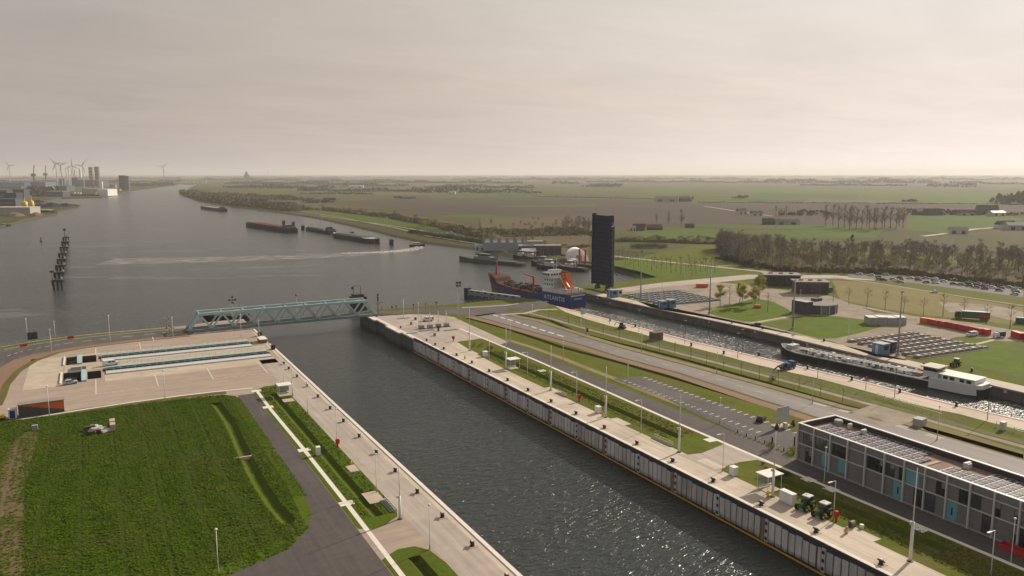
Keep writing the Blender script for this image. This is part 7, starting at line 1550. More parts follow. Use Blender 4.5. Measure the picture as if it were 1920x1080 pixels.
# far lines of trees and hedges (they read as masses)
def treeline(name, p0, p1, h, lab, mat=TWIG, dens=1.0, depth=30, z=ZP, seed=0):
    rs = random.Random(seed); a, c = Vector(spot(*p0, z)), Vector(spot(*p1, z)); L_ = (c - a).length; d = (c - a) / L_; nn = Vector((-d.y, d.x)); b = MB()
    n = int(min(5000, L_ / h * 34 * dens)); ph = [rs.uniform(0, 6) for _ in range(4)]
    for k in range(n):
        f = rs.random(); env = .55 + .2 * math.sin(f * L_ / h * .35 + ph[0]) + .15 * math.sin(f * L_ / h * .9 + ph[1]) + .1 * math.sin(f * L_ / h * 2.3 + ph[2])
        hh = h * max(.25, env); p = a + d * (f * L_) + nn * rs.uniform(-depth / 2, depth / 2); zz = z + hh * rs.random() ** .7; s_ = h * rs.uniform(.13, .30)
        u = Vector((rs.uniform(-1, 1), rs.uniform(-1, 1), rs.uniform(-.5, .5))).normalized() * s_; v = Vector((rs.uniform(-.4, .4), rs.uniform(-.4, .4), 1)) * s_ * .8
        b.add([(p.x - u.x, p.y - u.y, max(z - .1, zz - s_ * .5)), (p.x + u.x, p.y + u.y, max(z - .1, zz - s_ * .4)), (p.x + v.x, p.y + v.y, zz + v.z)], [(0, 1, 2)])
    return tag(b.build(name, mat), lab, None, None, 'stuff')
FT = M('far_trees', (0.055, 0.056, 0.042), (0.042, 0.045, 0.034), .05, .95); FT2 = M('far_trees_brown', (0.085, 0.068, 0.052), (0.065, 0.055, 0.042), .05, .95)
for k, (p0, p1, h, dp_, mt, lab) in enumerate(((( 352, 363), (400, 376), 15, 60, BELT, 'brown bare woodland along the canal bank, far end'), ((398, 375), (480, 387), 16, 70, BELT, 'brown bare woodland along the canal bank, middle'), ((478, 386), (562, 395), 13, 60, BELT, 'brown bare woodland along the canal bank, near end'), ((400, 366), (560, 376), 12, 90, BELT, 'second row of brown woodland behind the canal bank'), ((600, 393), (720, 406), 6.5, 22, BELT, 'belt of brown and olive scrub along the canal dike, far part'), ((720, 405), (830, 426), 7, 22, BELT, 'belt of brown and olive scrub along the canal dike, middle part'), ((830, 425), (905, 445), 7, 22, BELT, 'belt of brown and olive scrub along the canal dike, near part'), ((770, 436), (905, 457), 4, 8, BELTD, 'dark green scrub at the foot of the canal dike'), ((905, 440), (1100, 436), 5.5, 110, BELT, 'brown scrub over the rough ground behind the harbour'), ((920, 458), (1100, 466), 3.5, 30, BELT, 'olive scrub close behind the harbour buildings'), ((1150, 452), (1345, 458), 4, 14, BELT, 'loose brown hedge beyond the young trees'), ((1350, 484), (1480, 510), 3, 12, BELTD, 'dark undergrowth below the left part of the wood'), ((1480, 508), (1700, 513), 4, 18, BELT, 'olive undergrowth below the middle of the wood'), ((1700, 513), (1925, 540), 4, 18, BELT, 'olive undergrowth below the right part of the wood'))):
    treeline('scrub', p0, p1, h, lab, mt, 2.5 if dp_ < 40 else 7 if dp_ > 100 else 4, dp_, ZR - .05 if p0[1] > 480 else ZP, 700 + k)
for k, (p0, p1, h, mt, dn) in enumerate((((430, 345), (700, 347), 13, FT2, 1.2), ((430, 352), (620, 354), 12, FT2, 1.2), ((700, 343), (980, 344), 13, FT, 1.2), ((560, 358), (780, 360), 9.5, FT2, 1), ((1100, 342), (1420, 343), 13, FT, 1), ((380, 338), (560, 339), 14, FT2, 1.2), ((800, 352), (1000, 353), 11, FT, 1), ((1500, 348), (1700, 349), 9.5, FT, 1), ((850, 337), (1100, 338), 15, FT, 1),
        ((430, 336), (640, 336), 13, FT2, 1), ((560, 342), (760, 340), 14, FT2, 1), ((640, 350), (760, 349), 12, FT2, .8), ((780, 361), (920, 362), 14, FT, 1), ((900, 361), (1010, 362.5), 10, FT, .7), ((1000, 336), (1240, 337), 14, FT, 1), ((1035, 345), (1085, 345), 13, FT, 1),
        ((1100, 350), (1160, 351), 14, FT, 1.2), ((1236, 336), (1420, 337), 15, FT, 1.1), ((1420, 343), (1760, 343.5), 19, FT2, 1.4), ((1560, 337), (1919, 338), 18, FT, 1), ((1740, 350), (1830, 351), 12, FT, .8), ((1880, 381), (1930, 383), 18, FT2, 2), ((1780, 345), (1919, 346), 13, FT, .8),
        ((760, 332.5), (1240, 333), 14, FT, .9), ((1240, 332), (1900, 333), 16, FT, .9), ((380, 333), (760, 333.5), 14, FT2, .9), ((1236, 376), (1300, 377), 9, FT, 1.2), ((1375, 372), (1400, 372), 8, FT, 1), ((1690, 378), (1720, 378.5), 8, FT, 1), ((740, 372), (775, 372.5), 8, FT, 1),
        ((570, 379), (625, 380), 8, FT, .8), ((1460, 403), (1560, 404), 8, FT2, .8), ((1700, 401), (1840, 404), 9, FT2, .9), ((1780, 402), (1919, 404), 8, FT2, .8), ((240, 342), (345, 341), 12, FT2, 1.2), ((60, 367), (95, 368), 20, FT2, 1.6), ((100, 342), (240, 343), 14, FT, 1.2), ((0, 336), (340, 335.5), 16, FT, 1), ((0, 343), (120, 344), 14, FT, 1), ((250, 350), (320, 347), 12, FT2, 1.4), ((560, 364), (700, 364.5), 8, FT, .6), ((1000, 369), (1240, 374), 3, FT, .5), ((1310, 380), (1919, 384), 3, FT, .5))):
    treeline('treeline', p0, p1, h * (1.9 if h > 9 else 1.4), 'distant mass of trees fading in the haze over the fields', mt, dn, 30 if h < 10 else 90, ZP, 500 + k)

# the crop on the near field: leaf clumps standing in drilled rows
rg = np.random.default_rng(5)
poly = np.array(fieldpts); NC = 62000
xy = np.stack([rg.uniform(-40, 36.4, NC * 3), rg.uniform(112, 251, NC * 3)], 1)
def inside(poly, P):
    ins = np.zeros(len(P), bool); j = len(poly) - 1
    for i in range(len(poly)):
        xi, yi = poly[i]; xj, yj = poly[j]; c = ((yi > P[:, 1]) != (yj > P[:, 1])) & (P[:, 0] < (xj - xi) * (P[:, 1] - yi) / (yj - yi + 1e-9) + xi); ins ^= c; j = i
    return ins
ok = inside(poly, xy) & ~inside(np.array(dF), xy) & ((xy[:, 0] < 33.2) | (xy[:, 1] < 130))
soil = inside(np.array(soil_pts), xy); bare_ = (np.sin(xy[:, 0] * .37 + np.sin(xy[:, 1] * .11) * 2) + np.sin(xy[:, 1] * .19 + xy[:, 0] * .07)) > 1.55; ok &= ~(bare_ & (rg.random(len(xy)) < .6)); ok &= ~(soil & (rg.random(len(xy)) < .68))
tram = np.abs(((xy[:, 0] + 2) % 7.2) - 3.6); ok &= ~((tram < .42) & (rg.random(len(xy)) < .96))
row = np.abs((xy[:, 0] % .6) - .3); ok &= ~((row < .1) & (rg.random(len(xy)) < .7)); lane = np.abs(((xy[:, 0] + .4) % 2.4) - 1.2); ok &= ~((lane < .22) & (rg.random(len(xy)) < .7))
band = np.sin(xy[:, 0] * .8 + 1) * .5 + .5
xy = xy[ok][:NC]; n = len(xy)
hgt = rg.uniform(.16, .40, n) * (1 - .45 * np.sin(xy[:, 0] * .45 + np.sin(xy[:, 1] * .08))**2); an = rg.uniform(0, 6.283, n); r_ = rg.uniform(.18, .40, n); lean = rg.uniform(-.2, .2, (n, 2))
V = np.zeros((n, 6, 3)); 
for j, a in enumerate((0, 2.09)):
    ca, sa_ = np.cos(an + a), np.sin(an + a)
    V[:, j * 3 + 0, 0] = xy[:, 0] - ca * r_; V[:, j * 3 + 0, 1] = xy[:, 1] - sa_ * r_; V[:, j * 3 + 0, 2] = .03 + hgt * .35
    V[:, j * 3 + 1, 0] = xy[:, 0] + ca * r_; V[:, j * 3 + 1, 1] = xy[:, 1] + sa_ * r_; V[:, j * 3 + 1, 2] = .03 + hgt * .35
    V[:, j * 3 + 2, 0] = xy[:, 0] + lean[:, 0] - sa_ * r_ * .9; V[:, j * 3 + 2, 1] = xy[:, 1] + lean[:, 1] + ca * r_ * .9; V[:, j * 3 + 2, 2] = .05 + hgt * .75
me = bpy.data.meshes.new('crop'); me.vertices.add(n * 6); me.vertices.foreach_set('co', V.reshape(-1)); me.loops.add(n * 6); me.loops.foreach_set('vertex_index', np.arange(n * 6)); me.polygons.add(n * 2)
me.polygons.foreach_set('loop_start', np.arange(n * 2) * 3); me.update(calc_edges=True); me.materials.append(LEAFC); me.validate()
o = bpy.data.objects.new('crop', me); COL.objects.link(o); tag(o, 'green leafy crop growing in rows on the near field', None, None, 'stuff')
# rough grass tufts on the quay lawns
def tufts(name, rect, n, hh, lab, mat, holes=(), seed=0):
    rg = np.random.default_rng(seed); x0, y0, x1, y1 = rect; P = np.stack([rg.uniform(x0, x1, n), rg.uniform(y0, y1, n)], 1)
    for h in holes: P = P[~inside(np.array(h), P)]
    n = len(P); an = rg.uniform(0, 6.283, n); r_ = rg.uniform(.1, .3, n); V = np.zeros((n, 3, 3)); ca, sa_ = np.cos(an), np.sin(an)
    V[:, 0, 0] = P[:, 0] - ca * r_; V[:, 0, 1] = P[:, 1] - sa_ * r_; V[:, 1, 0] = P[:, 0] + ca * r_; V[:, 1, 1] = P[:, 1] + sa_ * r_
    V[:, 2, 0] = P[:, 0] + rg.uniform(-.25, .25, n); V[:, 2, 1] = P[:, 1] + rg.uniform(-.25, .25, n); V[:, 2, 2] = hh * rg.uniform(.5, 1.2, n); V[:, :2, 2] = .02
    b = MB(); b.v = V.reshape(-1, 3).tolist(); b.f = [(i * 3, i * 3 + 1, i * 3 + 2) for i in range(n)]; return tag(b.build(name, mat), lab, None, None, 'stuff')
padq = [[(47.6, 231.6), (50.8, 231.6), (50.8, 235), (47.6, 235)], [(48.8, 168.2), (51, 168.2), (51, 172.6), (48.8, 172.6)], [(47.2, 149.3), (50.6, 149.3), (50.6, 155.4), (47.2, 155.4)]]
tufts('verge_weeds', (33.6, 160, 36.8, 243), 3600, .22, 'ragged weeds along the edge of the crop field', LEAFC, [dF], 5)
tufts('lawn_grass', (43.8, 143, 50.9, 250), 6000, .16, 'tufts of grass on the left quay lawn', GRASS2, [dQ] + padq, 1)
tufts('lawn_grass', (127, 152, 137.0, 262), 7000, .16, 'tufts of grass on the right quay lawn', GRASS, [d1], 2)
tufts('lawn_grass', (127.5, 66, 137.0, 122), 5000, .18, 'tufts of grass on the near right quay lawn', GRASS, [d1b], 3)

# ------------------------------------------------------------------ far bank buildings and farms
def shed(name, loc, rz, L_, W_, h, rise, lab, wm, rm, cat='building', doors=2):
    t = thing(name, lab, cat, loc, rz)
    MB().box(-L_ / 2, -W_ / 2, 0, L_ / 2, W_ / 2, h).build('wall', wm, t)
    MB().add([(-L_ / 2 - .3, -W_ / 2 - .4, h), (L_ / 2 + .3, -W_ / 2 - .4, h), (L_ / 2 + .3, W_ / 2 + .4, h), (-L_ / 2 - .3, W_ / 2 + .4, h), (-L_ / 2 - .3, 0, h + rise), (L_ / 2 + .3, 0, h + rise)], [(0, 1, 5, 4), (2, 3, 4, 5), (0, 4, 3), (1, 2, 5), (0, 3, 2, 1)]).build('roof', rm, t)
    for k in range(doors): x = -L_ / 2 + L_ * (k + .5) / doors; MB().box(x - L_ / doors * .2, -W_ / 2 - .06, 0.1, x + L_ / doors * .2, -W_ / 2, h * .7).build('door', DARKB, t)
    return t
t = thing('harbour_hall', 'pale grey harbour hall with a saw tooth roof of bright skylights', 'building', (*spot(944, 468, ZP), ZP), R(-28))
HW = M('hall_grey', (0.30, 0.325, 0.35), (0.25, 0.275, 0.30), .3, .6); MB().box(-19, -12, 0, 19, 12, 7.5).build('wall', HW, t)
for k in range(6):
    y = -12 + k * 4
    MB().add([(-19.2, y, 7.5), (19.2, y, 7.5), (19.2, y + 4, 7.5), (-19.2, y + 4, 7.5), (-19.2, y + 2.6, 9.6), (19.2, y + 2.6, 9.6)], [(0, 1, 5, 4), (2, 3, 4, 5), (0, 4, 3), (1, 2, 5)]).build('roof_tooth', M('tooth_grey', (0.16, 0.17, 0.185)) if k == 0 else bpy.data.materials['tooth_grey'], t)
    for j in range(5): MB().add([(-17 + j * 7.4, y + 0.3, 7.5 + .3), (-13 + j * 7.4, y + .3, 7.8), (-13 + j * 7.4, y + 2.3, 9.42), (-17 + j * 7.4, y + 2.3, 9.42)], [(0, 1, 2, 3)]).build('skylight', OFFW, t)
shed('quay_hut', (*spot(900, 469, ZP), ZP), R(-28), 9, 6, 4, 2, 'small pale hut at the left end of the grey harbour hall', OFFW, GREY)
shed('quay_hut', (*spot(985, 473, ZP), ZP), R(-28), 12, 8, 6, 1.5, 'navy grey annex right of the saw tooth hall', M('annex_navy', (0.06, 0.075, 0.11)), GREY)
shed('quay_house', (*spot(991, 479, ZP), ZP), R(-20), 12, 8, 4, 2.4, 'red brick quay house with white gable below the hall', BRICKR, OFFW)
shed('quay_house', (*spot(1003, 478, ZP), ZP), R(-20), 10, 7, 4.5, 2.0, 'second red brick quay house beside the pale block', BRICKR, TILE)
t = thing('pale_block', 'tall pale grey block between the brick quay houses and the dark depot', 'building', (*spot(1003, 472, ZP), ZP), R(-25)); MB().box(-7, -5, 0, 7, 5, 9.5).build('wall', HW, t); MB().box(-7.2, -5.2, 9.5, 7.2, 5.2, 10).build('roof', ROOFG, t)
t = thing('dark_depot', 'low dark grey depot with four bays left of the white tent', 'building', (*spot(1026, 477, ZP), ZP), R(-25)); MB().box(-12, -6, 0, 12, 6, 8).build('wall', M('depot_grey', (0.09, 0.095, 0.10)), t); MB().box(-12.3, -6.3, 8, 12.3, 6.3, 8.5).build('roof', ROOFG, t)
for k in range(4): MB().box(-11 + k * 5.8, -6.08, .2, -6.6 + k * 5.8, -6, 5.5).build('bay_door', DARKB, t)
t = thing('storage_tent', 'white round arched storage tent by the tug harbour', 'tent', (*spot(1081, 487, ZP), ZP), R(-25)); rg_ = []
for y in (-13, 13): rg_.append([(8 * math.cos(math.pi * k / 12), y, 9.5 * math.sin(math.pi * k / 12)) for k in range(13)])
MB().loft(rg_, close=False).build('cover', WHITE, t, True); MB().box(-8.4, -13.4, 0, 8.4, 13.4, .3).build('base', GREY, t); MB().box(-2.5, -13.1, .3, 2.5, -13.02, 5).build('door', GREY, t)
# low brown clad buildings on the far quay
def block(name, loc, rz, L_, W_, h, lab, wm, rm, bays, dm, cat='building', fin=None):
    t = thing(name, lab, cat, loc, rz); MB().box(-L_ / 2, -W_ / 2, 0, L_ / 2, W_ / 2, h).build('wall', wm, t); MB().box(-L_ / 2 - 1.0, -W_ / 2 - 1.0, h, L_ / 2 + 1.0, W_ / 2 + 1.0, h + .6).build('roof', rm, t)
    for k in range(bays):
        x = -L_ / 2 + L_ * (k + .5) / bays; MB().box(x - L_ / bays * .36, -W_ / 2 - .07, .5, x + L_ / bays * .36, -W_ / 2, h * .8).build('window', dm, t)
        MB().box(x + L_ / bays * .46, -W_ / 2 - .3, 0, x + L_ / bays * .54, -W_ / 2, h).build('fin', fin or wm, t)
    for k in range(3): MB().box(-L_ * .3 + k * L_ * .3 - 1, -1, h + .6, -L_ * .3 + k * L_ * .3 + 1, 1, h + 1.4).build('roof_unit', ROOFG, t)
    return t
block('dark_building', (*spot(1463, 534), 0), R(-35), 21, 12, 6.6, 'black clad building with a pale overhanging roof before the wood', DARKB, ROOFG, 5, GLASS)
block('brown_building', (*spot(1518, 549), 0), R(-35), 18, 11, 6.8, 'grey brown clad building behind the green container', M('clad_brown', (0.12, 0.10, 0.088), (0.09, 0.078, 0.07), .4), ROOFG, 4, DARKB)
# ring shaped pavilion of dark modules
X, Y = spot(1541, 586); t = thing('ring_pavilion', 'grey many sided pavilion of dark panels with white fins on the far lawn', 'building', (X, Y + 3, 0)); RR = 9.5
PM = M('pavilion_panel', (0.075, 0.085, 0.10), (0.055, 0.062, 0.075), .4); PB = M('pavilion_beige', (0.20, 0.18, 0.155))
MB().lathe([(RR - .5, 0), (RR - .5, 4.3)], n=14).build('core', DARKB, t); MB().lathe([(RR + .1, 4.3), (RR + .1, 4.65)], n=14).build('roof', M('pavilion_roof', (0.22, 0.20, 0.195)), t)
for k in range(14):
    a0, a1 = 2 * math.pi * k / 14, 2 * math.pi * (k + 1) / 14; p, q = Vector((RR * math.cos(a0), RR * math.sin(a0), 0)), Vector((RR * math.cos(a1), RR * math.sin(a1), 0)); m_ = (p + q) / 2
    h = 4.2; b = MB().cbox((m_.x * .985, m_.y * .985, h / 2), (.3, (q - p).length * .88, h), math.atan2(m_.y, m_.x)); b.build('wall_panel', PB if k in (7, 9) else PM, t); MB().cbox((p.x, p.y, 2.15), (.5, .28, 4.3), a0).build('white_fin', OFFW, t)
MB().box(-13.5, -4.5, 0, -8.6, 4.5, 6.4).build('dark_wing', M('wing_dark', (0.075, 0.075, 0.082)), t); MB().box(-13.7, -4.7, 6.4, -8.4, 4.7, 6.6).build('wing_roof', GREY, t); MB().box(2, 3, 4.65, 7, 6, 6).build('roof_house', M('roofhouse_brown', (0.14, 0.09, 0.08)), t)
t = thing('panel_sheds', 'pair of pale grey flat roofed sheds on the lawn before the red containers', 'shed', (*spot(1660, 608), 0), R(-32))
for k in range(4): MB().box(-8.5 + k * 4.3, -2.5, 0, -4.4 + k * 4.3, 3.5, 3.4 + (k % 2) * .2).build('module', WOODG, t); MB().box(-8.2 + k * 4.3, -2.56, .2, -4.9 + k * 4.3, -2.5, 2.9).build('panel', GREY, t); MB().box(-8.6 + k * 4.3, -2.6, 3.4 + (k % 2) * .2, -4.35 + k * 4.3, 3.6, 3.6 + (k % 2) * .2).build('roof', OFFW, t)
# farms and houses in the polder
for k, (px, py, L_, W_, h, rs_, wm, rm, lab) in enumerate((
        (1199, 432, 16, 9, 3.5, 5, BRICKR, TILE, 'dark roofed farmhouse at the edge of the green field behind the raised bridge'), (1226, 431, 20, 9, 3, 4, DARKB, TILE, 'long dark barn beside the dark roofed farmhouse'), (1186, 432, 8, 6, 4, 2, OFFW, GREY, 'white shed at the left of the dark roofed farmhouse'),
        (1293, 427, 12, 7, 3, 2.5, BRICKR, TILE, 'small red barn at the right end of the bright field'), (1390, 402, 18, 10, 6, 5, OFFW, TILE, 'white gabled farm at the end of the thin farm road'), (1418, 404, 20, 10, 4, 4, OFFW, TILE, 'low pale farm building right of the white gabled farm'),
        (1474, 421, 34, 12, 5, 3, WOODG, TILE, 'long grey roofed barn on the green strip before the wood'), (1440, 421, 16, 10, 4, 5, DARKB, TILE, 'dark barn left of the long grey roofed barn'), (1724, 403, 24, 12, 6, 6, DARKB, TILE, 'dark farmhouse in the hamlet, leftmost roof'), (1748, 404, 30, 12, 6, 6, DARKB, TILE, 'dark long farmhouse in the hamlet, second roof'),
        (1812, 404, 26, 12, 5, 5, WOODG, TILE, 'pale farm building in the middle of the hamlet'), (1850, 400, 34, 14, 8, 7, DARKB, TILE, 'large dark barn of the hamlet'), (1868, 405, 30, 12, 6, 3, OFFW, WOODG, 'pale modern shed right of the large dark barn'), (1885, 428, 24, 12, 5, 5, OFFW, TILE, 'pale farmhouse beside the curving farm road'), (1905, 431, 26, 12, 6, 4, WOODG, GREY, 'grey barn beside the curving farm road'),
        (1796, 438, 20, 10, 5, 3, OFFW, ROOFG, 'pale shed where the farm road enters the trees'), (618, 379, 30, 14, 5, 6, OFFW, TILE, 'farm with a white wall beyond the canal dike'), (588, 380, 34, 12, 4, 4, BRICKR, TILE, 'low farm barns beyond the canal dike'), (848, 364, 22, 12, 6, 5, OFFW, WOODG, 'small white house in the far tree line'), (1250, 378, 60, 18, 8, 6, WOODG, ROOFG, 'long grey farm sheds left of the far tree clump'), (1282, 378, 30, 16, 8, 6, DARKB, TILE, 'dark barn in the far tree clump'), (668, 352, 70, 20, 8, 4, OFFW, WOODG, 'pale greenhouse block far beyond the fields'))):
    shed('farm_house', (*spot(px, py, ZP), ZP), R(-28 + (k * 37) % 50 - 25), L_, W_, h, rs_, lab, wm, rm, 'house')
for k, (px, py, lab) in enumerate(((1456, 504, 'blue road sign by the trees at the access road'),)):
    t = thing('road_sign', 'blue motorway sign on posts near the access road at the wood', 'sign', (*spot(1431, 504), 0)); MB().box(-2, -.1, 1.6, 2, .1, 4.6).build('panel', BLUEP, t); MB().box(-.2, .1, 0, .2, .2, 4).build('post', GREY, t)
for px, py, h, lab in ((1450, 506, 9, 'thin grey lamp mast before the left part of the wood, left one'), (1458, 504, 9, 'thin grey lamp mast before the left part of the wood, right one'), (1284, 522, 9, 'thin grey lamp mast among the young trees'), (1241, 566, 11, 'thin dark pole behind the two blue cabins'), (1590, 640, 9, 'thin grey pole at the near edge of the far lawn'), (1500, 575, 9, 'thin pole behind the ring pavilion')):
    t = thing('lamp_mast', lab, 'mast', (*spot(px, py), 0)); MB().cyl((0, 0, 0), (0, 0, h), .12, .08, 6).build('pole', POLE, t); MB().box(-.5, -.12, h, .5, .12, h + .15).build('lamp_head', GREY, t)
# lattice tower on the dike and far landmarks
def lattice(loc, h, lab, w_=5, mat=GREY, cat='pylon'):
    t = thing('lattice_tower', lab, cat, loc); 
    for sx in (-1, 1):
        for sy in (-1, 1): MB().bar((sx * w_ / 2, sy * w_ / 2, 0), (sx * .4, sy * .4, h), .22).build('leg', mat, t)
    for k in range(7):
        f0, f1 = k / 7, (k + 1) / 7; a, c = w_ / 2 * (1 - f0) + .4 * f0, w_ / 2 * (1 - f1) + .4 * f1
        for s_ in (-1, 1): MB().bar((-a, s_ * a, h * f0), (c, s_ * c, h * f1), .14).bar((a, s_ * a, h * f0), (-c, s_ * c, h * f1), .14).build('brace', mat, t)
    MB().box(-2.2, -.3, h * .92, 2.2, .3, h * .95).build('arm', mat, t); return t
lattice((*spot(600, 414, ZP), ZP), 30, 'pale lattice radio tower on the canal dike', 5)
def turbine(px, py, pybase, lab, ang):
    d = spot(px, pybase, ZP); t = thing('wind_turbine', lab, 'wind turbine', (*d, ZP), AZ); D = math.hypot(*d); h = (pybase - py) / 1465 * D
    wm = M('turbine_white', (0.45, 0.44, 0.43)) if 'turbine_white' not in bpy.data.materials else bpy.data.materials['turbine_white']
    MB().cyl((0, 0, 0), (0, 0, h), h * .024, h * .014, 8).build('tower', wm, t); MB().box(-h * .025, -h * .05, h - h * .015, h * .025, h * .05, h + h * .035).build('nacelle', wm, t)
    for k in range(3):
        a = ang + k * 2.0944; c = Vector((0, -h * .06, h * 1.01)); u = Vector((math.cos(a), 0, math.sin(a))); v = Vector((-math.sin(a), 0, math.cos(a)))
        MB().add([c + v * h * .012, c + u * h * .12 + v * h * .03, c + u * h * .42, c + u * h * .12 - v * h * .012, c - v * h * .012] + [p + Vector((0, h * .01, 0)) for p in (c + v * h * .012, c + u * h * .12 + v * h * .03, c + u * h * .42, c + u * h * .12 - v * h * .012, c - v * h * .012)], [(0, 1, 2, 3, 4), (9, 8, 7, 6, 5)] + [(i, 5 + i, 5 + (i + 1) % 5, (i + 1) % 5) for i in range(5)]).build('blade', wm, t)
for k, (px, py, pb_, a, lab) in enumerate(((108, 314, 350, 2.2, 'wind turbine behind the dark crane, first of the group from the left'), (117.5, 317, 352, 2.5, 'wind turbine with a raised left blade beside the turbine tower sections'), (158, 316.5, 351, .9, 'largest wind turbine of the industrial bank'), (20.5, 317, 346, 0.05, 'faint wind turbine at the left edge of the horizon'), (308, 317, 344, .75, 'lone wind turbine over the far canal bend'), (139, 316, 349, 1.57, 'wind turbine behind the tower sections'))):
    turbine(px, py, pb_, lab, a)
def tower_block(px0, px1, pyt, pyb, lab, mat, name='tower_block', cat='building', top=None, depth=None, bands=0):
    a, c = Vector(spot(px0, pyb, ZP)), Vector(spot(px1, pyb, ZP)); m_ = (a + c) / 2; wd = (c - a).length; D = m_.length; h = (pyb - pyt) / 1465 * D
    t = thing(name, lab, cat, (*m_, ZP), AZ); dp = depth or wd * .7
    MB().box(-wd / 2, 0, 0, wd / 2, dp, h).build('wall', mat, t); MB().box(-wd / 2 - wd * .01, -wd * .01, h, wd / 2 + wd * .01, dp + wd * .01, h * 1.03 + .3).build('roof', top or mat, t)
    for k in range(bands): MB().box(-wd * .46, -wd * .012, h * (k + .35) / bands, wd * .46, 0, h * (k + .75) / bands).build('window_band', GLASS, t)
    return t
F1 = M('far_beige', (0.30, 0.25, 0.21)); F2 = M('far_purple_grey', (0.15, 0.12, 0.13)); F3 = M('far_blue', (0.05, 0.10, 0.2)); F4 = M('far_slate', (0.075, 0.095, 0.12)); F5 = M('far_grey_green', (0.10, 0.12, 0.115))
tower_block(168, 175, 318.5, 347, 'beige tower block on the far industrial horizon', F1, bands=6); tower_block(179, 186, 318, 348, 'purple grey tower block on the far industrial horizon', F2, bands=6); tower_block(150, 153, 321.5, 346, 'white silo on the far industrial horizon', WHITE)
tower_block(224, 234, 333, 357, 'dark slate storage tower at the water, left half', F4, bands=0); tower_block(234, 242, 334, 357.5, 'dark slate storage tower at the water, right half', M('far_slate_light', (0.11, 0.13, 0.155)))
tower_block(0, 46, 343.5, 350, 'long blue roofed factory hall on the far left', F3, depth=60); tower_block(0, 40, 350, 354, 'low pale factory front with many white vents on the far left', F5, depth=30)
tower_block(58, 86, 344, 356, 'grey blue factory hall behind the brown trees on the far bank', M('far_hall_blue', (0.16, 0.185, 0.215)), depth=80); tower_block(88, 99, 352, 360, 'orange brown building right of the brown trees on the far bank', F1); tower_block(100, 125, 350, 358, 'grey green hall on the far bank', F5, depth=60)
tower_block(85, 118, 360.5, 369, 'long dark grey warehouse at the far water edge', F4, depth=40, top=GREY); tower_block(153, 200, 355.5, 361, 'long pale roofed warehouse behind the maroon ship', M('far_pale', (0.40, 0.37, 0.34)), depth=60)
tower_block(183, 202.5, 357, 367.5, 'white hall with brown doors on the far bank', WHITE, depth=60, bands=0); tower_block(206, 216, 347, 352, 'pale roofed shed right of the white hall', F1); tower_block(212, 224, 355, 358, 'low pale quay shed before the dark slate tower', F1)
tower_block(148, 186, 340, 350, 'grey green works with pipes below the tower blocks', F5, depth=100); tower_block(188, 192, 342, 353, 'pale grey tank tower of the works', WHITE); tower_block(112, 124, 338, 349, 'dark process tower of the works', F4, depth=40); tower_block(135, 147, 336, 350, 'dark green process block of the works', F5, depth=40)
cr_blue = M('far_crane_blue', (0.04, 0.09, 0.14))
def crane(px, pyt, pyb, lab, mat):
    d = spot(px, pyb, ZP); t = thing('harbour_crane', lab, 'crane', (*d, ZP), AZ); h = (pyb - pyt) / 1465 * math.hypot(*d)
    MB().bar((0, 0, 0), (0, 0, h * .55), h * .06).build('tower', mat, t); MB().bar((-h * .02, 0, h * .5), (h * .06, 0, h), h * .03).build('jib', mat, t); MB().box(-h * .1, -h * .06, h * .48, h * .08, h * .06, h * .6).build('cab', mat, t); MB().box(-h * .12, -h * .1, 0, h * .12, h * .1, h * .05).build('base', mat, t)
crane(65, 316, 350, 'dark blue harbour crane standing alone left of the turbines', cr_blue); crane(87, 316, 346, 'thin dark crane between the blue crane and the turbines', F4); crane(141, 322, 347, 'leaning dark crane behind the tower sections', F4); crane(176, 330, 352, 'red crane below the tower blocks', M('far_red', (0.25, 0.07, 0.05)))
tp = None
for k, (px, pt, pb_) in enumerate(((122.5, 337, 350), (126.5, 320, 350), (130.5, 317, 349), (134, 332, 349), (136.5, 320, 349), (140, 330, 348))):
    d = spot(px, pb_, ZP); h = (pb_ - pt) / 1465 * math.hypot(*d)
    lab = f'tall pale tower section standing upright at the works, {ORD[k]} from the left'; t = thing('tower_section', lab, 'tower section', (*d, ZP), 0, 'tower sections standing at the works'); MB().cyl((0, 0, 0), (0, 0, h), 3.0, 2.4, 8).build('tube', POLE, t); MB().cyl((0, 0, h), (0, 0, h + 1), 2.7, 2.7, 8).build('flange', DARKS, t)
# maroon moored ship on the far bank
a, c = Vector(spot(100, 369.5, ZW)), Vector(spot(184, 369, ZW)); L_ = (c - a).length
t = thing('moored_ship', 'maroon hulled ship with dark grey deck moored on the far bank', 'ship', (*a, ZW), math.atan2((c - a).y, (c - a).x)); MB().box(0, 0, -.5, L_, 18, 5.5).build('hull', M('far_maroon', (0.12, 0.03, 0.035)), t); MB().box(L_ * .1, 1, 5.5, L_ * .96, 17, 9.5).build('deck_cargo', M('far_deckgrey', (0.09, 0.095, 0.11)), t)
for f in (.2, .45, .52, .58, .93): MB().box(L_ * f, -0.5, 5.5, L_ * (f + .035), 8, 14).build('superstructure', OFFW, t)
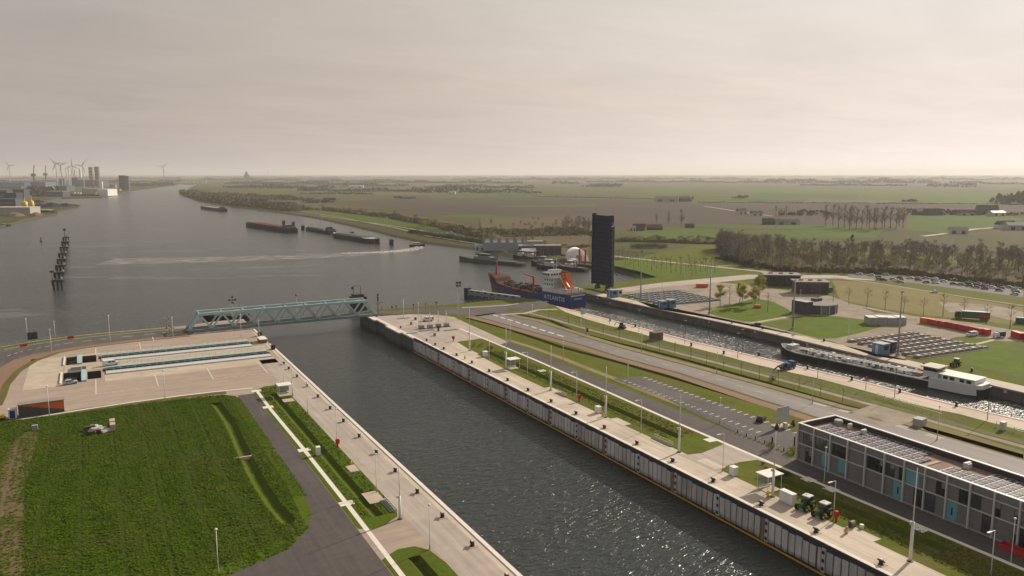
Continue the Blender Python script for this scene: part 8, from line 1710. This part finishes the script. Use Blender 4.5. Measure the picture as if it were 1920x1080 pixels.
# left peninsula: white warehouse, yellow silos, dark works, heaps
tower_block(-12, 57, 391.5, 403, 'white warehouse at the left edge on the peninsula', M('ware_cream', (0.42, 0.41, 0.36)), depth=30, top=OFFW)
for k, (x0, x1, pt, pb_, lab) in enumerate(((41.5, 52, 379.5, 391, 'yellow silo beside the white warehouse, left one'), (55.5, 64.5, 379, 395, 'yellow silo beside the white warehouse, right one'))):
    a, c = Vector(spot(x0, pb_, ZP)), Vector(spot(x1, pb_, ZP)); m_ = (a + c) / 2; r_ = (c - a).length / 2; h = (pb_ - pt) / 1465 * m_.length
    t = thing('yellow_silo', lab, 'silo', (*m_, ZP)); MB().lathe([(r_, 0), (r_, h * .9), (r_ * .5, h), (r_ * .1, h * 1.04)], n=14).build('tank', YELP, t, True); MB().cyl((0, 0, h), (0, 0, h * 1.5), r_ * .22, r_ * .16, 8).build('stack', YELP, t); MB().lathe([(r_ * 1.08, h * .02), (r_ * 1.08, h * .1)], n=12).build('skirt', GREY, t)
for k, (x0, x1, pt, pb_, lab, mt) in enumerate(((-8, 14, 361, 378, 'dark steel works frame at the left edge, farthest', F4), (8, 32, 366, 384, 'dark slate works building above the white warehouse', M('works_slate', (0.055, 0.065, 0.085))), (22, 46, 359, 376, 'stepped dark conveyor house behind the silos', F4), (-10, 30, 376, 390, 'grey blue tank hall behind the white warehouse', M('works_blue', (0.10, 0.115, 0.14))))): tower_block(x0, x1, pt, pb_, lab, mt, depth=25, bands=2)
COAL = M('coal', (0.018, 0.018, 0.02), (0.03, 0.03, 0.031), .3, .95, .8, .6)
def heap(px0, px1, pt, pb_, lab, mat, seed):
    rs = random.Random(seed); a, c = Vector(spot(px0, pb_, ZP)), Vector(spot(px1, pb_, ZP)); L_ = (c - a).length; h = (pb_ - pt) / 1465 * ((a + c) / 2).length; d = (c - a) / L_; t = thing('heap', lab, 'heap', (*((a + c) / 2), ZP), math.atan2(d.y, d.x)); b = MB(); rg = []
    for k in range(13):
        f = k / 12; hh = h * (math.sin(math.pi * min(1, max(0, f))) ** .6) * rs.uniform(.75, 1.0) + .3; rg.append([((f - .5) * L_, y * h * 2.2, z * hh) for y, z in ((-1, 0), (-.5, .75), (-.1, 1), (.4, .8), (1, 0))])
    b.loft(rg, close=False).build('pile', mat, t); MB().box(-L_ / 2, -h * 2.4, 0, L_ / 2, h * 2.4, .4).build('footing', BANK, t); return t
heap(66, 86, 381.5, 388, 'black coal heap on the spit, nearest the silos', COAL, 1); heap(84, 112, 380, 388, 'black coal heap in the middle of the spit', COAL, 2); heap(110, 136, 381, 387, 'black coal heap toward the end of the spit', COAL, 3); heap(130, 150, 383.5, 386, 'low black heap at the tip of the spit', COAL, 4); heap(14, 42, 399, 405.5, 'brown sand heap before the white warehouse', M('sandheap', (0.16, 0.105, 0.075)), 5); heap(58, 76, 398.5, 404, 'brown sand heap beside the small barge', M('sandheap2', (0.14, 0.095, 0.07)), 6); heap(60, 84, 374.5, 380, 'dark heap behind the yellow silos', COAL, 7)
barge('spit_barge', spot(101, 400, ZW), spot(67, 399, ZW), 'dark barge moored at the spit right of the white warehouse', 12, 5.0, bd, GREY, OFFW, None)
# bridge at the far canal bend, dome, mast
a, c = Vector(spot(338, 342, ZP)), Vector(spot(388, 342, ZP)); L_ = (c - a).length; d = (c - a) / L_
t = thing('far_bridge', 'low white road bridge across the canal at the far bend', 'bridge', (*a, ZP), math.atan2(d.y, d.x)); MB().box(0, -6, 8, L_, 6, 12).build('deck', OFFW, t)
for k in range(7): MB().box(L_ * k / 6.3, -5, -4, L_ * k / 6.3 + 6, 5, 8).build('pier', OFFW, t)
MB().box(L_ * .2, -6, 12, L_ * .8, -5, 20).build('truss_side', OFFW, t)
a = spot(463, 340, ZP); D = math.hypot(*a); t = thing('domed_church', 'faint grey domed church on the left of the horizon', 'church', (*a, ZP)); s_ = D / 1465; MB().box(-4 * s_, -4 * s_, 0, 4 * s_, 4 * s_, 12 * s_).build('nave', GREY, t); MB().lathe([(2.8 * s_, 12 * s_), (2.8 * s_, 14.5 * s_), (2.0 * s_, 16.5 * s_), (.3 * s_, 18 * s_)], n=10).build('dome', GREY, t)
lattice((*spot(503, 341, ZP), ZP), 21 * math.hypot(*spot(503, 341, ZP)) / 1465, 'faint radio mast on the horizon right of the domed church', 20)

# ------------------------------------------------------------------ the hazy air
hm = bpy.data.materials.new('haze'); hm.use_nodes = True; n_ = hm.node_tree.nodes
for q in list(n_): n_.remove(q)
vo = n_.new('ShaderNodeVolumePrincipled'); vo.inputs['Color'].default_value = (0.83, 0.82, 0.80, 1); vo.inputs['Density'].default_value = HAZE; vo.inputs['Anisotropy'].default_value = 0.25
ou = n_.new('ShaderNodeOutputMaterial'); hm.node_tree.links.new(vo.outputs[0], ou.inputs['Volume'])
o = MB().box(-29000, -900, -16, 29000, 27000, 165).build('haze', hm); o['kind'] = 'stuff'; o['label'] = 'pale hazy air over the whole landscape'

# the older quays beyond the old lock lie lower than the new lock platform
for o in sc.objects:
    if o.parent is None and o.get('category') and o.location.x > 231 and -0.35 < o.location.z < 0.3: o.location.z += ZR
# ------------------------------------------------------------------ labels: look-alikes of a group told apart by their order
def column(o):
    X, Y, z = o.location; r_ = X * CA + Y * SA; f = -X * SA + Y * CA
    return r_ / max(1.0, f)
by = {}
for o in sc.objects:
    if o.get('category') and o.get('label'): by.setdefault(o['label'], []).append(o)
for lab, l in by.items():
    n = len(l)
    if n < 2: continue
    l.sort(key=column)
    if n <= 24:
        for k, o in enumerate(l):
            o['label'] = lab + (', leftmost of its kind' if k == 0 else ', rightmost of its kind' if k == n - 1 else f', {ORD[k]} from the left')
    else:
        zn = ('in the left third', 'in the middle third', 'in the right third')
        for k, o in enumerate(l):
            z = min(2, k * 3 // n); o['label'] = f'{lab}, {zn[z]}'; o['group'] = f"{o.get('group', 'trees')}, {zn[z]}"
